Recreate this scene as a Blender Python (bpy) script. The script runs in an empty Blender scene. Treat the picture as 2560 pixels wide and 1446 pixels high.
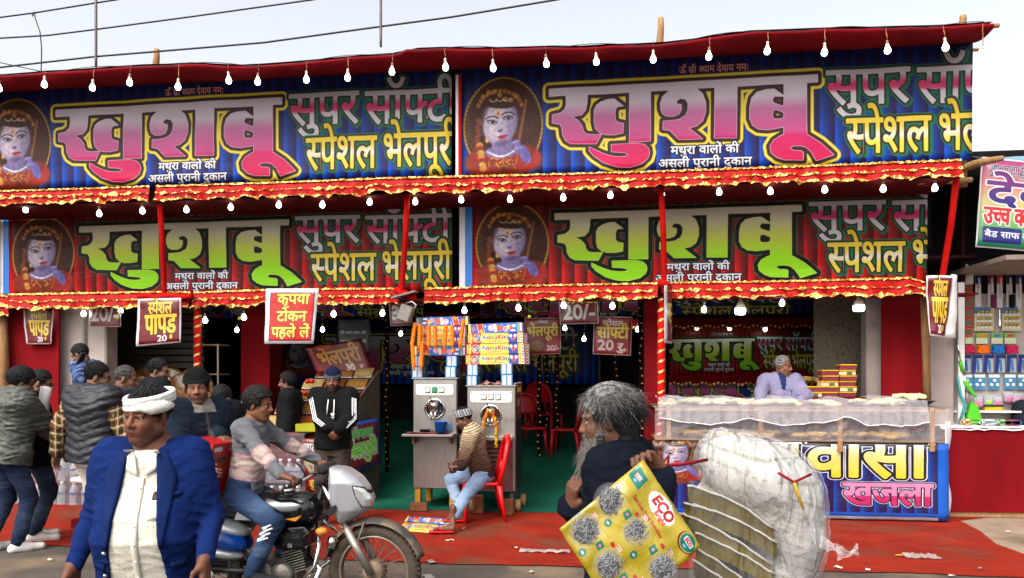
import bpy, math, random
import numpy as np
from mathutils import Vector, Matrix
R = math.radians
random.seed(7); NR = np.random.RandomState(11)
S = bpy.context.scene; COL = S.collection
# ---------------------------------------------------------------- camera, world, sun, exposure
F_PX, CAMH, HZN, YAW = 1880.0, 1.6, 940.0, R(7.0)      # focal length (px of 2560), eye height, horizon row, yaw to the left
cam = bpy.data.objects.new('camera', bpy.data.cameras.new('camera')); COL.objects.link(cam); S.camera = cam
cam.location = (0, 0, CAMH); cam.rotation_euler = (R(90), 0, YAW)
cam.data.sensor_width = 36; cam.data.lens = 36*F_PX/2560
cam.data.shift_y = (HZN-723)/2560; cam.data.clip_end = 2000; cam.data.clip_start = 0.05
W = bpy.data.worlds.new('World'); S.world = W; W.use_nodes = True
nt = W.node_tree; nt.nodes.clear()
SUN_EL, SUN_AZ = R(48), R(205)
sky = nt.nodes.new('ShaderNodeTexSky'); sky.sky_type = 'NISHITA'; sky.sun_disc = False
sky.sun_elevation = SUN_EL; sky.sun_rotation = SUN_AZ; sky.air_density = 1.0; sky.dust_density = 6.0; sky.ozone_density = 1.5
hs = nt.nodes.new('ShaderNodeHueSaturation'); hs.inputs['Saturation'].default_value = 0.28
bg = nt.nodes.new('ShaderNodeBackground'); bg.inputs['Strength'].default_value = 0.15
wo = nt.nodes.new('ShaderNodeOutputWorld')
nt.links.new(sky.outputs[0], hs.inputs['Color']); nt.links.new(hs.outputs[0], bg.inputs['Color']); nt.links.new(bg.outputs[0], wo.inputs[0])
sun = bpy.data.objects.new('sun', bpy.data.lights.new('sun', 'SUN')); COL.objects.link(sun)
sun.data.energy = 0.5; sun.data.angle = R(25); sun.data.color = (1, .96, .9)
sd = Vector((math.sin(SUN_AZ)*math.cos(SUN_EL), math.cos(SUN_AZ)*math.cos(SUN_EL), math.sin(SUN_EL)))
sun.rotation_euler = sd.to_track_quat('Z', 'Y').to_euler()
S.view_settings.view_transform = 'Standard'; S.view_settings.look = 'None'
S.view_settings.exposure = 1.3; S.view_settings.gamma = 1; S.view_settings.use_curve_mapping = False
S.render.engine = 'CYCLES'
S.cycles.use_denoising = True; S.cycles.max_bounces = 8; S.cycles.transparent_max_bounces = 24
S.cycles.sample_clamp_indirect = 6; S.cycles.caustics_reflective = False; S.cycles.caustics_refractive = False

# ---------------------------------------------------------------- where a sight line of the photograph meets the place
CA, SA = math.cos(YAW), math.sin(YAW)
def ray(u, v):
    x = (u-1280)/F_PX; z = (HZN-v)/F_PX
    return Vector((-SA+x*CA, CA+x*SA, z))
def P(u, v, Y):                 # on the upright plane y = Y
    r = ray(u, v); t = Y/r.y
    return Vector((r.x*t, Y, CAMH+r.z*t))
def G(u, v, z=0.0):             # on the level z
    r = ray(u, v); t = (z-CAMH)/r.z
    return Vector((r.x*t, r.y*t, z))
def T(u, v, t):                 # at depth t along the view axis
    r = ray(u, v); return Vector((r.x*t, r.y*t, CAMH+r.z*t))
def ppm(u, Y): return F_PX*ray(u, 900).y/Y      # pixels per metre (height) on the plane y = Y

# ---------------------------------------------------------------- materials
def lin(c):
    c = [x/255.0 if max(c) > 1.0 else x for x in c[:3]]
    return tuple((x/12.92 if x <= .04045 else ((x+.055)/1.055)**2.4) for x in c)
MATS = {}
def mat(name, rgb, rough=.6, metal=0, var=.12, vscale=6., bump=0., bscale=60., spec=.4, attr=False, emit=None, estr=0, alpha=1, trans=0, sheen=0, ior=1.45, dirt=None, stretch=None, bump2=None):
    """rgb: sRGB base colour; var: noise variation of it; bump: fine relief; attr: multiply with the 'Col' attribute"""
    if name in MATS: return MATS[name]
    m = bpy.data.materials.new(name); m.use_nodes = True; n = m.node_tree; N = n.nodes; Lk = n.links.new
    b = N['Principled BSDF']; MATS[name] = m
    c = lin(rgb); spec = min(spec, .12) if rough >= .75 else spec
    b.inputs['Roughness'].default_value = rough; b.inputs['Metallic'].default_value = metal
    b.inputs['Specular IOR Level'].default_value = spec; b.inputs['IOR'].default_value = ior
    b.inputs['Alpha'].default_value = alpha; b.inputs['Transmission Weight'].default_value = trans
    if sheen: b.inputs['Sheen Weight'].default_value = sheen*.15
    tc = N.new('ShaderNodeTexCoord'); vec = tc.outputs['Object']
    if stretch:
        mp = N.new('ShaderNodeMapping'); mp.inputs['Scale'].default_value = stretch; Lk(vec, mp.inputs[0]); vec = mp.outputs[0]
    nz = N.new('ShaderNodeTexNoise'); nz.inputs['Scale'].default_value = vscale; nz.inputs['Detail'].default_value = 5; nz.inputs['Roughness'].default_value = .62
    Lk(vec, nz.inputs['Vector'])
    rp = N.new('ShaderNodeMapRange'); rp.inputs[1].default_value = .3; rp.inputs[2].default_value = .7
    rp.inputs[3].default_value = 1-var; rp.inputs[4].default_value = 1+var*.6; Lk(nz.outputs[0], rp.inputs[0])
    mx = N.new('ShaderNodeMix'); mx.data_type = 'RGBA'; mx.blend_type = 'MULTIPLY'; mx.inputs[0].default_value = 1
    if attr:
        at = N.new('ShaderNodeAttribute'); at.attribute_name = 'Col'; Lk(at.outputs['Color'], mx.inputs[6])
    else: mx.inputs[6].default_value = (*c, 1)
    Lk(rp.outputs[0], mx.inputs[7]); out = mx.outputs[2]
    if dirt:
        n2 = N.new('ShaderNodeTexNoise'); n2.inputs['Scale'].default_value = dirt[1]; n2.inputs['Detail'].default_value = 6; Lk(tc.outputs['Object'], n2.inputs['Vector'])
        r2 = N.new('ShaderNodeMapRange'); r2.inputs[1].default_value = dirt[2]; r2.inputs[2].default_value = dirt[2]+.18; Lk(n2.outputs[0], r2.inputs[0])
        m2 = N.new('ShaderNodeMix'); m2.data_type = 'RGBA'; Lk(r2.outputs[0], m2.inputs[0]); Lk(out, m2.inputs[6]); m2.inputs[7].default_value = (*lin(dirt[0]), 1); out = m2.outputs[2]
    Lk(out, b.inputs['Base Color'])
    if bump:
        n3 = N.new('ShaderNodeTexNoise'); n3.inputs['Scale'].default_value = bscale; n3.inputs['Detail'].default_value = 3; Lk(vec, n3.inputs['Vector'])
        bp = N.new('ShaderNodeBump'); bp.inputs['Strength'].default_value = min(1, bump); bp.inputs['Distance'].default_value = .01; Lk(n3.outputs[0], bp.inputs['Height']); Lk(bp.outputs[0], b.inputs['Normal'])
    if bump2:
        n4 = N.new('ShaderNodeTexNoise'); n4.inputs['Scale'].default_value = bump2[0]; n4.inputs['Detail'].default_value = 2; n4.inputs['Distortion'].default_value = 1.2; Lk(tc.outputs['Object'], n4.inputs['Vector'])
        b4 = N.new('ShaderNodeBump'); b4.inputs['Strength'].default_value = 1; b4.inputs['Distance'].default_value = bump2[1]; Lk(n4.outputs[0], b4.inputs['Height'])
        if bump: Lk(bp.outputs[0], b4.inputs['Normal'])
        Lk(b4.outputs[0], b.inputs['Normal'])
    if emit:
        b.inputs['Emission Color'].default_value = (*lin(emit), 1); b.inputs['Emission Strength'].default_value = estr
    return m
def mat_film(name, rgb, alpha, rough=.16, sc=9.0, dist=.02, str_=(1, 1, .6), rot_=0.0):
    """crinkled plastic film: facetted creases, partly clear"""
    m = mat(name, rgb, rough, alpha=alpha, var=.18, vscale=7, spec=.7); n = m.node_tree; N = n.nodes; Lk = n.links.new; b = N['Principled BSDF']; tc = N.new('ShaderNodeTexCoord'); prev = None
    mp = N.new('ShaderNodeMapping'); mp.inputs['Scale'].default_value = str_; mp.inputs['Rotation'].default_value = (0, rot_, 0); Lk(tc.outputs['Object'], mp.inputs[0])
    nz = N.new('ShaderNodeTexNoise'); nz.inputs['Scale'].default_value = 5; Lk(mp.outputs[0], nz.inputs['Vector']); mv = N.new('ShaderNodeVectorMath'); mv.operation = 'MULTIPLY_ADD'; Lk(nz.outputs['Color'], mv.inputs[0]); mv.inputs[1].default_value = (.25, .25, .25); Lk(mp.outputs[0], mv.inputs[2])
    for k, f in ((1.0, sc), (.45, sc*2.7)):
        v = N.new('ShaderNodeTexVoronoi'); v.inputs['Scale'].default_value = f; Lk(mv.outputs[0], v.inputs['Vector']); bp = N.new('ShaderNodeBump'); bp.inputs['Strength'].default_value = .8; bp.inputs['Distance'].default_value = dist*k; Lk(v.outputs['Distance'], bp.inputs['Height'])
        if prev: Lk(prev.outputs[0], bp.inputs['Normal'])
        prev = bp
    Lk(prev.outputs[0], b.inputs['Normal']); return m
def mat_print(name, img, rough=.35, bump=.25, bscale=3.0, spec=.5, var=.06, stretch=(1, 1, 1), weave=0):
    """flat print on a sheet: the picture comes from the script's own painter"""
    m = bpy.data.materials.new(name); m.use_nodes = True; n = m.node_tree; N = n.nodes; Lk = n.links.new; b = N['Principled BSDF']
    b.inputs['Roughness'].default_value = rough; b.inputs['Specular IOR Level'].default_value = spec
    ti = N.new('ShaderNodeTexImage'); ti.image = img; ti.extension = 'EXTEND'
    uv = N.new('ShaderNodeUVMap'); Lk(uv.outputs[0], ti.inputs[0])
    tc = N.new('ShaderNodeTexCoord'); mp = N.new('ShaderNodeMapping'); mp.inputs['Scale'].default_value = stretch; Lk(tc.outputs['Object'], mp.inputs[0])
    nz = N.new('ShaderNodeTexNoise'); nz.inputs['Scale'].default_value = bscale; nz.inputs['Detail'].default_value = 4; nz.inputs['Distortion'].default_value = .6; Lk(mp.outputs[0], nz.inputs['Vector'])
    rp = N.new('ShaderNodeMapRange'); rp.inputs[3].default_value = 1-var*2; rp.inputs[4].default_value = 1+var; Lk(nz.outputs[0], rp.inputs[0])
    mx = N.new('ShaderNodeMix'); mx.data_type = 'RGBA'; mx.blend_type = 'MULTIPLY'; mx.inputs[0].default_value = 1
    Lk(ti.outputs[0], mx.inputs[6]); Lk(rp.outputs[0], mx.inputs[7]); Lk(mx.outputs[2], b.inputs['Base Color'])
    if bump:
        bp = N.new('ShaderNodeBump'); bp.inputs['Strength'].default_value = bump; bp.inputs['Distance'].default_value = .05; Lk(nz.outputs[0], bp.inputs['Height']); Lk(bp.outputs[0], b.inputs['Normal'])
    return m

# ---------------------------------------------------------------- mesh builder
class MB:
    def __init__(s): s.v = []; s.f = []; s.mi = []; s.uv = {}; s.cur = 0
    def m(s, i): s.cur = i; return s
    def add(s, vs, fs, uvs=None):
        k = len(s.v); s.v += [tuple(x) for x in vs]
        for j, f in enumerate(fs):
            if uvs: s.uv[len(s.f)] = uvs[j]
            s.f.append(tuple(i+k for i in f)); s.mi.append(s.cur)
        return s
    def quad(s, a, b, c, d, uv=True):      # a b c d = lower left, lower right, upper right, upper left
        return s.add([a, b, c, d], [(0, 1, 2, 3)], [[(0, 0), (1, 0), (1, 1), (0, 1)]] if uv else None)
    def box(s, c, d, rz=0, M=None, bev=0, uvf=False):
        x, y, z = d[0]/2, d[1]/2, d[2]/2
        if bev:
            e = min(bev, x*.6, y*.6, z*.6); pts = []
            for sz in (-1, 1):
                for sx in (-1, 1):
                    for sy in (-1, 1):
                        pts += [(sx*x, sy*(y-e), sz*(z-e)), (sx*(x-e), sy*y, sz*(z-e)), (sx*(x-e), sy*(y-e), sz*z)]
            I = lambda sx, sy, sz, k: ((0 if sz < 0 else 4)+(0 if sx < 0 else 2)+(0 if sy < 0 else 1))*3+k
            fs = []
            for sg in (-1, 1):
                q = [I(sg, a, b, 0) for a, b in ((-1, -1), (1, -1), (1, 1), (-1, 1))]; fs.append(q if sg > 0 else q[::-1])
                q = [I(a, sg, b, 1) for a, b in ((-1, -1), (1, -1), (1, 1), (-1, 1))]; fs.append(q[::-1] if sg > 0 else q)
                q = [I(a, b, sg, 2) for a, b in ((-1, -1), (1, -1), (1, 1), (-1, 1))]; fs.append(q if sg > 0 else q[::-1])
            for a in (-1, 1):
                for b in (-1, 1):
                    q = [I(a, b, -1, 0), I(a, b, 1, 0), I(a, b, 1, 1), I(a, b, -1, 1)]; fs.append(q if a*b > 0 else q[::-1])
                    q = [I(a, -1, b, 0), I(a, 1, b, 0), I(a, 1, b, 2), I(a, -1, b, 2)]; fs.append(q[::-1] if a*b > 0 else q)
                    q = [I(-1, a, b, 1), I(1, a, b, 1), I(1, a, b, 2), I(-1, a, b, 2)]; fs.append(q if a*b > 0 else q[::-1])
                    for c3 in (-1, 1):
                        q = [I(a, b, c3, 0), I(a, b, c3, 1), I(a, b, c3, 2)]; fs.append(q if a*b*c3 > 0 else q[::-1])
        else:
            pts = [(-x, -y, -z), (x, -y, -z), (x, y, -z), (-x, y, -z), (-x, -y, z), (x, -y, z), (x, y, z), (-x, y, z)]
            fs = [(0, 1, 5, 4), (1, 2, 6, 5), (2, 3, 7, 6), (3, 0, 4, 7), (4, 5, 6, 7), (3, 2, 1, 0)]
        Mx = Matrix.Translation(Vector(c)) @ (M if M else Matrix.Rotation(rz, 4, 'Z'))
        u4 = [(0, 0), (1, 0), (1, 1), (0, 1)]
        return s.add([Mx @ Vector(p) for p in pts], fs, [u4]*6 if (uvf and not bev) else None)
    def tube(s, path, r, n=8, cap=True):
        path = [Vector(p) for p in path]; k = len(path)
        rr = r if isinstance(r, (list, tuple)) else [r]*k
        vs = []; up = None
        for i, p in enumerate(path):
            t = (path[min(i+1, k-1)]-path[max(i-1, 0)]).normalized()
            if up is None: up = Vector((0, 0, 1)) if abs(t.z) < .9 else Vector((0, 1, 0))
            a = (up - t*up.dot(t)); a = a.normalized() if a.length > 1e-6 else t.orthogonal().normalized()
            up = a; b = t.cross(a)
            for j in range(n):
                th = 2*math.pi*j/n; vs.append(p+(a*math.cos(th)+b*math.sin(th))*rr[i])
        fs = [(i*n+j, i*n+(j+1) % n, (i+1)*n+(j+1) % n, (i+1)*n+j) for i in range(k-1) for j in range(n)]
        if cap: fs += [tuple(range(n))[::-1], tuple((k-1)*n+j for j in range(n))]
        return s.add(vs, fs)
    def lathe(s, prof, n=16, o=(0, 0, 0), ax='Z', M=None, cap=True):     # prof: (r, h)
        vs = []
        for r, h in prof:
            for j in range(n):
                a = 2*math.pi*j/n; c, d = r*math.cos(a), r*math.sin(a)
                vs.append({'Z': (c, d, h), 'Y': (c, h, -d), 'X': (h, c, d)}[ax])
        k = len(prof); fs = [(i*n+j, i*n+(j+1) % n, (i+1)*n+(j+1) % n, (i+1)*n+j) for i in range(k-1) for j in range(n)]
        if cap:
            if prof[0][0] > 1e-5: fs.append(tuple(range(n))[::-1])
            if prof[-1][0] > 1e-5: fs.append(tuple((k-1)*n+j for j in range(n)))
        Mx = Matrix.Translation(Vector(o)) @ (M or Matrix())
        return s.add([Mx @ Vector(p) for p in vs], fs)
    def ball(s, c, r, n=12, m=8, sc=(1, 1, 1)):
        pr = [(math.sin(math.pi*i/m), -math.cos(math.pi*i/m)) for i in range(m+1)]
        vs = [(c[0]+p*math.cos(2*math.pi*j/n)*r*sc[0], c[1]+p*math.sin(2*math.pi*j/n)*r*sc[1], c[2]+h*r*sc[2]) for p, h in pr for j in range(n)]
        return s.add(vs, [(i*n+j, i*n+(j+1) % n, (i+1)*n+(j+1) % n, (i+1)*n+j) for i in range(m) for j in range(n)])
    def grid(s, fn, nu, nv, flip=False):    # fn(u,v) -> point; uv kept
        vs = [fn(i/nu, j/nv) for j in range(nv+1) for i in range(nu+1)]
        fs = []; uvs = []
        for j in range(nv):
            for i in range(nu):
                q = [(i, j), (i+1, j), (i+1, j+1), (i, j+1)]
                if flip: q = q[::-1]
                fs.append(tuple(b*(nu+1)+a for a, b in q)); uvs.append([(a/nu, b/nv) for a, b in q])
        return s.add(vs, fs, uvs)
    def sheet(s, fn, nu, nv, th):           # a sheet with thickness th towards +y
        s.grid(fn, nu, nv); c = s.cur
        s.grid(lambda u, v: Vector(fn(u, v))+Vector((0, th, 0)), nu, nv, True)
        for a, b in (((0, 0), (1, 0)), ((1, 0), (1, 1)), ((1, 1), (0, 1)), ((0, 1), (0, 0))):
            nn = nu if a[1] == b[1] else nv
            L = [Vector(fn(a[0]+(b[0]-a[0])*i/nn, a[1]+(b[1]-a[1])*i/nn)) for i in range(nn+1)]
            vs = L+[p+Vector((0, th, 0)) for p in L]; k = nn+1
            s.add(vs, [(i, i+k, i+1+k, i+1) for i in range(nn)], [[(a[0], a[1])]*4]*nn)
        return s
    def prism(s, poly, z0, z1, fr=None):    # poly in the frame's xy, extruded along its z
        fr = fr or Matrix(); n = len(poly)
        vs = [fr @ Vector((x, y, z0)) for x, y in poly]+[fr @ Vector((x, y, z1)) for x, y in poly]
        return s.add(vs, [tuple(range(n))[::-1], tuple(range(n, 2*n))]+[(i, (i+1) % n, n+(i+1) % n, n+i) for i in range(n)])
    def build(s, name, mats, parent=None, smooth=False, off=None, props=None):
        me = bpy.data.meshes.new(name); o3 = Vector(off) if off is not None else Vector()
        me.from_pydata([tuple(Vector(v)-o3) for v in s.v], [], s.f)
        for m_ in (mats if isinstance(mats, (list, tuple)) else [mats]): me.materials.append(m_)
        me.polygons.foreach_set('material_index', s.mi)
        if s.uv:
            L = me.uv_layers.new(name='UVMap'); d = np.zeros((len(me.loops), 2), 'f')
            for p in me.polygons:
                q = s.uv.get(p.index)
                if q: d[p.loop_start:p.loop_start+p.loop_total] = q
            L.data.foreach_set('uv', d.ravel())
        if smooth: me.polygons.foreach_set('use_smooth', [True]*len(me.polygons))
        me.update()
        o = bpy.data.objects.new(name, me); COL.objects.link(o)
        if parent: o.parent = parent
        elif off is not None: o.location = o3
        for k, v in (props or {}).items(): o[k] = v
        return o
def tag(o, label, cat, group=None, kind=None):
    o['label'] = label
    if cat: o['category'] = cat
    if group: o['group'] = group
    if kind: o['kind'] = kind
    return o
def thing(name, label, cat, loc, rz=0, group=None):
    o = bpy.data.objects.new(name, None); COL.objects.link(o); o.empty_display_size = .1
    o.location = loc; o.rotation_euler = (0, 0, rz); return tag(o, label, cat, group)
def structure(o): o['kind'] = 'structure'; return o
def copy_thing(src, loc, label, rz=None):
    r = src.copy(); COL.objects.link(r); r.location = loc; r['label'] = label
    if rz is not None: r.rotation_euler = (0, 0, rz)
    for ch in src.children:
        c = ch.copy(); COL.objects.link(c); c.parent = r
        for g in ch.children:
            d = g.copy(); COL.objects.link(d); d.parent = c
    return r
def ordinal(k): return ['first', 'second', 'third', 'fourth', 'fifth', 'sixth', 'seventh', 'eighth', 'ninth', 'tenth', 'eleventh', 'twelfth', 'thirteenth', 'fourteenth', 'fifteenth', 'sixteenth', 'seventeenth', 'eighteenth', 'nineteenth', 'twentieth'][k]
def fbm(x, y, z=0, o=3):
    from mathutils import noise
    return noise.fractal(Vector((x, y, z)), 1.0, 2.0, o)
# ---------------------------------------------------------------- lettering and print painter
GL = {}
def read_glyphs(chars):
    """outlines of Blender's own built-in text font, read from text curves"""
    cu = bpy.data.curves.new('glyph_reader', 'FONT'); cu.resolution_u = 3
    ob = bpy.data.objects.new('glyph_reader', cu); COL.objects.link(ob)
    def outline(txt):
        cu.body = txt; dg = bpy.context.evaluated_depsgraph_get(); dg.update(); ev = ob.evaluated_get(dg); cc = ev.to_curve(dg); out = []
        for sp in cc.splines:
            bp = sp.bezier_points; n = len(bp); pts = []
            for i in range(n):
                a, b = bp[i], bp[(i+1) % n]; p0, p1, p2, p3 = a.co, a.handle_right, b.handle_left, b.co
                flat = abs((p3-p0).cross(p1-p0).z) < 1e-4 and abs((p3-p0).cross(p2-p0).z) < 1e-4
                for j in range(1 if flat else 3):
                    t = j/3; q = p0*(1-t)**3+p1*3*(1-t)**2*t+p2*3*(1-t)*t*t+p3*t**3; pts.append((q.x*1000, q.y*1000))
            out.append(np.array(pts))
        ev.to_curve_clear(); return out
    for mate, cs, tall in chars:
        edge = max(p[:, 0].max() for p in outline(mate))
        kk = tall/max(p[:, 1].max() for p in outline(mate))
        for ch in cs:
            g = outline(ch); adv = max(p[:, 0].max() for p in outline(ch+mate))-edge; GL[ch] = (adv*kk, [p*kk for p in g])
    bpy.data.objects.remove(ob); bpy.data.curves.remove(cu)
read_glyphs([('क', 'कखगचजटडतथदनपफबभमयरलवशसहषअउऊॐँंःािीुूृेैोौॉ़', 357), ('I', 'ABCDEGHIKLNORSTabcdefghiklmnoprstuwxyz0123456789/-.!', 509)])
HALF = {'स': .70, 'श': .58, 'ष': .6, 'प': .68, 'य': .68, 'च': .7, 'क': .6, 'फ': .76, 'व': .66, 'त': .64, 'ल': .72, 'न': .62, 'म': .7}
def layout(s):
    out = []; x = 0; i = 0
    while i < len(s):
        c = s[i]
        if c == ' ': x += 170; i += 1; continue
        if c not in GL: i += 1; continue
        adv, cs = GL[c]
        if i+1 < len(s) and s[i+1] == '्' and i+2 < len(s):
            if s[i+2] == 'र':       # rakar: the letter with a slash at its stem
                out.append((cs, x, None)); q = np.array([(adv-40, 150), (adv-40, 105), (adv-200, -25), (adv-235, 5)], float)
                out.append(([q], x, None)); x += adv; i += 3; continue
            f = HALF.get(c, .68); out.append((cs, x, x+adv*f)); x += adv*f-4; i += 2; continue
        out.append((cs, x, None)); x += adv; i += 1
    return out, x
def poly_sdf(X, Y, polys):
    d2 = np.full(X.shape, 1e12); wn = np.zeros(X.shape, int)
    for p in polys:
        q = np.roll(p, -1, 0)
        for (x0, y0), (x1, y1) in zip(p, q):
            ex, ey = x1-x0, y1-y0; L = ex*ex+ey*ey
            if L < 1e-9: continue
            px, py = X-x0, Y-y0; t = np.clip((px*ex+py*ey)/L, 0, 1)
            d2 = np.minimum(d2, (px-ex*t)**2+(py-ey*t)**2)
            cr = ex*py-ey*px
            wn += ((y0 <= Y) & (y1 > Y) & (cr > 0)).astype(int) - ((y0 > Y) & (y1 <= Y) & (cr < 0)).astype(int)
    d = np.sqrt(d2); return np.where(wn != 0, -d, d)
class Canvas:
    def __init__(s, w, h, col=(255, 255, 255)):
        s.w, s.h = w, h; s.a = np.empty((h, w, 3), 'f'); s.a[:] = np.array(col, 'f')/255
        s.Y, s.X = np.mgrid[0:h, 0:w].astype('f'); s.X += .5; s.Y += .5
    def blend(s, al, col, win=None):
        y0, y1, x0, x1 = win or (0, s.h, 0, s.w)
        c = col(s.X[y0:y1, x0:x1], s.Y[y0:y1, x0:x1]) if callable(col) else np.array(col, 'f')/255
        al = np.clip(al, 0, 1)[..., None]; s.a[y0:y1, x0:x1] = s.a[y0:y1, x0:x1]*(1-al)+c*al
    def win(s, x0, y0, x1, y1):
        return max(0, int(y0)), min(s.h, max(1, int(y1)+1)), max(0, int(x0)), min(s.w, max(1, int(x1)+1))
    def rect(s, x0, y0, x1, y1, col, r=0):
        w = s.win(x0-2, y0-2, x1+2, y1+2)
        if w[1] <= w[0] or w[3] <= w[2]: return
        X, Y = s.X[w[0]:w[1], w[2]:w[3]], s.Y[w[0]:w[1], w[2]:w[3]]
        dx = np.abs(X-(x0+x1)/2)-(x1-x0)/2+r; dy = np.abs(Y-(y0+y1)/2)-(y1-y0)/2+r
        d = np.hypot(np.maximum(dx, 0), np.maximum(dy, 0))+np.minimum(np.maximum(dx, dy), 0)-r
        s.blend(.5-d, col, w)
    def ell(s, cx, cy, rx, ry, col, soft=1., rot=0, op=1.):
        m = max(rx, ry)+soft+2; w = s.win(cx-m, cy-m, cx+m, cy+m)
        if w[1] <= w[0] or w[3] <= w[2]: return
        X, Y = s.X[w[0]:w[1], w[2]:w[3]]-cx, s.Y[w[0]:w[1], w[2]:w[3]]-cy
        c, q = math.cos(rot), math.sin(rot); X, Y = X*c+Y*q, -X*q+Y*c
        d = (np.hypot(X/rx, Y/ry)-1)*min(rx, ry); s.blend((.5-d/soft)*op if soft <= 1 else np.clip(.5-d/soft, 0, 1)*op, col, w)
    def poly(s, pts, layers):
        p = np.array(pts, float); mo = max([l[0] for l in layers])+3
        w = s.win(p[:, 0].min()-mo, p[:, 1].min()-mo, p[:, 0].max()+mo, p[:, 1].max()+mo)
        if w[1] <= w[0] or w[3] <= w[2]: return
        d = poly_sdf(s.X[w[0]:w[1], w[2]:w[3]], s.Y[w[0]:w[1], w[2]:w[3]], [p])
        for off, col in layers: s.blend(.5-(d-off), col, w)
    def line(s, pts, r, col):
        p = np.array(pts, float); w = s.win(p[:, 0].min()-r-2, p[:, 1].min()-r-2, p[:, 0].max()+r+2, p[:, 1].max()+r+2)
        if w[1] <= w[0] or w[3] <= w[2]: return
        X, Y = s.X[w[0]:w[1], w[2]:w[3]], s.Y[w[0]:w[1], w[2]:w[3]]; d = np.full(X.shape, 1e9)
        for (x0, y0), (x1, y1) in zip(p[:-1], p[1:]):
            ex, ey = x1-x0, y1-y0; t = np.clip(((X-x0)*ex+(Y-y0)*ey)/max(ex*ex+ey*ey, 1e-9), 0, 1)
            d = np.minimum(d, np.hypot(X-x0-ex*t, Y-y0-ey*t))
        s.blend(.5-(d-r), col, w)
    def multi(s, polys, layers, mp=None):
        """union of polygons with outlines"""
        sd = np.full((s.h, s.w), 1e6, 'f'); mo = max([l[0] for l in layers])+3
        for pl in polys:
            p = [np.array(q, float) for q in pl]; a = np.concatenate(p)
            w = s.win(a[:, 0].min()-mo, a[:, 1].min()-mo, a[:, 0].max()+mo, a[:, 1].max()+mo)
            if w[1] <= w[0] or w[3] <= w[2]: continue
            d = poly_sdf(s.X[w[0]:w[1], w[2]:w[3]], s.Y[w[0]:w[1], w[2]:w[3]], p)
            sd[w[0]:w[1], w[2]:w[3]] = np.minimum(sd[w[0]:w[1], w[2]:w[3]], d)
        for off, col in layers: s.blend(.5-(sd-off), col)
    def text(s, st, x, y, size, layers, sx=1., anchor='l', wt=0, rot=0, width=None, skew=0):
        """y: baseline; size: px per em (1000 units); layers: (outline offset px, colour), widest first; width: fit to this many px"""
        lay, wd = layout(st)
        if width: sx = width/(wd*size/1000)
        k = size/1000; kx = k*sx; x0 = x-(wd*kx/2 if anchor == 'c' else wd*kx if anchor == 'r' else 0)
        sd = np.full((s.h, s.w), 1e6, 'f'); mo = max([l[0] for l in layers])+wt+3; cr, sr = math.cos(rot), math.sin(rot)
        for cs, ox, clip in lay:
            ps = []
            for c in cs:
                lx = (c[:, 0]+ox)*kx+c[:, 1]*k*skew; ly = -c[:, 1]*k
                ps.append(np.stack([x0+lx*cr-ly*sr, y+lx*sr+ly*cr], 1))
            if not ps: continue
            a = np.concatenate(ps); w = s.win(a[:, 0].min()-mo, a[:, 1].min()-mo, a[:, 0].max()+mo, a[:, 1].max()+mo)
            if w[1] <= w[0] or w[3] <= w[2]: continue
            X, Y = s.X[w[0]:w[1], w[2]:w[3]], s.Y[w[0]:w[1], w[2]:w[3]]
            d = poly_sdf(X, Y, ps)
            if clip is not None: d = np.maximum(d, (X-x0)*cr+(Y-y)*sr-clip*kx)
            sd[w[0]:w[1], w[2]:w[3]] = np.minimum(sd[w[0]:w[1], w[2]:w[3]], d)
        for off, col in layers: s.blend(.5-(sd-off-wt), col)
    def grain(s, k=.02): s.a += (NR.rand(s.h, s.w, 1).astype('f')-.5)*k; return s
    def image(s, name):
        im = bpy.data.images.new(name, s.w, s.h); px = np.ones((s.h, s.w, 4), 'f'); px[..., :3] = np.clip(s.a[::-1], 0, 1)
        im.pixels.foreach_set(px.ravel()); im.pack(); return im
def vgrad(stops):     # colour by y
    ys = [a for a, _ in stops]; cs = np.array([b for _, b in stops], 'f')/255
    return lambda X, Y: np.stack([np.interp(Y, ys, cs[:, i]) for i in range(3)], -1).astype('f')
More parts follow.
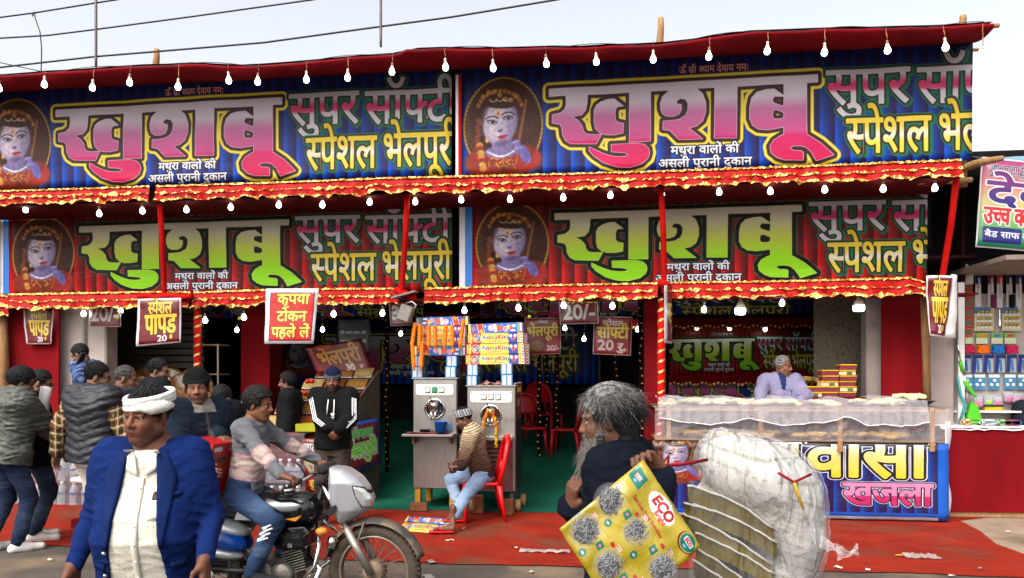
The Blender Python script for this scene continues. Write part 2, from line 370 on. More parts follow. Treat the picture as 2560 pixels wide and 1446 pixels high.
def portrait(c, cx, cy, rx, ry):
    """a painted child in a golden oval"""
    E = lambda x, y, a, b, col, soft=2., rot=0, op=1.: c.ell(cx+x*rx, cy+y*ry, a*rx, b*ry, col, soft, rot, op)
    E(0, 0, 1, 1, (150, 110, 40), 2); E(0, 0, .955, .965, (74, 44, 22), 3); E(0, .75, .8, .22, (168, 110, 36), ry*.2, 0, .8)
    for k in range(70):
        a = 2*math.pi*k/70; E(.965*math.cos(a), .97*math.sin(a), .018, .013, (196, 160, 80), 1)
    E(-.08, -.15, .72, .70, (52, 28, 22), ry*.12); E(.3, -.1, .6, .62, (70, 34, 24), ry*.15)
    for k in range(9): E(-.62+.03*math.sin(k*2), -.15+k*.07, .07, .05, (112, 56, 34), 2)
    E(-.1, .75, .75, .3, (120, 40, 22), ry*.1); E(.55, .66, .4, .26, (150, 36, 26), ry*.06); E(-.6, .72, .33, .25, (130, 40, 26), ry*.06)
    E(-.02, .36, .26, .24, (124, 112, 170), 3); E(-.06, .52, .4, .13, (118, 106, 166), 4)
    E(-.06, -.07, .42, .45, (132, 122, 170), 3, .25); E(-.1, -.12, .36, .36, (180, 172, 204), ry*.2, .25); E(-.17, .06, .2, .18, (198, 190, 216), ry*.22); E(-.12, -.3, .2, .1, (196, 188, 214), ry*.2); E(.17, .08, .14, .26, (124, 112, 168), ry*.2, .2, .6); E(-.02, .33, .2, .06, (74, 60, 112), ry*.06, 0, .6)
    E(-.1, -.5, .46, .13, (60, 30, 22), 4, .12)                                    # fringe
    for k in range(26):
        a = math.pi*(1.08+.84*k/25); E(-.08+.56*math.cos(a), -.32+.4*math.sin(a), .05, .042, (168, 112, 44) if k % 2 else (120, 66, 28), 2)
    for k in range(7): E(-.5+k*.14, -.62-.1*math.sin(k), .06, .05, (176, 120, 52), 3)
    for k in range(3): c.line([(cx+(-.33+.17*k+.085*(1-math.cos(t)))*rx, cy+(-.56+.05*math.sin(t))*ry) for t in np.linspace(0, math.pi, 9)], rx*.012, (205, 190, 165))
    for sx, ex, ey, ro in ((-1, -.27, -.1, .18), (1, .13, -.17, -.05)):
        E(ex, ey, .125, .046, (58, 44, 84), 2, ro); E(ex, ey+.01, .10, .027, (176, 168, 192), 1.5, ro); E(ex+.012, ey+.003, .042, .031, (50, 34, 34), 1.2); E(ex, ey-.015, .01, .008, (200, 200, 214), 1)
        c.line([(cx+(ex+.155*t)*rx, cy+(ey-.115+.05*t*t+(-.012 if sx > 0 else -.03)*t*(-1 if sx < 0 else 1)*.0+.0)*ry) for t in np.linspace(-1, 1, 9)], rx*.013, (44, 28, 40))
    E(-.07, .07, .07, .035, (120, 100, 165), 4); E(-.11, .0, .03, .09, (186, 180, 216), 6); E(-.08, .085, .05, .014, (84, 60, 110), 2)
    E(-.01, .2, .115, .03, (150, 26, 44), 1.6, -.14); E(-.01, .225, .085, .032, (196, 54, 70), 2, -.14); c.line([(cx-.13*rx, cy+.205*ry), (cx-.01*rx, cy+.208*ry), (cx+.11*rx, cy+.185*ry)], rx*.008, (90, 14, 30))
    c.line([(cx-.16*rx, cy-.36*ry), (cx-.14*rx, cy-.22*ry), (cx-.08*rx, cy-.22*ry), (cx-.09*rx, cy-.37*ry)], rx*.012, (214, 170, 70)); E(-.115, -.27, .022, .026, (190, 26, 30), 1.2)
    for k in range(26):
        t = k/25; E(-.38+.66*t, .50+.1*math.sin(math.pi*t), .02, .017, (226, 220, 232), 1)
    for k in range(60):
        a, b = NR.rand(2); E(-.36+.62*a, .62+.2*b, .022, .016, (190, 128, 40) if NR.rand() > .4 else (110, 50, 20), 1.5)
    for k in range(7): E(-.58+.05*k*.3, .36+.08*k, .09, .055, [(190, 120, 50), (130, 40, 30), (170, 150, 70)][k % 3], 3)
    c.line([(cx+.58*rx, cy-.5*ry), (cx+.42*rx, cy+.25*ry)], rx*.035, (142, 92, 44)); c.line([(cx+.4*rx, cy+.45*ry), (cx+.3*rx, cy+.85*ry)], rx*.02, (150, 90, 40))
    E(.55, .58, .13, .2, (104, 98, 178), 3, -.4)
    for k in range(4): E(.33+.02*k, .32+.065*k, .11, .036, (134, 130, 200) if k % 2 == 0 else (112, 106, 186), 2, -.2)
    E(-.4, .27, .045, .05, (196, 150, 70), 2)
    c.text('ॐ', cx+.02*rx, cy+.93*ry, ry*.27, [(0, (90, 30, 16))], anchor='c', wt=.6)
    y0, y1, x0, x1 = c.win(cx-rx*.97, cy-ry*.97, cx+rx*.97, cy+ry*.97); a = c.a[y0:y1, x0:x1].copy(); X, Y = c.X[y0:y1, x0:x1], c.Y[y0:y1, x0:x1]
    b = a.copy(); b[1:-1, 1:-1] = (a[1:-1, 1:-1]*2+a[:-2, 1:-1]+a[2:, 1:-1]+a[1:-1, :-2]+a[1:-1, 2:])/6
    m = .93+.09*np.sin(X*.21+2*np.sin(Y*.13))*np.sin(Y*.17+1.5*np.sin(X*.11))-.16*np.clip((X-cx)/rx, -.3, 1); ins = (np.hypot((X-cx)/rx, (Y-cy)/ry) < .955)[..., None]
    c.a[y0:y1, x0:x1] = np.where(ins, b*m[..., None]*np.array((1.04, 1.0, .93), 'f'), a)
# ---------------------------------------------------------------- the shop banners (flat print)
Y_UP, Y_LO = 8.35, 9.05
def nX(u): r = ray(u, 900); return r.x/r.y
def nD(u, v): r = ray(u, v); return r.z/r.y
BK = 2150; BW, BH = 1640, 385; BX0 = nX(1150); BTOP = nD(1257, 148)
def cvp(u, v, left=False):
    x = nX(u)-BX0+((nX(1257)-nX(42)) if left else 0)
    return x*BK, (BTOP-nD(u, v))*BK
def z3(pts, dx=0): return [cvp(1300+(x+dx)/3.363, 20+y/3.363) for x, y in pts]
KH = [[(245,685),(2497,560),(2497,622),(245,747)],
 [(385,735),(566,725),(562,800),(550,860),(515,900),(430,915),(485,945),(518,985),(530,1035),(555,1060),(600,1066),(682,1062),(640,1142),(425,1140),(382,1115),(358,1070),(352,1010),(335,978),(270,968),(272,900),(340,885),(378,850),(388,810)],
 [(790,762),(865,820),(830,824),(806,835),(796,870),(798,935),(815,956),(868,968),(862,1048),(790,1063),(720,1063),(672,1050),(635,1015),(622,960),(622,860),(640,818),(680,788),(735,768)],
 [(918,700),(1095,695),(1093,1118),(918,1125)],
 [(765,1146),(985,1135),(1045,1148),(1078,1180),(1085,1218),(1072,1262),(1020,1308),(920,1338),(810,1335),(700,1300),(620,1245),(580,1200),(580,1168),(640,1198),(700,1224),(760,1243),(830,1250),(890,1245),(910,1228),(880,1215),(820,1210),(768,1208)],
 [(1290,680),(1240,705),(1195,745),(1178,800),(1180,850),(1195,890),(1230,910),(1290,910),(1335,890),(1354,850),(1352,812),(1308,803),(1318,775),(1345,760),(1388,768),(1410,802),(1408,860),(1388,905),(1335,938),(1270,948),(1200,953),(1198,1022),(1255,1030),(1330,1105),(1530,1100),(1415,1010),(1480,993),(1530,953),(1555,880),(1555,795),(1528,720),(1470,675)],
 [(1633,665),(1820,655),(1815,1090),(1630,1093)],
 [(2130,684),(2215,742),(2205,745),(2130,745),(2113,775),(2125,800),(2190,822),(2215,826),(2215,880),(2150,855),(2120,862),(2115,915),(2130,935),(2190,935),(2215,918),(2215,1000),(2085,1022),(2000,1015),(1952,985),(1928,930),(1928,830),(1942,760),(1985,712),(2060,690)],
 [(2213,635),(2405,622),(2405,1066),(2213,1066)],
 [(2213,1062),(2405,1062),(2440,1082),(2520,1130),(2590,1190),(2632,1232),(2486,1282),(2466,1245),(2440,1205),(2398,1168),(2348,1158),(2288,1160),(2262,1180),(2298,1200),(2358,1201),(2374,1212),(2374,1277),(2218,1275),(2158,1255),(2108,1215),(2098,1160),(2128,1110),(2178,1078)]]
def banner_print(name, blue):
    c = Canvas(BW, BH)
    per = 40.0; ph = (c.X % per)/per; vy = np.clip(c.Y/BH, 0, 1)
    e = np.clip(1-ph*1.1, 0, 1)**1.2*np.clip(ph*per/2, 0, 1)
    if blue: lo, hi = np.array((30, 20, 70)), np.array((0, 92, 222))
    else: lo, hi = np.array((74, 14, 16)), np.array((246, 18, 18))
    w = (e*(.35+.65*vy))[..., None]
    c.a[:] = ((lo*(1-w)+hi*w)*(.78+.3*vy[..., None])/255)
    portrait(c, *cvp(1257, 316), (nX(1357)-nX(1157))*BK/2, (nD(1257, 192)-nD(1257, 440))*BK/2)
    kp = [[z3(p)] for p in KH]; y0 = cvp(1600, 190)[1]; y1 = cvp(1600, 345)[1]; y2 = cvp(1600, 420)[1]
    if blue:
        fill = vgrad([(y0, (204, 196, 202)), (y0+(y1-y0)*.42, (196, 180, 192)), (y0+(y1-y0)*.62, (176, 100, 142)), (y1, (180, 66, 118)), (y1+4, (184, 34, 94)), (y2, (192, 14, 68))])
        ly = [(19, (206, 180, 48)), (16.5, (222, 200, 62)), (13, (206, 180, 48)), (10.5, (52, 34, 32)), (1.2, (226, 190, 206)), (0, fill)]
    else:
        fill = vgrad([(y0, (196, 188, 184)), (y0+(y1-y0)*.35, (204, 198, 166)), (y0+(y1-y0)*.7, (186, 198, 70)), (y1, (146, 204, 30)), (y2, (132, 204, 20))])
        ly = [(15, (40, 120, 74)), (13.4, (22, 16, 14)), (1.2, (190, 206, 110)), (0, fill)]
    c.multi(kp, ly)
    def big(s, l, r, vt, vb, fillc, bold=1.5):
        x0, yt = cvp(l, vt, True); x1, yb = cvp(r, vb, True); sz = (yb-yt)/.357*.98
        g = vgrad([(yt+(yb-yt)*a, q) for a, q in fillc])
        c.text(s, x0+5, yb+4, sz, [(7, (18, 104, 66)), (3.5, (58, 44, 34))], width=(x1-x0)*.99, wt=bold)
        c.text(s, x0, yb, sz, [(8, (18, 104, 66)), (5, (46, 32, 30)), (0, g)], width=(x1-x0)*.99, wt=bold)
    wp = [(-.4, (188, 182, 188)), (.2, (190, 182, 188)), (.42, (186, 50, 92)), (.56, (196, 60, 100)), (.66, (196, 188, 192)), (1.4, (192, 188, 194))]
    wy = [(-.4, (214, 182, 44)), (.25, (216, 190, 60)), (.5, (220, 212, 200)), (.7, (218, 196, 70)), (1.4, (210, 176, 30))]
    big('सुपर', 723, 897, 240, 312, wp, 2.0); big('सॉफ्टी', 913, 1146, 234, 306, wp, 2.0)
    big('स्पेशल', 765, 942, 350, 424, wy, 1.8); big('भेलपूरी', 957, 1148, 340, 416, wy, 1.8)
    def small(s, l, r, vb, hpx, lay, wt):
        x0, yb = cvp(l, vb); x1, _ = cvp(r, vb); c.text(s, x0, yb, hpx, lay, width=x1-x0, wt=wt)
    small('ऊँ श्री श्याम देवाय नमः', 1697, 1870, 184, 50, [(2.5, (90, 24, 40) if blue else (30, 14, 14)), (0, (232, 180, 180) if blue else (150, 140, 140))], .2)
    small('मथुरा वालों की', 1676, 1846, 386, 60, [(3, (24, 14, 40)), (0, (218, 218, 222))], .9)
    small('असली पुरानी दुकान', 1645, 1878, 419, 60, [(3, (24, 14, 40)), (0, (218, 218, 222))], .9)
    c.a *= .96
    return c.grain().image(name)
IMG_BLUE, IMG_RED = banner_print('banner_print_blue', True), banner_print('banner_print_red', False)
PRINT_BLUE = mat_print('banner vinyl blue', IMG_BLUE, .5, .3, 1.3, spec=.2, stretch=(1.4, 1, 2.2), var=.1); PRINT_RED = mat_print('banner vinyl red', IMG_RED, .45, .5, 1.6, spec=.12, stretch=(1, 1, 2.2))
MPP = Y_UP/BK; PCX, PCY = cvp(1257, 316); YH = cvp(1400, 195)[1]
def banner(name, label, Yp, uC, uH, vH, px0, px1, py0, py1, pm, nu=64, edge=None, ky=1.0):
    """a vinyl sheet hung at y = Yp: portrait centre in column uC, top of the lettering at (uH, vH); px/py: extent in print pixels"""
    Xc = nX(uC)*Yp; Zh = CAMH+nD(uH, vH)*Yp
    def fn(u, v):
        px = px0+(px1-px0)*u; py = py1+(py0-py1)*v
        X = Xc+(px-PCX)*MPP; Z = Zh-(py-YH)*MPP*ky
        return (X, Yp+.016*fbm(X*1.3, Z*2.2, Yp)+.005*math.sin(X*9+Z*3), Z)
    mb = MB().grid(fn, nu, 14)
    for i in list(mb.uv): mb.uv[i] = [((px0+(px1-px0)*a)/BW, 1-(py1+(py0-py1)*b)/BH) for a, b in mb.uv[i]]
    o = mb.build(name, pm, smooth=True, off=fn(.5, .5)); tag(o, label, 'banner')
    sm = o.modifiers.new('thickness', 'SOLIDIFY'); sm.thickness = .003; sm.offset = -1
    if edge:
        e = MB(); e.box(((Vector(fn(0, 0))+Vector(fn(0, 1)))/2)-Vector((.045, -.004, 0)), (.09, .004, fn(0, 1)[2]-fn(0, 0)[2])); e.m(1); e.box(((Vector(fn(0, 0))+Vector(fn(0, 1)))/2)-Vector((.125, -.003, 0)), (.07, .004, fn(0, 1)[2]-fn(0, 0)[2]))
        e.build('edge_strip', [mat('print blue border', (30, 110, 190), .35), mat('print white border', (214, 210, 214), .4)], o, off=fn(.5, .5))
    return o, fn
# ---------------------------------------------------------------- materials shared by the setting
M = dict(
 asphalt=mat('asphalt', (80, 73, 67), .9, var=.3, vscale=1.2, bump=.8, bscale=90, dirt=((118, 100, 82), 1.1, .52)),
 concrete=mat('pavement', (140, 122, 104), .9, var=.25, vscale=1.5, bump=.5, bscale=40, dirt=((104, 88, 72), 1.6, .5)),
 carpet=mat('red carpet', (134, 36, 20), .95, var=.3, vscale=1.6, bump=.9, bscale=160, bump2=(1.7, .05), dirt=((104, 58, 42), 1.3, .50)),
 green=mat('green floor mat', (22, 84, 66), .8, var=.35, vscale=1.4, bump=.6, bscale=22, dirt=((38, 74, 62), 1.2, .55)),
 maroon=mat('maroon cloth', (112, 8, 16), .85, var=.25, vscale=2.5, bump=.35, bscale=9, stretch=(1, 1, .35)),
 maroon_dk=mat('dark maroon cloth', (84, 8, 15), .85, var=.25, vscale=2.5, bump=.4, bscale=9, stretch=(1, 1, .35)),
 red=mat('red cloth', (170, 14, 10), .8, var=.2, vscale=4, bump=.4, bscale=30),
 redfrill=mat('red satin frill', (164, 10, 8), .6, var=.25, vscale=9, bump=.4, bscale=40, spec=.2),
 gold=mat('gold foil trim', (244, 200, 118), .28, 1, var=.25, vscale=40, bump=1, bscale=70),
 black=mat('black shade cloth', (24, 22, 22), .9, var=.2),
 wood=mat('raw wood', (150, 114, 78), .85, var=.35, vscale=8, bump=.6, bscale=25, stretch=(6, 6, .6)),
 woodx=mat('raw batten', (168, 130, 88), .8, var=.3, vscale=8, bump=.5, bscale=25, stretch=(.6, 6, 6)),
 plaster=mat('grey plaster', (150, 136, 130), .9, var=.2, vscale=3, bump=.6, bscale=16, dirt=((96, 84, 76), 2.2, .58)),
 plaster_lt=mat('limewashed plaster', (178, 166, 158), .9, var=.18, vscale=2.5, bump=.6, bscale=14, dirt=((120, 104, 94), 2.0, .6)),
 white=mat('white sheet', (222, 218, 216), .6, var=.08, vscale=5, bump=.2, bscale=8),
 steel=mat('brushed steel', (172, 166, 160), .34, .9, var=.18, vscale=5, bump=.12, bscale=60, stretch=(8, 8, .7), dirt=((112, 98, 90), 2.4, .62)),
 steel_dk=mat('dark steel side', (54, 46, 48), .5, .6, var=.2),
 chrome=mat('chrome', (205, 203, 200), .12, 1, var=.05),
 blackp=mat('black plastic', (26, 25, 26), .45, var=.1), wire=mat('black wire', (34, 32, 36), .6), cord=mat('pale bulb cord', (170, 120, 84), .6),
 whitep=mat('white plastic', (222, 218, 210), .4, var=.06, vscale=8),
 bulb=mat('lit bulb glass', (250, 250, 245), .3, emit=(238, 250, 246), estr=6), bulb_in=mat('lit bulb glass inside', (250, 250, 245), .3, emit=(232, 255, 244), estr=11),
 socket=mat('bulb collar', (216, 206, 188), .45, var=.06), socket_dk=mat('bulb holder', (150, 110, 96), .5), iron=mat('rusty iron', (104, 92, 88), .6, .5, var=.3, vscale=30),
)
def plane_poly(name, pts, z, m, lab=None):
    mb = MB(); mb.add([(p[0], p[1], z) for p in pts], [tuple(range(len(pts)))]); return structure(mb.build(name, m))
plane_poly('road', [(-220, -120), (220, -120), (220, 320), (-220, 320)], 0, M['asphalt'])
# front edge of the red carpet, its ragged right end, the green mat behind
def rag(a, b, n, amp):
    return [(a[0]+(b[0]-a[0])*i/n+(NR.rand()-.5)*amp*(0 < i < n), a[1]+(b[1]-a[1])*i/n+(NR.rand()-.5)*amp*(0 < i < n)) for i in range(n+1)]
cf = [G(-60, 1362), G(300, 1372), G(700, 1395), G(1100, 1412), G(1500, 1420), G(2000, 1430), G(2300, 1436), G(2620, 1450)]
cfp = []
for a, b in zip(cf[:-1], cf[1:]): cfp += rag((a.x, a.y), (b.x, b.y), 8, .03)[:-1]
rr = [G(2620, 1450), G(2560, 1388), G(2490, 1362), G(2450, 1330), G(2400, 1304)]
plane_poly('pavement', [(-14, 8.6), (-14, 14), (20, 14), (20, 6.2), (cf[-1].x+.3, cf[-1].y-.1), (3.2, 6.5)], .004, M['concrete'])
plane_poly('red_carpet', [(-9, cfp[0][1])]+cfp+[(p.x, p.y) for p in rr]+[(4.7, 9.3), (-9, 9.3)], .010, M['carpet'])
gm = rag((-9, 8.72), (1.25, 8.72), 24, .05)
def floorz(y): return .014+max(0, y-9.6)*.2
mb = MB(); mb.add([(p[0], p[1], .014) for p in gm]+[(1.25, 9.6, .014), (-9, 9.6, .014)], [tuple(range(len(gm)+2))])
mb.grid(lambda s, t: (-9+10.25*s, 9.6+4*t, floorz(9.6+4*t)+.012*fbm(s*9, t*4, 2)*(0 < t)), 40, 16); structure(mb.build('green_floor_mat', M['green']))
# ---------------------------------------------------------------- the stall
stall = thing('food_stall', 'two-tier fair food stall draped in red cloth with open dark interior', 'stall', (0, 9, 0))
SO = Vector((0, 9, 0))
def part(mb, name, m, parent=stall, smooth=False): return mb.build(name, m, parent, smooth, off=SO)
XL, XR = P(-140, 200, Y_UP).x, P(2428, 200, Y_UP).x
# roof canopy: underside between the front lip and the banner, sagging a little, with a rolled lip
lipY = 7.75
vlip = lambda u: np.interp(u, [-200, 0, 350, 470, 620, 1000, 1010, 1300, 1650, 1900, 2200, 2480], [196, 190, 166, 160, 168, 134, 124, 122, 112, 78, 72, 60])
lipX0, lipX1 = P(-160, 180, lipY).x, P(2482, 60, lipY).x
def lipP(s, dz=0):
    X = lipX0+(lipX1-lipX0)*s; r = X/lipY; u = 1280+F_PX*(r*CA+SA)/(CA-r*SA)
    p = P(u, float(vlip(u)), lipY); return Vector((X, lipY, p.z+dz+.012*fbm(X*2, 1, 3)))
def under(s, t):
    a = lipP(s, -.055); X1 = XL+(XR-XL)*s
    b = Vector((X1, Y_UP-.03, P(1280, 176, Y_UP).z+.03)); p = a.lerp(b, t); p.z -= .05*math.sin(math.pi*t)*(.6+.8*fbm(s*14, 2, 0)); return p
roof = MB().grid(lambda s, t: under(s, t), 90, 6, True)
roof.grid(lambda s, t: Vector((lipP(s).x, lipY-.03*math.sin(math.pi*t)-.004, lipP(s).z-.06*(1-t)+.0)), 90, 4)
roof.grid(lambda s, t: Vector((lipP(s).x*(1-t)+(XL+(XR-XL)*s)*t, lipY+(13.6-lipY)*t, lipP(s).z+.02+.5*math.sin(math.pi*t*.5))), 40, 6)
part(roof, 'roof_canopy', M['maroon'], smooth=True)
# ledge between the tiers, ceiling of the ground floor, inner walls
zled = P(1280, 472, 8.3).z
led = MB(); led.box(((XL+P(2395,450,8.3).x)/2, 8.68, zled-.012), (P(2395,450,8.3).x-XL, .74, .02)); part(led, 'upper_ledge', M['maroon_dk'])
zl2 = P(1280, 745, 8.9).z
led = MB(); led.box(((XL+4.1)/2, 9.02, zl2-.02), (4.1-XL, .3, .02)); part(led, 'lower_ledge', M['maroon_dk'])
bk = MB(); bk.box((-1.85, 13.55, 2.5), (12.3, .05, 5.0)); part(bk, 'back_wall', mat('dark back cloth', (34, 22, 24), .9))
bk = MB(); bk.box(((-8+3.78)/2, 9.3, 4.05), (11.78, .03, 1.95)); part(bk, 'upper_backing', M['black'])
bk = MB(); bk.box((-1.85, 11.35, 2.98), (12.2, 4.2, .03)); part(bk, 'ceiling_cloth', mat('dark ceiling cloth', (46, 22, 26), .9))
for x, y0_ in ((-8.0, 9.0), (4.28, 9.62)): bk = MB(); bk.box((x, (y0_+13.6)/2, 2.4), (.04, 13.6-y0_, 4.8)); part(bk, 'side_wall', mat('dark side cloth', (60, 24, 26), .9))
def panel(name, u0, u1, v0, v1, Yp, m, th=.03, wav=.02, parent=stall, n=12, off=None):
    a, b = P(u0, v1, Yp), P(u1, v0, Yp)
    mb = MB().sheet(lambda s, t: (a.x+(b.x-a.x)*s, Yp+wav*fbm(s*3*abs(b.x-a.x)+5, t*.7, Yp)+wav*.4*math.sin(s*40*abs(b.x-a.x)*.5), a.z+(b.z-a.z)*t), n, 6, th)
    return mb.build(name, m, parent, True, off=SO if parent is stall else (a+b)/2)
panel('cloth_wall', -60, 148, 735, 1300, 9.05, M['maroon'])
panel('cloth_wall', 2205, 2312, 690, 1080, 9.35, M['maroon'])
panel('cloth_column', 603, 672, 745, 1130, 9.6, M['maroon'], .4, .03)
panel('cloth_column', 1612, 1664, 735, 1100, 9.35, M['maroon'], .3, .02)
c = MB(); a = P(143, 1150, 9.15); c.box((a.x+.15, 9.35, 1.35), (.36, .3, 2.7), bev=.02); c.box((a.x+.47, 9.40, 1.35), (.28, .26, 2.7), bev=.02); part(c, 'plaster_pillar', M['plaster_lt'])
c = MB(); a = P(2166, 1000, 9.55); c.box((a.x+.13, 9.65, 1.35), (.26, .22, 2.7), bev=.015); part(c, 'plaster_pillar', M['plaster'])
c = MB(); a = P(2320, 1000, 9.3); c.box((a.x+.16, 9.5, 1.35), (.3, .3, 2.7), bev=.015); part(c, 'plaster_pillar', M['plaster'])
# wallpaper panel with twigs
wc = Canvas(300, 440, (104, 94, 80))
for k in range(150):
    x, y, q = NR.rand()*300, NR.rand()*440, NR.rand()*6.28
    wc.line([(x, y), (x+14*math.cos(q), y+14*math.sin(q))], .7, (58, 48, 40)); wc.ell(x+14*math.cos(q), y+14*math.sin(q), 6, 2.2, (54, 42, 36), 1.5, q+.5)
a, b = P(2034, 1020, 10.2), P(2170, 735, 10.2)
part(MB().quad((a.x, 10.2, a.z), (b.x, 10.2, a.z), (b.x, 10.2, b.z), (a.x, 10.2, b.z)), 'wallpaper_panel', mat_print('twig wallpaper', wc.grain(.05).image('twig_print'), .8, .1))
zled0 = P(1280, 472, 8.3).z
# battens and poles
def beam(name, pts, r, m, lab, cat, n=9):
    mb = MB().tube(pts, r, n); o = mb.build(name, m, None, True, off=pts[0]); return tag(o, lab, cat)
for u, v, h, lab in ((390, 160, 36, 'wooden pole end standing above the left part of the red roof'), (1650, 98, 52, 'tall wooden pole end standing above the roof behind the right banner'), (2405, 62, 22, 'short wooden pole end at the far right roof corner')):
    p = P(u, v, 8.85); k = ppm(u, 8.85); q = p+Vector((.01, 0, h/k)); b = Vector((p.x, 8.85, zled0))
    beam('wooden_pole', [b, p, p.lerp(q, .5)+Vector((.006, 0, 0)), q], [.055, .042, .037, .034], M['wood'], lab, 'pole')
p = P(2470, 66, 7.8); beam('roof_batten', [p+Vector((-.5, .02, -.01)), p, p+Vector((.1, 0, 0))], .022, M['woodx'], 'pale batten end sticking out of the top right roof corner', 'batten', 4)
p = P(2428, 125, 8.38); beam('roof_batten', [p+Vector((-.5, .03, 0)), p+Vector((.07, 0, 0))], .02, M['woodx'], 'small batten end behind the upper right banner corner', 'batten', 4)
# the beams at the right end
a, b = P(2398, 424, 8.5), P(2505, 396, 7.9); beam('bamboo_pole', [a+Vector((-.4, .05, -.1)), a, a.lerp(b, .5)+Vector((0, 0, .015)), b], [.05, .045, .04, .026], M['wood'], 'thick rough wooden pole jutting out right of the gold frill end', 'pole')
a, b = P(2310, 458, 8.62), P(2430, 450, 8.62); beam('roof_batten', [a, b], .03, M['woodx'], 'squared batten under the right end of the upper frill', 'batten', 4)
# ---------------------------------------------------------------- banners
banner('shop_banner', 'blue upper left banner with pink and yellow lettering in Hindi', Y_UP, 42, 160, 250, -25, 1512, 0, 335, PRINT_BLUE)
banner('shop_banner', 'blue upper right banner whose second line is cut at its right end', Y_UP-.02, 1257, 1400, 195, 4, cvp(2428, 300)[0], 0, 335, PRINT_BLUE)
banner('shop_banner', 'red lower left banner with green lettering behind two slanting red poles', Y_LO+.02, 108, 230, 545, -2, 1535, -14, 352, PRINT_RED, edge=1, ky=.92)
o, f_ = banner('shop_banner', 'red lower right banner with green lettering and glossy wrinkles', Y_LO, 1280, 1430, 510, 0, PCX+(nX(2318)-nX(1280))*Y_LO/MPP, -14, 352, PRINT_RED, edge=1, ky=.92)
s = MB(); a, b = P(1141, 445, Y_UP-.012), P(1152, 190, Y_UP-.012); s.box(((a.x+b.x)/2-.012, Y_UP-.045, (a.z+b.z)/2), (.03, .006, b.z-a.z)); s.m(1); s.box(((a.x+b.x)/2+.022, Y_UP-.046, (a.z+b.z)/2), (.036, .006, b.z-a.z))
tag(s.build('seam_strip', [M['white'], M['red']], off=a), 'narrow white and red strip covering the joint of the two blue banners', 'strip')
# ---------------------------------------------------------------- frills with gold trim
def frill(name, label, Yp, pts, hpx, seed):
    """pts: (u, v) of the top edge in the photograph"""
    us, vs = [p[0] for p in pts], [p[1] for p in pts]
    a, b = P(us[0], vs[0], Yp), P(us[-1], vs[-1], Yp)
    nX_ = int((b.x-a.x)/.022); o_ = Vector(a)
    k = ppm((us[0]+us[-1])/2, Yp); H = hpx/k
    def at(s): u = us[0]+(us[-1]-us[0])*s; return P(u, float(np.interp(u, us, vs)), Yp)
    def wob(x, t): return .040*t*math.sin(x*24+6*fbm(x*1.7, seed, 0))*(.6+.8*abs(fbm(x*.9, seed+4, 0)))+.03*t*fbm(x*7, seed+3, t)
    def pt(s, t):
        p = at(s); x = p.x
        scal = .024*fbm(x*4.2, seed+9, 0)+.022*abs(math.sin(x*4.6+2*fbm(x*1.3, seed, 5)))
        return Vector((x+.018*t*fbm(x*9, seed, 2), Yp-.05*t-wob(x, t), p.z-(H+scal)*t))
    th = thing(name, label, 'frill', o_)
    MB().grid(pt, nX_, 8, True).build('frill_cloth', M['redfrill'], th, True, off=o_)
    for nm, t0, t1 in (('gold_trim', -.02, .07), ('gold_trim', .47, .57), ('gold_trim', .92, 1.04)):
        def gp(s, t):
            x = at(s).x; wd = 1 if t0 < .2 else max(.15, .75+1.5*fbm(x*7, seed+t0*3, 8)+.5*math.sin(x*38)); tt = (t0+t1)/2+(t1-t0)*(t-.5)*wd*1.35+.06*fbm(x*16, seed+t0*7, 1)*(t0 > .2)+.05*math.sin(x*60+3*fbm(x*5, seed, t0))*(t-.5)*(t0 > .2)
            p = pt(s, tt); return p+Vector((0, -.012-.018*(fbm(x*34, t*2+t0*5, seed)+.3), .012*fbm(x*26, seed, t+t0)))
        MB().grid(gp, int(nX_*1.6), 3, True).build(nm, M['gold'], th, False, off=o_)
    return th
frill('frill_valance', 'gold trimmed red frill under the blue upper left banner, ending at a wood stub', 8.28, [(-120, 484), (0, 478), (200, 472), (375, 466)], 33, 1)
frill('frill_valance', 'long gold trimmed red frill along the upper ledge above the red banners', 8.28, [(392, 466), (700, 456), (985, 445), (1300, 438), (1660, 428), (2000, 416), (2402, 400)], 37, 2)
frill('frill_valance', 'short gold trimmed red frill at the lower left stall corner', 8.86, [(-90, 744), (8, 738), (24, 742)], 44, 3)
frill('frill_valance', 'gold trimmed red frill over the plaster pillar left of the papad sign', 8.84, [(24, 736), (180, 733), (345, 730), (478, 730)], 35, 4)
frill('frill_valance', 'gold trimmed red frill behind the white edged token sign', 8.84, [(486, 731), (620, 726), (800, 722), (1000, 721)], 35, 5)
frill('frill_valance', 'gold trimmed red frill over the ice cream machines', 8.84, [(1062, 722), (1300, 714), (1645, 708)], 35, 6)
frill('frill_valance', 'gold trimmed red frill above the big bulbs and the seller', 8.84, [(1672, 706), (1900, 704), (2230, 696), (2272, 694), (2330, 712)], 37, 7)
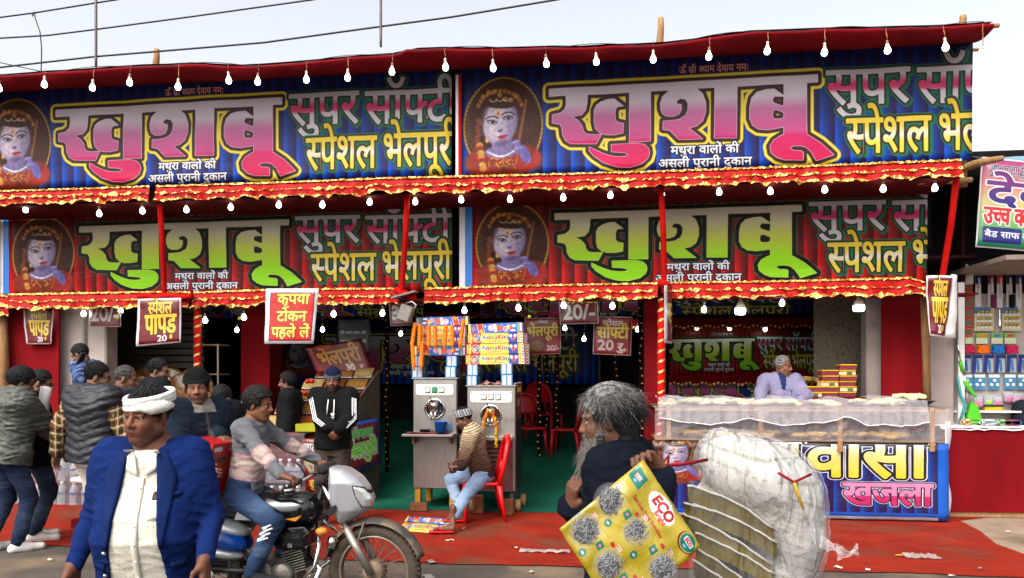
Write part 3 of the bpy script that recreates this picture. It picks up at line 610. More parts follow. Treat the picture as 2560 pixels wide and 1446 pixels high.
# cloth-wrapped slanting poles between the tiers
for u0, v0, u1, v1, lab in ((398, 492, 411, 738, 'thin red cloth wrapped pole standing over the papad sign'), (1018, 484, 1004, 722, 'thin red cloth wrapped pole crossing the red left banner near its right end'), (1652, 462, 1660, 712, 'thin red cloth wrapped pole between the tiers over the tall striped post'), (2392, 440, 2356, 692, 'red cloth wrapped pole leaning at the right end of the stall')):
    a, b = P(u0, v0, 8.36), P(u1, v1, 8.78); mid = a.lerp(b, .5)+Vector((.012, 0, 0)); dn = Vector((b.x, b.y, 0))
    beam('cloth_pole', [a, mid, b, b.lerp(dn, .04)], .033, M['red'], lab, 'pole', 10)
for u0, u1, v1, lab in ((494, 494, 1060, 'red post wound with gold ribbon beside the papad sign'), (1655, 1648, 1085, 'tall red post wound with gold ribbon in front of the dark banners')):
    a, b = P(u0, 742, 8.92), P(u1, v1, 8.92); b0 = Vector((b.x, b.y, 0)); th = thing('ribbon_post', lab, 'post', b0)
    MB().tube([b0, b0.lerp(a, .5), a], .045, 14).build('post', M['red'], th, True, off=b0)
    sp = MB(); Lh = a.z; turns = int(Lh/.115)
    vs = []; fs = []
    n = turns*14
    for i in range(n+1):
        t = i/n; an = t*turns*2*math.pi; c = b0.lerp(a, t); w = .014+.006*fbm(i*.35, u0, 0)
        for dz in (-w, w): vs.append((c.x+.049*math.cos(an), c.y+.049*math.sin(an), c.z+dz))
    sp.add(vs, [(2*i, 2*i+2, 2*i+3, 2*i+1) for i in range(n)]).build('gold_ribbon', M['gold'], th, True, off=b0)
# cloth-wrapped cross pieces at the tops of the posts
for u0, v0, u1, v1, lab in ((345, 742, 480, 742, 'red cloth roll holding the papad sign'), (985, 726, 1040, 745, 'red cloth bundle tied at the pole above the ice cream machines'), (1648, 706, 1672, 712, 'red cloth knot on top of the striped post')):
    a, b = P(u0, v0, 8.74), P(u1, v1, 8.74); ln = [a.lerp(b, i/8)+Vector((0, .01*math.sin(i), .012*math.sin(i*1.7))) for i in range(9)]
    beam('cloth_roll', ln, [.03+.012*abs(math.sin(i*1.3)) for i in range(9)], M['red'], lab, 'cloth', 10)
# ---------------------------------------------------------------- bulbs
bt = {}
def bulb(p, cord, label, grp, kind='A', mt='bulb', tilt=0):
    """p: centre of the glass"""
    if kind not in bt:
        th = thing('light_bulb', label, 'light bulb', p, 0, grp)
        big = kind == 'T'
        g = MB().lathe([(.0, -.05), (.02, -.047), (.036, -.034), (.043, -.012), (.043, .006), (.036, .03), (.024, .05), (.018, .066)], 16) if not big else MB().lathe([(0, -.075), (.05, -.075), (.064, -.066), (.068, -.05), (.068, .0)], 20)
        g.build('bulb_glass', M['bulb' if mt == 'bulb' else mt], th, True)
        s_ = MB().lathe([(.018, .060), (.022, .062), (.022, .09), (.018, .094)], 12) if not big else MB().lathe([(.068, .002), (.066, .02), (.05, .055), (.03, .08), (.02, .1), (.02, .13)], 18)
        s_.build('bulb_collar', M['socket'], th, True)
        if not big: MB().lathe([(.019, .094), (.02, .125), (.012, .14), (.005, .143)], 10).build('bulb_holder', M['socket_dk' if kind == 'B' else 'socket'], th, True)
        bt[kind] = th
    else: th = copy_thing(bt[kind], p, label)
    if grp: th['group'] = grp
    th.scale = (.68,)*3 if kind != 'T' else (.9,)*3; cord = cord and (cord+.14)/.68-.14
    th.rotation_euler = (R(2*math.sin(p.x*7)), R(tilt+4*math.sin(p.x*13)), 0)
    if cord:
        q = [Vector((0, 0, .14)), Vector((.006, 0, .14+cord*.3)), Vector((-.006, .004, .14+cord*.7)), Vector((.003, .012, .14+cord))]
        MB().tube(q, .004, 5).build('bulb_cord', M['cord'], th, True)
    return th
row1 = [(-2, 222), (111, 212), (231, 220), (324, 207), (445, 218), (572, 202), (644, 205), (766, 200), (869, 195), (980, 180), (1114, 169), (1233, 171), (1366, 160), (1491, 155), (1633, 149), (1772, 142), (1918, 128), (2061, 132), (2219, 126), (2364, 119), (2456, 141)]
for i, (u, v) in enumerate(row1):
    p = P(u, v, 7.7); zl = P(u, float(vlip(min(u, 2480))), 7.7).z
    lab = 'lit bulb hanging free in the sky right of the roof corner' if i == 20 else 'lit bulb cut by the left photo edge under the roof' if i == 0 else f'{ordinal(i-1)} whole lit bulb from the left along the roof edge over the blue banners'
    bulb(p, max(.05, zl-p.z-.13), lab, 'bulbs along the roof edge', 'A' if i % 3 else 'B')
row2 = [(64, 524), (248, 534), (356, 527), (466, 524), (577, 518), (697, 512), (806, 512), (924, 505), (1038, 504), (1153, 499), (1275, 498), (1408, 494), (1526, 488), (1655, 486), (1798, 480), (1926, 478), (2062, 474), (2208, 472), (2337, 470)]
for i, (u, v) in enumerate(row2):
    p = P(u, v+1, 8.42); bulb(p, max(.03, zled-p.z-.15), f'{ordinal(i)} lit bulb from the left under the upper frill in front of the red banners', 'bulbs under the upper frill', 'A' if (i+1) % 4 else 'B')
row3 = [(112, 786), (209, 783), (302, 776), (513, 800), (610, 792), (834, 784), (956, 782), (1161, 775), (1296, 769), (1409, 762), (1531, 764), (1760, 773), (1955, 757)]
for i, (u, v) in enumerate(row3):
    p = P(u, v+2, 9.0); bulb(p, max(.02, zl2-p.z-.15), f'{ordinal(i)} lit bulb from the left under the lower frill', 'bulbs under the lower frill', 'C', 'bulb_in')
for u, v, lab in ((1851, 772, 'large drum shaped lit bulb behind the seller, left of two'), (2147, 764, 'large drum shaped lit bulb before the twig wallpaper, right of two')):
    bulb(P(u, v, 8.98), .02, lab, None, 'T')
for k, (u, v, Yp, lab) in enumerate([(592, 826, 11, 'small lit bulb deep inside, left of the red cloth column'), (806, 825, 11, 'small lit bulb deep inside right of the token sign'), (1002, 835, 11.5, 'small lit bulb deep inside left of the ice cream cartons'), (1412, 821, 11, 'small lit bulb between the two hanging price posters'), (1460, 848, 11.5, 'small lit bulb beside the softy price poster'), (1594, 824, 11, 'small lit bulb right of the softy price poster'), (1742, 820, 12, 'first of three small lit bulbs on the dark banner behind the seller'), (1824, 821, 12, 'middle of three small lit bulbs on the dark banner behind the seller'), (1913, 824, 12, 'last of three small lit bulbs on the dark banner, above the seller')]):
    p = P(u, v, Yp); bulb(p, max(.05, 2.96-p.z-.14), lab, 'small bulbs inside the stall', 'I', 'bulb_in')
# a wire that carries the roof bulbs
pts = [P(u, float(vlip(u))-2+5*math.sin(u*.02), 7.69) for u in range(-120, 2470, 30)]
beam('bulb_wire', pts, .004, M['wire'], 'thin wire running along the roof edge and feeding the bulbs', 'wire', 5)
# ---------------------------------------------------------------- overhead wires, rods
def owire(lab, pp, r=.008, Yp=7.0, m='wire'):
    pts = [P(u, v, Yp) for u, v in pp]; out = []
    if r > .0075: d_ = (pts[-1]-pts[-2]).normalized(); pts.append(pts[-1]+d_*9); d_ = (pts[0]-pts[1]).normalized(); pts.insert(0, pts[0]+d_*4)
    for a, b in zip(pts[:-1], pts[1:]):
        for i in range(6): out.append(a.lerp(b, i/6))
    out.append(pts[-1]); return beam('overhead_wire', out, r, M[m], lab, 'wire', 6)
owire('highest dark wire crossing the sky at the top left', [(-120, 62), (0, 44), (84, 33), (238, 8), (290, 0), (420, -22)], .009)
owire('second dark wire from the top crossing the left sky', [(-120, 103), (0, 96), (120, 89), (240, 74), (480, 42), (780, 0), (900, -20)], .009)
owire('long dark wire rising from the left edge over the roof to the top', [(-120, 184), (0, 169), (238, 142), (420, 127), (660, 107), (950, 67), (1130, 43), (1390, 0), (1500, -20)], .010)
owire('thin slack wire at the far left running down to the roof', [(-60, 146), (0, 157), (108, 180)], .005)
owire('loose curly wire hanging from the top wire at the left', [(80, 42), (86, 30), (88, 46), (100, 80), (104, 120), (103, 180)], .006)
for u, v0, v1, lab in ((240, -420, 168, 'thin iron rod tied across three wires at the left'), (952, -420, 118, 'thin iron rod tied to the long wire near the middle')):
    beam('iron_rod', [P(u, v0, 6.98), P(u, v1-20, 6.98), P(u, v1, 6.98)], [.013, .013, .011], M['iron'], lab, 'rod', 6)
# ---------------------------------------------------------------- printed signs
def sheet_sign(name, label, cat, q, Ys, pm, curl=.012, border=None, parent=None):
    """q: photo corners tl tr br bl; Ys: depth of each corner (or one)"""
    Ys = Ys if isinstance(Ys, (list, tuple)) else [Ys]*4
    tl, tr, br, bl = [P(u, v, y) for (u, v), y in zip(q, Ys)]
    def fn(s, t):
        p = bl.lerp(br, s).lerp(tl.lerp(tr, s), t); return p+Vector((0, curl*fbm(p.x*5, p.z*5, p.y)-curl*math.sin(math.pi*s), 0))
    mb = MB().grid(fn, 10, 10); o = mb.build(name, pm, None, True, off=fn(.5, .5))
    sm = o.modifiers.new('thickness', 'SOLIDIFY'); sm.thickness = .003; sm.offset = -1
    return tag(o, label, cat)
MAR = (106, 12, 22)
def striped(w, h, base=MAR, d=.12, per=14):
    c = Canvas(w, h, base); c.a *= (1+d*np.sin(c.X*2*math.pi/per))[..., None]; return c
def frame(c, col, t): c.rect(0, 0, c.w, t, col); c.rect(0, c.h-t, c.w, c.h, col); c.rect(0, 0, t, c.h, col); c.rect(c.w-t, 0, c.w, c.h, col)
YEL = (230, 192, 60)
def pm(c, name, **k): c.a *= .88; return mat_print(name, c.grain().image(name+' print'), **k)
c = striped(240, 270); frame(c, (226, 222, 224), 9); c.rect(0, 0, 14, 270, (226, 222, 224))
c.text('स्पेशल', 62, 92, 190, [(3, (60, 10, 10)), (0, YEL)], wt=2.2, width=130); c.text('पापड़', 46, 205, 300, [(4, (60, 10, 10)), (0, YEL)], wt=4, width=165); c.text('20', 140, 252, 70, [(0, (232, 226, 226))], anchor='c', wt=1.6)
PM_PAPAD = pm(c, 'papad sign', rough=.3)
sheet_sign('price_sign', 'white edged maroon papad sign hanging from the red cloth roll', 'sign', [(345, 748), (453, 745), (453, 857), (340, 867)], 8.62, PM_PAPAD)
sheet_sign('price_sign', 'dim maroon papad sign on the red cloth wall at the far left', 'sign', [(57, 768), (134, 768), (128, 861), (66, 861)], 8.98, PM_PAPAD)
sheet_sign('price_sign', 'maroon papad sign with white folded edge at the right end of the stall', 'sign', [(2314, 690), (2384, 690), (2362, 846), (2322, 840)], [8.62, 8.62, 8.66, 8.66], PM_PAPAD, .03)
sheet_sign('sign_backing', 'white folded sheet edge beside the right papad sign', 'sheet', [(2380, 686), (2394, 690), (2390, 846), (2356, 846)], [8.66, 8.8, 8.8, 8.68], M['white'], .03)
c = Canvas(260, 270, (232, 228, 230)); c.rect(22, 18, 246, 256, (60, 20, 70)); c.rect(26, 22, 242, 252, (206, 28, 22))
for s_, y_, x0_, w_ in (('कृपया', 74, 60, 160), ('टोकन', 158, 62, 150), ('पहले लें', 236, 36, 196)): c.text(s_, x0_, y_, 128, [(3, (96, 20, 12)), (0, (240, 206, 88))], wt=2.6, width=w_)
sheet_sign('token_sign', 'white framed red sign asking customers to take a token first', 'sign', [(665, 722), (797, 722), (783, 860), (661, 860)], 8.58, pm(c, 'token sign', rough=.4))
c = striped(180, 120); frame(c, (190, 184, 184), 5); c.text('20/-', 90, 92, 130, [(0, (206, 196, 196))], anchor='c', wt=3)
PM_20 = pm(c, 'price twenty')
sheet_sign('price_sign', 'small maroon 20/- sign behind the left bulbs over the plaster pillar', 'sign', [(222, 752), (304, 752), (302, 818), (224, 818)], 9.02, PM_20)
c = striped(200, 150); frame(c, (190, 184, 184), 5); c.text('सॉफ्टी', 100, 44, 150, [(2, (60, 10, 10)), (0, YEL)], anchor='c', wt=2); c.text('20/-', 100, 124, 140, [(0, (214, 204, 204))], anchor='c', wt=3)
sheet_sign('price_sign', 'maroon softy 20/- sign hanging between the bhelpuri and softy posters', 'sign', [(1396, 738), (1494, 736), (1497, 809), (1400, 812)], 9.3, pm(c, 'softy twenty'))
c = striped(130, 140); frame(c, (150, 144, 144), 5); c.text('30', 62, 104, 140, [(0, (190, 182, 182))], anchor='c', wt=3)
sheet_sign('price_sign', 'dim maroon 30 price sign left of the ice cream cartons', 'sign', [(972, 752), (1032, 750), (1030, 814), (976, 816)], 9.2, pm(c, 'price thirty'))
c = Canvas(210, 220, (134, 18, 22)); frame(c, (190, 180, 176), 4); c.ell(105, 26, 34, 14, (40, 16, 18)); c.text('स्पेशल', 105, 33, 44, [(0, (220, 210, 200))], anchor='c', wt=.8)
c.text('भेलपूरी', 14, 108, 150, [(2, (60, 10, 10)), (0, (214, 190, 60))], wt=2.4, width=180); c.ell(68, 165, 54, 40, (60, 50, 40)); c.ell(68, 165, 46, 33, (124, 84, 50), 3)
for k in range(60): a, r_ = NR.rand()*6.28, NR.rand()**.5; c.ell(68+40*r_*math.cos(a), 165+28*r_*math.sin(a), 4, 3, [(166, 120, 60), (96, 60, 36), (150, 60, 40), (90, 100, 50)][k % 4], 1.5)
c.text('Rs.', 132, 142, 26, [(0, (190, 150, 150))], wt=.6); c.text('30/-', 128, 198, 62, [(0, (210, 180, 180))], wt=1.6)
sheet_sign('price_poster', 'red bhelpuri 30/- poster with a plate picture inside the stall', 'poster', [(1312, 796), (1403, 795), (1401, 885), (1310, 888)], 9.55, pm(c, 'bhelpuri poster'))
c = Canvas(210, 220, (134, 16, 22)); frame(c, (190, 180, 176), 5); c.text('स्पेशल', 105, 54, 80, [(0, (214, 204, 200))], anchor='c', wt=1); c.text('सोफ्टी', 22, 122, 165, [(2.5, (50, 10, 10)), (0, YEL)], wt=3, width=170); c.text('20 रु.', 24, 192, 110, [(0, (206, 186, 180))], wt=2.6, width=160)
sheet_sign('price_poster', 'red softy 20 poster on a pole left of the red cloth column', 'poster', [(1484, 791), (1581, 793), (1577, 890), (1482, 886)], 9.5, pm(c, 'softy poster'))
beam('sign_pole', [P(1500, 1005, 9.58), P(1497, 780, 9.58)], .015, M['black'], 'thin dark pole carrying the softy poster', 'pole', 6)
c = striped(90, 220, (120, 14, 22)); c.rect(0, 0, 30, 220, (214, 212, 218)); c.text('सोफ्टी', 34, 140, 200, [(2, (40, 10, 10)), (0, YEL)], wt=3); c.rect(0, 210, 90, 220, (214, 212, 218))
sheet_sign('price_sign', 'narrow sign turned edgewise beside the tall striped post', 'sign', [(1661, 714), (1680, 716), (1680, 860), (1662, 858)], [8.55, 8.8, 8.8, 8.55], pm(c, 'edge sign'), .02)
c = Canvas(200, 230, (22, 22, 24))
for k, s_ in enumerate(['कृपया अपने सामान', 'की स्वयं रक्षा करें', 'दुकानदार व कर्मचारी', 'की नहीं होगी']): c.text(s_, 100, 52+k*52, 42 if k else 36, [(0, (80, 78, 78) if k in (0, 3) else (214, 214, 214))], anchor='c', wt=.9, width=150)
sheet_sign('notice_board', 'dim black notice with white Hindi text behind the slanted bhelpuri board', 'notice', [(840, 792), (924, 792), (926, 888), (842, 888)], 10.2, pm(c, 'notice'))
# slanted bhelpuri board
c = Canvas(360, 210, (128, 18, 20)); c.a *= (.92+.16*c.Y/210)[..., None]; frame(c, (96, 14, 18), 7)
c.text('स्पेशल', 58, 40, 90, [(2, (40, 8, 8)), (0, (206, 96, 44))], wt=1.5, width=96); c.text('भेलपुरी', 50, 150, 250, [(5, (60, 10, 10)), (0, (212, 140, 40))], wt=4, width=270, rot=-.06)
c.text('30', 198, 196, 80, [(0, (224, 218, 214))], wt=2.5); c.text('र', 290, 194, 90, [(0, (210, 190, 180))], wt=1.5); c.line([(286, 172), (314, 172)], 1.5, (210, 190, 180))
sheet_sign('menu_board', 'slanted maroon board with orange bhelpuri lettering above the snack trays', 'board', [(763, 870), (904, 847), (932, 929), (792, 934)], [9.55, 9.75, 9.75, 9.55], pm(c, 'menu board', bump=.1), .0)
# ---------------------------------------------------------------- inside: dim banners, frills, posts, chairs
def dim_banner(label, u0, u1, v0, v1, Yp, pmt, uv):
    a, b = P(u0, v1, Yp), P(u1, v0, Yp); mb = MB().grid(lambda s, t: (a.x+(b.x-a.x)*s, Yp+.02*fbm(s*6, t*2, Yp), a.z+(b.z-a.z)*t), 24, 6)
    for i in list(mb.uv): mb.uv[i] = [(uv[0]+(uv[1]-uv[0])*x, uv[2]+(uv[3]-uv[2])*y) for x, y in mb.uv[i]]
    o = mb.build('inner_banner', pmt, None, True, off=a.lerp(b, .5)); sm = o.modifiers.new('thickness', 'SOLIDIFY'); sm.thickness = .003; sm.offset = -1
    return tag(o, label, 'banner')
dim_banner('dim blue banner high inside over the inner frill behind the seller', 1200, 2040, 735, 792, 11.2, PRINT_BLUE, (.1, 1, .25, .75))
dim_banner('dim banner with green lettering deep inside behind the seller', 1672, 2060, 818, 940, 12.2, PRINT_RED, (.16, .96, .06, .98))
dim_banner('dim dark banner low inside behind the seller', 1672, 2060, 962, 1010, 12.1, PRINT_BLUE, (.3, .96, .1, .6))
dim_banner('dim banner on the back wall behind the ice cream machines', 690, 1500, 800, 960, 13.1, PRINT_BLUE, (0, 1, 0, 1))
dim_banner('dim blue banner high inside left of the ice cream machines', 500, 1060, 745, 795, 11.3, PRINT_BLUE, (.05, .9, .2, .8))
def inner_frill(label, u0, u1, v0, v1, Yp):
    a, b = P(u0, v1, Yp), P(u1, v0, Yp); o = Vector(a); th = thing('inner_frill', label, 'frill', o)
    MB().grid(lambda s, t: (a.x+(b.x-a.x)*s, Yp-.03*math.sin(s*70)*(1-t), a.z+(b.z-a.z)*t), 70, 3).build('frill_cloth', M['maroon'], th, True, off=o)
    g = MB()
    for k in range(int((b.x-a.x)/.06)):
        x = a.x+.06*k; z = a.z+.015*math.sin(k*1.7); g.add([(x, Yp-.05, z), (x+.035, Yp-.06, z+.01*math.sin(k)), (x+.04, Yp-.045, z+.03), (x+.004, Yp-.05, z+.026)], [(0, 1, 2, 3)])
    g.build('gold_trim', M['gold'], th, False, off=o, props={'kind': 'stuff'})
inner_frill('dim maroon frill inside under the high banner behind the seller', 1560, 2060, 794, 822, 11.1)
inner_frill('dim maroon frill low inside behind the seller', 1672, 2060, 940, 962, 11.9)
inner_frill('dim maroon frill deep inside behind the ice cream machines', 690, 1500, 776, 800, 12.6)
for u, Yp, v1, lab in ((968, 10.6, 1090, 'thin gold studded inner post left of the machines'), (1348, 11.4, 1040, 'thin gold studded inner post under the bhelpuri poster'), (1366, 12.2, 1030, 'farther thin gold studded inner post under the bhelpuri poster'), (1392, 11.8, 1040, 'thin gold studded inner post between the two posters'), (1540, 11.3, 1010, 'thin gold studded inner post below the softy poster'), (1602, 10.2, 1010, 'gold spiral inner post just left of the maroon cloth column')):
    a = P(u, 800, Yp); b = Vector((a.x, Yp, .015)); th = thing('inner_post', lab, 'post', b)
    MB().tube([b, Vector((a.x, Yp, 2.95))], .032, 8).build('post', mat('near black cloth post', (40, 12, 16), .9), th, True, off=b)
    g = MB()
    for k in range(26):
        an = k*1.0; z = .3+k*.1; g.box((a.x+.036*math.cos(an)*.5, Yp-.04, z), (.022, .006, .014), M=Matrix.Rotation(.5, 4, 'Y'))
    g.build('gold_ribbon', M['gold'], th, False, off=b, props={'kind': 'stuff'})
# plastic chairs: built once, with parts
def chair_parts(th, m):
    rr = .019
    for sx in (-1, 1):
        MB().tube([(sx*.24, -.2, 0), (sx*.215, -.19, .2), (sx*.2, -.17, .40)], [.016, .024, .034], 8).build('leg', m, th, True)
        MB().tube([(sx*.235, .24, 0), (sx*.21, .2, .2), (sx*.195, .17, .40)], [.016, .024, .034], 8).build('leg', m, th, True)
    MB().grid(lambda u, v: ((u-.5)*.43*(1-.06*v), -.22+.42*v, .425-.016*math.sin(math.pi*u)*math.sin(math.pi*v)-.02*(v < .05)), 10, 8).build('seat', m, th, True)
    sm = th.children[-1].modifiers.new('thickness', 'SOLIDIFY'); sm.thickness = .03; sm.offset = -1
    arch = [(-.205, .17, .40), (-.215, .21, .58), (-.205, .245, .75), (-.16, .27, .86), (-.08, .28, .905), (0, .283, .915), (.08, .28, .905), (.16, .27, .86), (.205, .245, .75), (.215, .21, .58), (.205, .17, .40)]
    MB().tube(arch, [.028, .027, .026, .028, .032, .034, .032, .028, .026, .027, .028], 8).build('back_frame', m, th, True)
    MB().grid(lambda u, v: ((u-.5)*.37*(1-.35*max(0, v-.6)), .25+.045*v-.05*math.cos((u-.5)*2.4)+.03, .62+.25*v), 8, 6).build('backrest', m, th, True)
    sm = th.children[-1].modifiers.new('thickness', 'SOLIDIFY'); sm.thickness = .012
    for dx in (-.11, 0, .11): MB().tube([(dx, .19, .42), (dx, .235, .64)], .016, 6).build('back_slat', m, th, True)
RCH = mat('red chair plastic', (196, 12, 16), .3, var=.05, spec=.5)
p = G(1205, 1300); CHX, CHY = p.x, p.y
ch = thing('plastic_chair', 'bright red plastic chair under the seated man by the machines', 'chair', (CHX, CHY, .012), R(-76), None); chair_parts(ch, RCH)
RCD = mat('dark red chair plastic', (170, 14, 22), .35, var=.05)
ch2 = thing('plastic_chair', 'dim red plastic chair inside, just right of the second machine', 'chair', (P(1322, 1100, 11.5).x, 11.5, floorz(11.5)+.01), R(20), 'chairs inside the stall'); chair_parts(ch2, RCD)
for (u, yy, rz, lab) in ((1415, 11.4, R(-95), 'dim red plastic chair inside seen from the side, nearest the old man'), (1362, 12.3, R(160), 'dim red plastic chair farther inside between two others')):
    c_ = copy_thing(ch2, (P(u, 1000, yy).x, yy, floorz(yy)+.01), lab, rz)
t = thing('dining_table', 'dim low table deep inside behind the red chairs', 'table', (P(1560, 1000, 12.4).x, 12.4, floorz(12.4)))
MB().box((0, 0, .72), (1.3, .7, .03)).build('tabletop', mat('dark tabletop', (52, 40, 40), .4), t)
for sx in (-1, 1):
    for sy in (-1, 1): MB().tube([(sx*.6, sy*.3, 0), (sx*.6, sy*.3, .71)], .02, 6).build('leg', M['steel_dk'], t)
# ---------------------------------------------------------------- ice cream machines
def gauge(mb, x, z, y, w=.05, col=0):
    mb.m(0).box((x, y-.004, z), (w, .008, w*1.05), bev=.003); mb.m(1+col).box((x, y-.0095, z+.002), (w*.76, .004, w*.78)); mb.m(0).box((x+.008, y-.0125, z-.012), (w*.34, .002, .004), M=Matrix.Rotation(.5, 4, 'Y'))
def machine(label, u0, u1, uS, v0, v1, Yp, table):
    a, b = P(u0, v1, Yp), P(u1, v0, Yp); w = b.x-a.x; h = b.z-a.z; d = .62; o = Vector((a.x, Yp, 0)); z0 = a.z
    th = thing('ice_cream_machine', label, 'machine', o)
    MB().box((w/2, d/2, z0+h/2), (w, d, h), bev=.008).build('body', M['steel'], th)
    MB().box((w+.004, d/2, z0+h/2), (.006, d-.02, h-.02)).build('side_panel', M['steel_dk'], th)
    MB().box((w/2, d/2-.01, z0+h+.008), (w+.03, d+.03, .018), bev=.004).build('top_plate', M['steel'], th)
    pz = z0+h-.125*(h/1.25); MB().box((w/2, -.006, pz), (w*.86, .012, .13), bev=.004).build('control_panel', M['whitep'], th)
    g = MB()
    for k in range(3): gauge(g, w/2+(k-1)*.085-.0, pz, -.012, .066, 1 if (k == 1 and table) else 0)
    g.build('gauge', [mat('gauge frame', (72, 46, 40), .5), mat('gauge dial', (226, 218, 200), .3), mat('gauge dial green', (30, 140, 90), .3)], th)
    for sx in (-1, 1):
        s_ = MB().box((w/2+sx*w*.36, -.015, pz), (.04, .01, .075), bev=.003); s_.box((w/2+sx*w*.36, -.022, pz+.008), (.018, .008, .03)); s_.build('switch', M['whitep'], th)
    sc = MB()
    for sx in (-1, 1):
        for sz in (-1, 1): sc.lathe([(.006, 0), (.006, .004)], 8, (w/2+sx*w*.41, -.016, pz+sz*.052), 'Y')
    sc.build('screw', M['steel_dk'], th, props={'kind': 'stuff'})
    fz = z0+h-.34*(h/1.25); cx = w*.5
    MB().lathe([(.125, 0), (.128, -.012), (.118, -.02), (.105, -.016), (.1, -.008), (.0, -.006)], 28, (cx, -.002, fz), 'Y').build('dispenser_flange', M['chrome'], th, True)
    t_ = MB().lathe([(.0, .06), (.042, .06), (.05, .03), (.05, -.035), (.03, -.05), (.02, -.1), (.0, -.1)], 16, (cx, -.05, fz+.02)); t_.build('dispenser_spout', M['chrome'], th, True)
    MB().tube([(cx, -.07, fz+.05), (cx-.01, -.12, fz+.1), (cx-.03, -.13, fz+.14)], .008, 6).build('lever', M['blackp'], th, True)
    for dx in (-.024, .024): MB().tube([(cx+dx, -.09, fz-.03), (cx+dx, -.088, fz-.13)], .009, 6).build('dispenser_rod', M['chrome'], th, True)
    kn = MB()
    for an in (.8, 2.3, 4.0, 5.5): kn.lathe([(.0, -.03), (.012, -.028), (.012, -.01)], 8, (cx+.11*math.cos(an), 0, fz+.11*math.sin(an)), 'Y')
    kn.build('flange_nut', M['chrome'], th, True, props={'kind': 'stuff'})
    return th, o, w, h, z0, d, cx, fz
tag_m, o1, w1, h1, z1, d1, cx1, fz1 = machine('left steel ice cream machine with a green middle gauge and drip table', 1033, 1142, 1166, 948, 1221, 8.78, True)
zt = P(1080, 1088, 8.6).z
MB().box((w1*.45, -.13, zt), (w1*1.14, .34, .03), bev=.006).build('drip_table', M['steel'], tag_m)
for x in (.04, w1*.9): MB().box((x, -.1, zt-.06), (.03, .14, .09), bev=.004).build('bracket', M['wood'], tag_m)
YW = mat('yellow painted wood', (176, 120, 30), .7, var=.3, vscale=10, bump=.3)
for x, y in ((.05, .05), (w1-.06, .05), (.08, .5), (w1-.06, .5)): MB().box((x, y, z1/2+.02), (.07, .07, z1), bev=.006).build('leg', YW, tag_m)
tag_m2, o2, w2, h2, z2, d2, cx2, fz2 = machine('right steel ice cream machine with marigold garland and louvred base', 1168, 1288, 1306, 967, 1228, 8.62, False)
lv = MB(); MB().box((w2*.62, -.008, z2+.3), (w2*.66, .012, .56), bev=.004).build('louvre_panel', mat('rusty painted panel', (112, 66, 66), .5, .3, var=.3, vscale=12), tag_m2)
for k in range(9): MB().box((w2*.55, -.016, z2+.1+k*.05), (w2*.36, .006, .022)).build('louvre_slot', M['blackp'], tag_m2)
MB().box((w2*.6, -.05, z2+.62), (w2*.74, .1, .05), bev=.008).build('drip_tray', M['steel'], tag_m2)
for sx in (.05, w2-.05): MB().box((sx, .3, z2-.05), (.04, .5, .06)).build('foot_rail', M['iron'], tag_m2)
for x, y in ((.07, -.02), (w2+.02, .12), (w2+.04, .5)): MB().lathe([(.0, -.03), (.075, -.03), (.075, .03), (.0, .03)], 18, (x, y, .085), 'X').build('wheel', M['wood'], tag_m2, True)
BR = mat('fired brick', (124, 78, 54), .9, var=.35, vscale=14, bump=.7, bscale=50)
for k, (u, v, rz, lab) in enumerate([(1047, 1280, .2, 'brick under the yellow leg of the left machine'), (1195, 1285, .1, 'upright brick behind the chair legs'), (1270, 1290, -.1, 'pale stacked brick under the right machine'), (1148, 1285, .4, 'low brick between the two machines')]):
    q = G(u, v); hh = (.09, .2, .18, .09)[k]; o = MB().box((0, 0, hh/2), (.2 if k in (0, 3) else .13, .11, hh), rz, bev=.008).build('brick', BR, None, off=None); o.location = (q.x, q.y, .014); tag(o, lab, 'brick')
# marigold garland
th = thing('marigold_garland', 'orange and yellow marigold garland hanging on the right machine spout', 'garland', o2+Vector((cx2, -.11, fz2+.06)))
for k in range(46):
    sx = -1 if k < 23 else 1; t = (k % 23)/22; x = sx*(.02+.055*math.sin(min(1, t*2)*1.57)); z = -.42*t
    MB().ball((x+.006*math.sin(k*2.3), .01*math.sin(k), z), .017+.003*math.sin(k*1.9), 7, 5).build('flower', [mat('marigold orange', (226, 120, 20), .8, bump=1, bscale=300), mat('marigold yellow', (214, 176, 30), .8, bump=1, bscale=300)][1 if (t > .6 or k % 7 == 0) else 0], th, True)
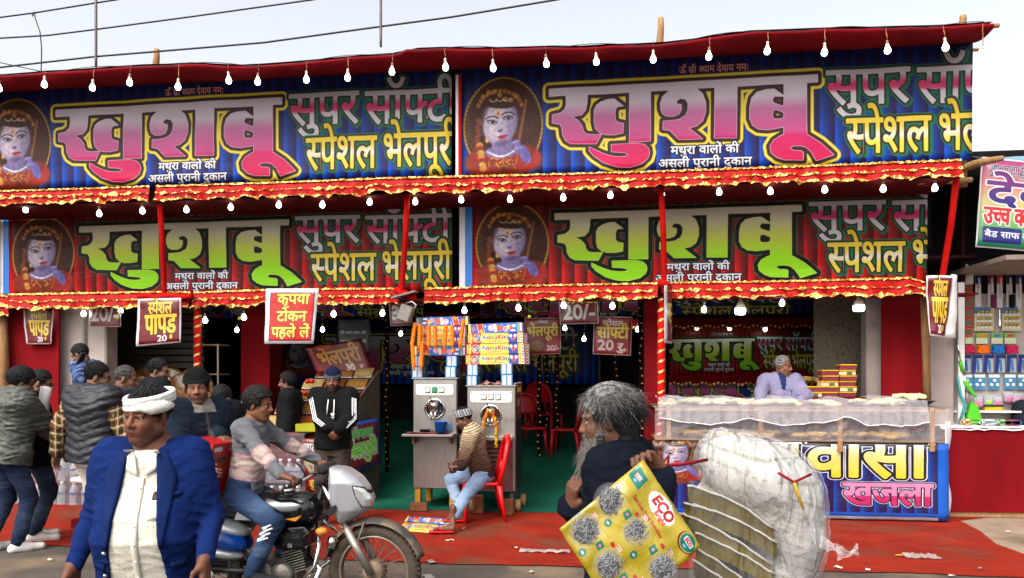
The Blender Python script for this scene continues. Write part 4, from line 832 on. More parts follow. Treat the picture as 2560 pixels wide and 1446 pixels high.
# ---------------------------------------------------------------- cartons
def carton_print(kind):
    c = Canvas(620, 120, (222, 184, 74))
    if kind == 'y':
        c.rect(0, 0, 50, 120, (222, 176, 66)); c.rect(0, 0, 30, 120, (196, 40, 30)); c.rect(8, 12, 22, 108, (226, 186, 80)); c.rect(50, 0, 150, 120, (196, 34, 26)); c.text('AMBY', 60, 60, 18, [(0, (240, 230, 220))], rot=-1.57)
        c.ell(105, 60, 46, 50, (236, 220, 190)); c.ell(105, 60, 41, 45, (40, 34, 44)); c.ell(96, 66, 26, 30, (196, 150, 110), 3); c.ell(118, 52, 22, 30, (120, 130, 150), 4); c.ell(92, 70, 11, 12, (230, 190, 150), 2); c.ell(92, 70, 5, 6, (60, 40, 40), 1)
        x = 166
        for ch_, col in zip('AmbyKing', [(40, 120, 200), (190, 30, 60), (50, 140, 60), (210, 40, 50), (150, 40, 60), (120, 40, 40), (60, 60, 110), (30, 130, 90)]):
            c.text(ch_, x, 72, 92, [(1.5, (250, 236, 180)), (0, col)], wt=3.2); x += GL[ch_][0]*.092+3
        c.text('Ice Cream Cones', 225, 104, 30, [(0, (60, 50, 60))], skew=.3, wt=.5); c.rect(460, 0, 560, 120, (44, 56, 140))
        for px, col in ((484, (236, 220, 210)), (534, (226, 190, 205))):
            c.poly([(px-14, 40), (px+14, 40), (510+(px-510)*.15, 100)], [(0, (220, 100, 50))]); c.ell(px, 34, 17, 19, col, 2)
        c.rect(560, 0, 592, 120, (228, 190, 80)); c.rect(566, 14, 586, 106, (214, 150, 50)); c.rect(592, 0, 620, 120, (214, 196, 196))
        for y in (20, 60, 96): c.rect(596, y-10, 616, y+8, (190, 60, 60))
    else:
        c.a[:] = np.array((50, 96, 172))/255; c.rect(0, 0, 26, 120, (226, 196, 90)); c.rect(26, 0, 100, 120, (66, 74, 140)); c.poly([(60, 40), (82, 62), (60, 86), (40, 62)], [(3, (230, 150, 130)), (0, (214, 70, 60))])
        c.poly([(98, 0), (160, 0), (186, 120), (124, 120)], [(4, (236, 230, 230)), (0, (200, 44, 34))]); c.text('कुरकुरे', 128, 78, 66, [(0, (230, 190, 70))], wt=1.2, rot=1.1)
        c.text('AMBY', 186, 24, 26, [(0, (236, 236, 240))], rot=1.3, wt=.8); c.ell(262, 54, 36, 40, (214, 160, 190), 3); c.ell(250, 44, 16, 16, (236, 196, 216), 4); c.poly([(290, 14), (320, 14), (330, 106), (296, 112)], [(0, (222, 214, 180))])
        c.poly([(322, 20), (390, 36), (390, 90), (330, 104)], [(0, (222, 84, 44))]); c.line([(380, 10), (440, 90)], 5, (90, 140, 214)); c.ell(430, 76, 28, 32, (240, 220, 220)); c.ell(430, 76, 23, 26, (190, 40, 60)); c.text('C', 420, 88, 40, [(0, (240, 240, 250))], wt=2)
        c.ell(462, 50, 22, 28, (230, 190, 90), 2); c.poly([(478, 30), (520, 60), (500, 90), (476, 84)], [(0, (206, 50, 40))]); c.ell(520, 40, 26, 16, (226, 230, 236), 4); c.ell(510, 96, 30, 12, (220, 226, 230), 4); c.rect(560, 0, 584, 120, (120, 150, 100)); c.rect(584, 0, 620, 120, (110, 74, 140)); c.rect(590, 10, 612, 110, (206, 200, 214))
    return c
PM_Y, PM_B = mat_print('yellow cone carton', carton_print('y').grain().image('yellow carton print'), .45, .05), mat_print('blue cone carton', carton_print('b').grain().image('blue carton print'), .45, .05)
CARD = [mat('carton side', (196, 176, 160), .7, var=.15, vscale=12)]
c = Canvas(120, 120, (70, 150, 206)); c.rect(14, 8, 52, 112, (224, 222, 226)); c.rect(68, 8, 106, 112, (224, 222, 226))
for k in range(9):
    for x in (18, 72): c.rect(x+2, 16+k*10, x+28-6*(k % 2), 19+k*10, (206, 150, 150))
PM_S = pm(c, 'small carton face', rough=.5, bump=0)
c = Canvas(240, 120, (30, 90, 160)); c.ell(46, 60, 17, 40, (210, 180, 110)); c.ell(46, 60, 12, 32, (60, 50, 60)); c.poly([(60, 10), (110, 10), (90, 110)], [(0, (200, 204, 214))]); c.ell(96, 60, 14, 34, (206, 160, 60)); c.rect(130, 30, 170, 100, (24, 110, 110)); c.rect(180, 50, 224, 100, (150, 170, 190))
PM_SS = pm(c, 'small carton side', rough=.5, bump=0)
def carton(label, u0, u1, v0, v1, Yp, pmat, tilt=0, d=.13, grp='ice cream cone cartons on the machines', flip=False, ry=0):
    a, b = P(u0, v1, Yp), P(u1, v0, Yp); w, h = b.x-a.x, b.z-a.z; mb = MB(); M4 = Matrix.Rotation(tilt, 4, 'Y') @ Matrix.Rotation(ry, 4, 'Z')
    mb.box((0, d/2, 0), (w, d, h), M=Matrix()); mb.mi = [0]*6
    mb.uv[0] = [(0, 0), (1, 0), (1, 1), (0, 1)] if not flip else [(1, 1), (0, 1), (0, 0), (1, 0)]
    mb.uv[1] = [(0, 0), (1, 0), (1, 1), (0, 1)]; mb.mi = [0, 2 if pmat is PM_S else 1, 1, 1, 1, 1]
    o = mb.build('cone_carton', [pmat, CARD[0], PM_SS]); o.matrix_world = Matrix.Translation(((a.x+b.x)/2, Yp, (a.z+b.z)/2)) @ M4
    return tag(o, label, 'carton', grp)
Yc = 8.9
carton('upside down blue cone carton on top of the left carton stack', 1040, 1169, 792, 815, Yc, PM_B, -.02, flip=True)
carton('upper yellow carton behind the hanging orange cones', 1050, 1163, 815, 840, Yc, PM_Y, 0); carton('lower yellow carton behind the hanging orange cones', 1050, 1162, 841, 865, Yc, PM_Y)
carton('blue cone carton at the bottom of the left long stack', 1036, 1164, 866, 889, Yc, PM_B, .01)
carton('blue cone carton on top of the right carton stack', 1171, 1306, 808, 833, 8.74, PM_B, -.035)
carton('uppermost yellow carton of the right stack', 1169, 1307, 833, 858, 8.73, PM_Y, -.02); carton('middle yellow carton of the right stack', 1166, 1309, 859, 885, 8.72, PM_Y, -.015); carton('lowest yellow carton of the right stack', 1164, 1311, 886, 911, 8.71, PM_Y, -.012)
for k, (du, v0, v1) in enumerate([(8, 834, 858), (13, 860, 885), (14, 886, 911)]):
    carton(f'carton behind the {["upper", "middle", "lowest"][k]} yellow carton of the right stack, showing its white end', 1180, 1308+du, v0, v1, 8.9, PM_Y)
for n_, (u0, u1, v0, v1, lab) in enumerate([(1031, 1056, 890, 916, 'upper small blue carton at the left of the left machine top'), (1030, 1056, 917, 944, 'lower small blue carton at the left of the left machine top'), (1116, 1142, 890, 916, 'upper small blue carton at the right of the left machine top'), (1113, 1139, 917, 944, 'lower small blue carton at the right of the left machine top')]): carton(lab, u0, u1, v0, v1, 8.86, PM_S, d=.3)
for n_, (u0, u1, v0, v1, lab) in enumerate([(1168, 1194, 912, 939, 'upper small blue carton at the left of the right machine top'), (1167, 1192, 940, 964, 'lower small blue carton at the left of the right machine top'), (1252, 1280, 909, 936, 'upper small blue carton at the right of the right machine top'), (1253, 1281, 937, 964, 'lower small blue carton at the right of the right machine top')]): carton(lab, u0, u1, v0, v1, 8.68, PM_S, d=.42, ry=0 if n_ < 2 else .12)
# stacks of orange cones
CONE = mat('orange wafer cone', (240, 128, 14), .6, var=.1, vscale=30)
for k, (u0, v0, u1, v1) in enumerate([(1038, 808, 1030, 865), (1050, 812, 1048, 866), (1072, 814, 1072, 866), (1087, 813, 1088, 866), (1115, 813, 1111, 866), (1131, 813, 1131, 865), (1159, 800, 1150, 864), (1030, 856, 1035, 918), (1056, 856, 1053, 918)]):
    a, b = P(u0, v0, 8.76), P(u1, v1, 8.76); n = 13; th = thing('cone_stack', f'{["leftmost upper", "second upper", "third upper", "fourth upper", "fifth upper", "sixth upper", "tall slanting rightmost", "lower leftmost", "lower second"][k]} stack of orange wafer cones on the left cartons', 'cone stack', a, 0, 'orange cone stacks')
    pr = []
    for j in range(n): pr += [(.024, j/n), (.028, (j+.55)/n), (.021, (j+.6)/n)]
    pr += [(.018, 1.0), (.012, 1.14), (0, 1.15)]; D = b-a; q = D.to_track_quat('Z', 'Y').to_matrix().to_4x4()
    MB().lathe([(r_, h_*D.length) for r_, h_ in pr], 12, M=q).build('cone', CONE, th, True)
# things on the drip table
tb = o1+Vector((w1*.7, -.16, zt+.016)); th = thing('plastic_tub', 'blue plastic mug on the drip table', 'mug', tb)
BLU = mat('blue plastic', (12, 96, 180), .35)
MB().lathe([(0, .0), (.062, 0), (.075, .14), (.08, .142), (.072, .138), (.058, .01), (0, .008)], 20).build('bowl', BLU, th, True); MB().tube([(.075, 0, .12), (.12, 0, .11), (.115, 0, .05), (.066, 0, .03)], .008, 6).build('handle', BLU, th, True)
o = MB().lathe([(0, 0), (.05, 0), (.062, .045), (.066, .047), (.058, .04), (0, .01)], 18).build('steel_bowl', M['steel_dk'], None, True); o.location = o1+Vector((w1*.33, -.14, zt+.016)); tag(o, 'small steel bowl beside the blue mug', 'bowl')
o = MB().grid(lambda u, v: (.5*u, .2*v, .012+.02*fbm(u*4, v*4, 2)), 16, 8).build('cloth_rag', mat('maroon rag', (104, 50, 50), .9), None, True); o.location = o1+Vector((-.02, -.28, zt+.016)); tag(o, 'crumpled maroon rag on the drip table', 'rag')
o = MB().grid(lambda u, v: (.3*u, .2*v, .03+.05*fbm(u*5, v*5, 7)), 16, 8).build('cloth_rag', mat('pink rag', (170, 120, 110), .9), None, True); o.location = P(1196, 963, 8.72)+Vector((0, 0, -.02)); tag(o, 'crumpled pink rag between small cartons on the right machine', 'rag')
c = Canvas(70, 220, (128, 20, 26)); frame(c, (200, 190, 200), 4); c.text('स्पेशल', 36, 60, 80, [(0, YEL)], anchor='c', wt=2, width=54); c.ell(35, 120, 20, 26, (170, 130, 120), 3); c.ell(35, 176, 18, 20, (150, 60, 60), 3)
sheet_sign('side_poster', 'narrow red poster on the side of the right machine', 'poster', [(1286, 958), (1304, 955), (1303, 1042), (1288, 1054)], [8.66, 8.95, 8.95, 8.66], pm(c, 'side poster'))
c = Canvas(60, 200, (128, 20, 26)); c.rect(0, 60, 60, 200, (206, 164, 60)); c.ell(30, 30, 24, 24, (220, 210, 190)); c.ell(30, 30, 17, 17, (50, 40, 50)); c.text('AmbyKing', 34, 190, 40, [(0, (120, 40, 40))], rot=-1.57, wt=1)
sheet_sign('carton_sheet', 'flattened yellow carton stuck between the two machines', 'carton sheet', [(1145, 1085), (1166, 1085), (1166, 1190), (1147, 1190)], 8.9, pm(c, 'carton sheet'))
PM_FL = PM_Y
for k, (q, lab) in enumerate([([(1020, 1290), (1135, 1297), (1122, 1312), (1012, 1303)], 'flattened blue carton on the red carpet, farther one'), ([(1012, 1304), (1122, 1313), (1108, 1334), (992, 1326)], 'flattened yellow carton on the red carpet by the slippers')]):
    pts = [G(u, v, .018-.003*k) for u, v in q]; mb = MB().grid(lambda s, t: pts[3].lerp(pts[2], s).lerp(pts[0].lerp(pts[1], s), t)+Vector((0, 0, .006*abs(fbm(s*5, t*3, k)))), 10, 4)
    o = mb.build('carton_sheet', [PM_B, PM_Y][k], None, True, off=pts[0]); sm = o.modifiers.new('thickness', 'SOLIDIFY'); sm.thickness = .003; sm.offset = -1; tag(o, lab, 'carton sheet')
# ---------------------------------------------------------------- snack counter on the left
MARP = mat('maroon painted board', (96, 12, 22), .5, var=.15); TOM = mat('ripe tomato', (190, 34, 12), .3, var=.15, vscale=20)
FOIL = mat('crumpled foil', (196, 188, 180), .3, .9, var=.2, vscale=20, bump=1, bscale=80)
cnt = thing('snack_counter', 'stepped snack counter with foil trays, maroon front and leaning side', 'counter', (*G(760, 1230)[:2], .015)); CO = cnt.location.copy()
snack = [mat('fried noodles heap', (150, 104, 50), .9, var=.45, vscale=60, bump=1, bscale=200), mat('puffed rice heap', (176, 146, 94), .9, var=.4, vscale=60, bump=1, bscale=180), mat('spiced snack heap', (126, 64, 30), .9, var=.45, vscale=60, bump=1, bscale=200)]
steps = [(612, 800, 1100, 8.75), (648, 862, 1068, 8.92), (683, 880, 1036, 9.09), (720, 895, 1004, 9.26), (752, 915, 974, 9.43), (786, 930, 946, 9.6)]
for k, (u0, u1, v, Yp) in enumerate(steps):
    a, b = P(u0, v, Yp), P(u1, v, Yp)
    MB().box(((a.x+b.x)/2, Yp+.09, a.z/2), (b.x-a.x, .17, a.z-.004*k)).build('step', MARP, cnt, off=CO)
    n = 3; w = (b.x-a.x)/n
    for j in range(n):
        cx = a.x+w*(j+.5); tr = MB()
        tr.box((cx, Yp+.085, a.z+.012), (w*.96, .165, .02), bev=.006); tr.build('snack_tray', FOIL, cnt, off=CO)
        MB().grid(lambda s, t: (cx+(s-.5)*w*.92, Yp+.005+.15*t-.02*math.sin(math.pi*t), a.z+.02+.115*t+.03*math.sin(math.pi*s)**.5*math.sin(math.pi*min(1, t+.02))**.6+.014*fbm(s*9, t*6, k+j*3)), 14, 10).build('snack_heap', snack[(k+j) % 3], cnt, True, off=CO)
    for j in range((3, 0, 4, 3, 2, 0)[k]):
        x = a.x+w*(.25+.22*j) if k != 0 else b.x-w*(.3+.2*j); o = MB().ball((0, 0, 0), .034, 12, 8, (1, 1, .85)).build('tomato', TOM, None, True); o.location = (x, Yp+.04, a.z+.105)
        tag(o, f'{ordinal(j)} red tomato from the left on the {["bottom", "second", "third", "fourth", "fifth"][k]} snack step', 'tomato', 'tomatoes on the snack trays')
a, b = P(870, 1060, 8.74), P(932, 1010, 9.78)
side = MB().add([(P(858, 1068, 8.92).x, 8.84, 0), (P(930, 946, 9.6).x+.05, 9.78, 0), (P(930, 940, 9.6).x+.05, 9.78, P(930, 936, 9.6).z+.06), (P(862, 1068, 8.92).x+.01, 8.84, P(862, 1060, 8.92).z+.05)], [(0, 1, 2, 3)])
o = side.build('side_board', mat('stained grey board', (104, 92, 80), .6, .2, var=.45, vscale=5, bump=.3, dirt=((70, 40, 30), 5, .55)), cnt, off=CO); sm = o.modifiers.new('thickness', 'SOLIDIFY'); sm.thickness = .02
c = striped(230, 240, (70, 14, 24), .3, 30); frame(c, (24, 60, 140), 12)
c.text('स्पेशल', 115, 82, 110, [(3, (220, 220, 226)), (1.5, (16, 16, 20)), (0, (60, 150, 50))], anchor='c', wt=2); c.text('भेलपुरी', 20, 176, 180, [(5, (220, 220, 226)), (2.5, (16, 16, 20)), (0, (96, 170, 50))], wt=3, width=190)
sheet_sign('bhelpuri_banner', 'blue edged banner with green bhelpuri lettering leaning by the snack counter', 'banner', [(856, 1064), (944, 1046), (954, 1158), (868, 1186)], [8.86, 9.25, 9.25, 8.86], pm(c, 'bhelpuri banner', rough=.3), .02)
c = striped(120, 240, (130, 18, 22)); c.text('चाट', 60, 60, 100, [(2, (20, 10, 10)), (0, (230, 226, 224))], anchor='c', wt=2.4); c.text('स', 50, 150, 210, [(4, (230, 224, 220)), (2, (20, 14, 14)), (0, (190, 176, 130))], anchor='c', wt=3); c.text('शुद्ध', 60, 222, 90, [(0, YEL)], anchor='c', wt=2)
sheet_sign('counter_banner', 'red lettered banner on the counter front beside the bottle packs', 'banner', [(752, 1096), (796, 1098), (806, 1225), (764, 1230)], 8.6, pm(c, 'counter banner'), .01)
tb = thing('serving_table', 'low maroon serving table in front of the steel cans', 'table', (*G(640, 1240)[:2], .015)); a, b = P(565, 1085, 8.55), P(752, 1085, 8.55); z = a.z
MB().box(((a.x+b.x)/2, 8.75, z), (b.x-a.x, .45, .035), bev=.008).build('tabletop', MARP, tb, off=tb.location); MB().box(((a.x+b.x)/2, 8.60, z-.3), (b.x-a.x-.04, .02, .58)).build('front_panel', M['maroon_dk'], tb, off=tb.location)
for x in (a.x+.05, b.x-.05): MB().box((x, 8.9, z/2), (.05, .05, z-.04)).build('leg', M['wood'], tb, off=tb.location)
for k, (u, v, w, d, m_, lab) in enumerate([(600, 1074, .16, .12, 'white', 'small white tray on the serving table'), (690, 1075, .2, .16, 'white', 'larger white tray of herbs on the serving table'), (775, 1070, .3, .2, None, 'yellow green crate beside the black hooded man')]):
    p = P(u, v, 8.7); o = MB(); mm = M['white'] if m_ else mat('yellow green plastic', (150, 148, 20), .5)
    o.box((0, 0, .005), (w, d, .01)); hgt = .035 if m_ else .1
    for sx in (-1, 1): o.box((sx*(w/2-.006), 0, hgt/2), (.012, d, hgt)); o.box((0, sx*(d/2-.006), hgt/2), (w-.026, .012, hgt))
    o = o.build('food_tray', mm); o.location = (p.x, 8.72, z+.02); tag(o, lab, 'tray')
SST = mat('ribbed steel can', (160, 150, 140), .3, .9, var=.15, bump=.1)
for u, lab, r in ((616, 'ribbed steel can behind the serving table', .14), (590, 'darker steel can left of the ribbed one', .1)):
    p = P(u, 1075, 9.0); pr = [(0, 0), (r, 0)]
    for i in range(9): pr += [(r, .03+i*.033), (r*1.03, .04+i*.033), (r, .052+i*.033)]
    pr += [(r, .36), (r*1.04, .37), (r*.9, .38), (0, .37)]
    o = MB().lathe(pr, 24).build('steel_can', SST, None, True); o.location = (p.x, 9.0, p.z-.02); tag(o, lab, 'can')
    sp = MB().box((0, 0, -o.location.z/2), (r*1.6, r*1.6, o.location.z)).build('can_stand', M['maroon_dk'], None); sp.location = o.location; tag(sp, f'maroon stand under the {"ribbed" if r > .12 else "darker"} steel can', 'stand')
# sack with tomatoes on top
p = G(553, 1190); o = MB()
o.lathe([(0, 0), (.15, 0), (.17, .2), (.155, .5), (.165, .8), (.15, 1.05), (.15, 1.28), (.135, 1.3), (0, 1.27)], 22)
o.v = [(x*(1+.06*fbm(x*9, y*9, zz*3)), y*(1+.06*fbm(x*9, y*9+4, zz*3)), zz) for x, y, zz in o.v]
o = o.build('tall_sack', mat('cream woven sack', (206, 180, 122), .85, var=.25, vscale=8, bump=.8, bscale=18), None, True); o.location = (p.x, 9.2, .012); tag(o, 'tall cream woven sack with tomatoes heaped on top', 'sack')
for j in range(7):
    q = MB().ball((0, 0, 0), .036, 10, 7, (1, 1, .86)).build('tomato', TOM, None, True); q.location = (p.x+.1*math.cos(j*.9), 9.2+.09*math.sin(j*.9)-.02, 1.33); tag(q, f'{ordinal(j)} red tomato counted anticlockwise in the heap on the tall cream sack', 'tomato', 'tomatoes heaped on the sack')
# brown papad sheets in plastic behind the men, grey shutter above
pp = thing('papad_pile', 'big heap of brown papads wrapped in shiny plastic behind the men', 'papad pile', (P(375, 950, 9.9).x, 9.9, 1.1))
PAP = mat('brown papad under plastic', (116, 78, 34), .22, var=.5, vscale=9, bump=1, bscale=11, spec=.8)
for k in range(11):
    x, zz = -.62+.125*k, .1*math.sin(k*2.1)
    o_ = MB().lathe([(0, 0), (.27, .0), (.29, .012), (.27, .03), (0, .02)], 18, (x, .06*(k % 3), .25+zz), 'Y', Matrix.Rotation(.3*math.sin(k), 4, 'Y'))
    o_.v = [(a_+.02*fbm(a_*9, c_*9, k), b_+.03*fbm(a_*7, c_*7, k+3), c_) for a_, b_, c_ in o_.v]; o_.build('papad', PAP, pp, True)
MB().box((0, .1, -.42), (1.5, .6, .8), bev=.02).build('base_cloth', M['maroon_dk'], pp)
sh = thing('slatted_shutter', 'dark grey slatted shutter behind the papad heap', 'shutter', P(370, 830, 10.4))
for k in range(12): MB().box((0, .02*(k % 2), -.5+k*.1), (1.75, .025, .085), bev=.006).build('slat', mat('grey shutter slat', (84, 74, 66), .6, .3, var=.2), sh)
gl = thing('glass_case', 'dark framed glass case right of the gold wound post', 'display case', (P(530, 880, 9.3).x, 9.3, 1.2))
for zz in (.0, .42, .8): MB().box((0, 0, zz), (.32, .3, .015)).build('shelf', M['wood'], gl)
for sx in (-1, 1): MB().box((sx*.16, -.14, .4), (.018, .018, .82)).build('frame_bar', M['steel'], gl)
MB().box((0, .02, .13), (.22, .2, .2), bev=.02).build('goods', snack[0], gl); MB().box((0, 0, -.59), (.36, .34, 1.16)).build('plinth', M['maroon_dk'], gl)
# ---------------------------------------------------------------- water bottles
def bottle_mat():
    m = mat('clear bottle plastic', (190, 194, 200), .1, var=.05, alpha=.3, spec=.8); return m
BOT, BCAP, BLAB = bottle_mat(), mat('bottle cap', (226, 230, 236), .4), mat('bottle label ring', (60, 76, 140), .4)
bp0 = []
def bottle(p, label, grp):
    if not bp0:
        th = thing('water_bottle', label, 'bottle', p, 0, grp); pr = [(0, .0), (.052, .0), (.06, .012), (.056, .05), (.06, .06), (.056, .09), (.06, .1), (.06, .165), (.054, .18), (.04, .22), (.02, .25), (.018, .262)]
        MB().lathe(pr, 14).build('bottle_body', BOT, th, True); MB().lathe([(.021, .258), (.022, .285), (0, .287)], 10).build('bottle_cap', BCAP, th, True)
        lb = MB().lathe([(.0605, .14), (.0605, .15)], 14, cap=False)
        for an in (-1.9, -1.2): lb.lathe([(0, .0), (.02, .0), (.02, .002), (0, .002)], 10, (.061*math.cos(an), .061*math.sin(an), .145), 'Y', Matrix.Rotation(an+1.57, 4, 'Z'))
        lb.build('bottle_label', BLAB, th, True); bp0.append(th); return th
    th = copy_thing(bp0[0], p, label, random.uniform(-.5, .5)); th['group'] = grp; return th
for r_ in range(4):
    for k in range(8):
        u = 36+k*30+(r_ % 2)*2; p = P(u, 1267-r_*57, 8.55)
        if r_ == 3 and k < 4: continue
        bottle((p.x, p.y, .012+.292*r_), f'{ordinal(k)} clear water bottle from the left in the {["bottom", "second", "third", "topmost"][r_]} row behind the standing men', 'water bottles stacked behind the men')
for r_ in range(2):
    for k in range(8):
        p = P(592+k*22, 1252-r_*72, 8.5-.0*r_); bottle((p.x, p.y, .3*r_+.012+.02*r_), f'{ordinal(k)} clear water bottle from the left in the {["lower", "upper"][r_]} pack before the snack counter', 'water bottles packed before the snack counter')
WRAP = mat_film('clear shrink wrap', (206, 206, 212), .12, .14, 7, .03)
for lab, u0, u1, v0, v1, Yp in (('clear shrink wrap round the bottles behind the men', 26, 262, 1040, 1267, 8.46), ('clear shrink wrap round the bottles before the snack counter', 580, 762, 1085, 1252, 8.42)):
    a, b = P(u0, v1, Yp), P(u1, v0, Yp); mb = MB().grid(lambda s, t: (a.x+(b.x-a.x)*s, Yp+.02*fbm(s*12, t*5, Yp)+.02*math.sin(t*25), .02+(b.z-.02)*t), 30, 14); mb.grid(lambda s, t: (a.x+(b.x-a.x)*s, Yp+.3*t, b.z+.01*fbm(s*9, t*3, 1)), 20, 4)
    o = mb.build('plastic_wrap', WRAP, None, True, off=a); tag(o, lab, 'plastic wrap')
# ---------------------------------------------------------------- sweets counter on the right
YK = 8.65; kc = thing('sweets_counter', 'long sweets counter with wooden frame, plastic sheet and blue Hindi banner front', 'counter', (P(2000, 1300, YK).x, YK, 0)); KO = kc.location.copy()
x0, x1 = P(1632, 1200, YK).x, P(2372, 1200, YK).x; zb1, zb0 = P(2200, 1108, YK).z, .03; ztop = P(2200, 1018, YK).z
MB().box(((x0+x1)/2, YK+.42, zb1/2), (x1-x0-.02, .78, zb1-.03)).build('base_box', M['maroon_dk'], kc, off=KO)
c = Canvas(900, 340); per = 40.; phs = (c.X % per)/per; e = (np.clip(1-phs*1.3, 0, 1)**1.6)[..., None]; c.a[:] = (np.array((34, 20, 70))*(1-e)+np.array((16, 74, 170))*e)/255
c.rect(0, 310, 900, 340, (24, 84, 180)); c.rect(0, 328, 900, 340, (214, 214, 220)); c.rect(868, 0, 900, 340, (20, 90, 190)); portrait(c, 78, 70, 92, 120)
c.text('मथुरा', 190, 150, 470, [(11, (226, 222, 226)), (8, (30, 24, 30)), (0, vgrad([(0, (226, 220, 216)), (60, (222, 206, 130)), (150, (222, 196, 50))]))], wt=6.5, width=270)
c.text('वासी', 478, 150, 470, [(11, (226, 222, 226)), (8, (30, 24, 30)), (0, vgrad([(0, (226, 220, 216)), (60, (222, 206, 130)), (150, (222, 196, 50))]))], wt=6.5, width=362)
c.rect(480, -4, 840, 7, (30, 24, 30))
c.text('स्पेशल', 300, 274, 260, [(6, (226, 222, 226)), (4, (40, 20, 40)), (0, vgrad([(190, (214, 130, 170)), (235, (206, 120, 160)), (236, (186, 40, 100)), (290, (180, 34, 90))]))], wt=3.6, width=210)
c.text('खजला', 590, 274, 260, [(6, (226, 222, 226)), (4, (40, 20, 40)), (0, vgrad([(190, (214, 130, 170)), (235, (206, 120, 160)), (236, (186, 40, 100)), (290, (180, 34, 90))]))], wt=3.6, width=262)
mb = MB().grid(lambda s, t: (x0+(x1-x0)*s, YK+.012*fbm(s*14, t*4, 2)+.006*math.sin(s*50), zb0+(zb1-zb0)*t), 60, 10)
o = mb.build('front_banner', pm(c, 'sweets banner', rough=.25, bump=.4), kc, True, off=KO); sm = o.modifiers.new('thickness', 'SOLIDIFY'); sm.thickness = .003; sm.offset = -1
WB = M['woodx']
for u in (1902, 2100, 2330): a = P(u, 1130, YK-.03); b = P(u, 1020, YK-.03); MB().box((a.x, YK-.03, (a.z+b.z)/2), (.05, .03, b.z-a.z), bev=.004).build('upright', M['wood'], kc, off=KO)
a = P(1672, 1100, YK-.03); b = P(1668, 1010, YK-.03); MB().box((a.x, YK-.03, (a.z+b.z)/2), (.05, .03, b.z-a.z), bev=.004).build('upright', M['wood'], kc, off=KO)
for dy in (0, .8): MB().box(((x0+x1)/2, YK+.01+dy, ztop-.03), (x1-x0-.06, .03, .045), bev=.004).build('rail', WB, kc, off=KO)
MB().box(((x0+x1)/2, YK+.4, zb1+.01), (x1-x0-.06, .74, .012)).build('inner_shelf', mat('brown shelf', (130, 100, 60), .7), kc, off=KO)
MB().box(((x0+x1)/2, YK+.41, ztop-.005), (x1-x0, .86, .012)).build('counter_top', M['steel'], kc, off=KO)
FILM = mat_film('clear plastic sheet', (206, 200, 204), .2, .12, 5, .05)
MB().grid(lambda s, t: (x0+.02+(x1-x0-.04)*s, YK-.05+.012*fbm(s*16, t*5, 4), zb1+.02+(ztop-zb1-.03)*t), 60, 8).build('plastic_front', FILM, kc, True, off=KO)
KH_ = mat('golden khajla pastry', (186, 146, 74), .8, var=.4, vscale=12, bump=1, bscale=30)
def lumps(name, cx0, cx1, y0, y1, z, n, r, lab, m_):
    th = thing(name, lab, 'sweets', ((cx0+cx1)/2, (y0+y1)/2, z))
    for k in range(n):
        x, y = random.uniform(cx0, cx1)-th.location.x, random.uniform(y0, y1)-th.location.y; b_ = MB().lathe([(0, 0), (r*.8, .004), (r, .02), (r*.85, .045), (r*.4, .05), (0, .045)], 12, (x, y, .0+.03*random.random()), 'Z', Matrix.Rotation(random.uniform(-.3, .3), 4, 'X')); b_.v = [(q[0]+.008*fbm(q[0]*30, q[1]*30, k), q[1], q[2]+.012*fbm(q[0]*25, q[1]*25, k+2)) for q in b_.v]; b_.build('pastry', m_, th, True)
    return th
lumps('khajla_pile', x0+.3, x0+1.4, YK+.1, YK+.6, zb1+.03, 26, .11, 'golden pastries inside the sweets counter, left part', KH_); lumps('khajla_pile', x0+1.6, x1-.3, YK+.1, YK+.6, zb1+.03, 30, .11, 'golden pastries inside the sweets counter, right part', KH_)
lumps('khajla_pile', x0+.15, x1-.35, YK+.15, YK+.72, ztop-.004, 44, .11, 'pale pastries under the white net on the counter top', mat('pale khajla pastry', (206, 188, 150), .8, var=.25, vscale=12, bump=1, bscale=30))
o = lumps('khajla_pile', x1-.34, x1-.12, YK+.2, YK+.6, ztop+.06, 14, .06, 'uncovered pale pastry heap at the right counter end', mat('cream pastry', (216, 200, 150), .8, var=.2, vscale=12, bump=1, bscale=30))
o = MB().lathe([(0, 0), (.16, 0), (.24, .05), (.25, .052), (.16, .012), (0, .012)], 26).build('frying_pan', M['blackp'], None, True); o.location = (x1-.22, YK+.42, ztop+.006); tag(o, 'black shallow pan under the pastry heap at the right counter end', 'pan')
NET = mat('white net cloth', (196, 190, 192), .8, var=.25, vscale=16, alpha=.34, bump=1, bscale=30)
def netp(s, t):
    x = x0+.06+(x1-x0-.3)*s; hang = .16+.07*abs(math.sin(s*9))+.05*fbm(s*8, 2, 1)
    if t < .6:
        y = YK+.8-(.84)*(t/.6); z = ztop+.085+.03*fbm(s*10, t*4, 3)*(1 if t > .05 else .2)+.02*math.sin(s*30)
    else:
        q = (t-.6)/.4; y = YK-.05-.04*q-.024*math.sin(s*75+3*math.sin(s*20))*q-.015*math.sin(s*170)*q; z = ztop+.08+.02*fbm(s*10, 2.4, 3)-(hang+.05)*q
    return (x, y, z)
o = MB().grid(netp, 110, 26).build('net_cloth', NET, None, True, off=(x0, YK, ztop)); tag(o, 'white net cloth draped over the top of the sweets counter', 'net')
tl = MB().tube([Vector(netp(s/60, 1.0)) for s in range(61)], .006, 5); 
o2_ = tl.build('net_hem', M['white'], None, True, off=(x0, YK, ztop)); o2_.parent = o; o2_.location = (0, 0, 0)
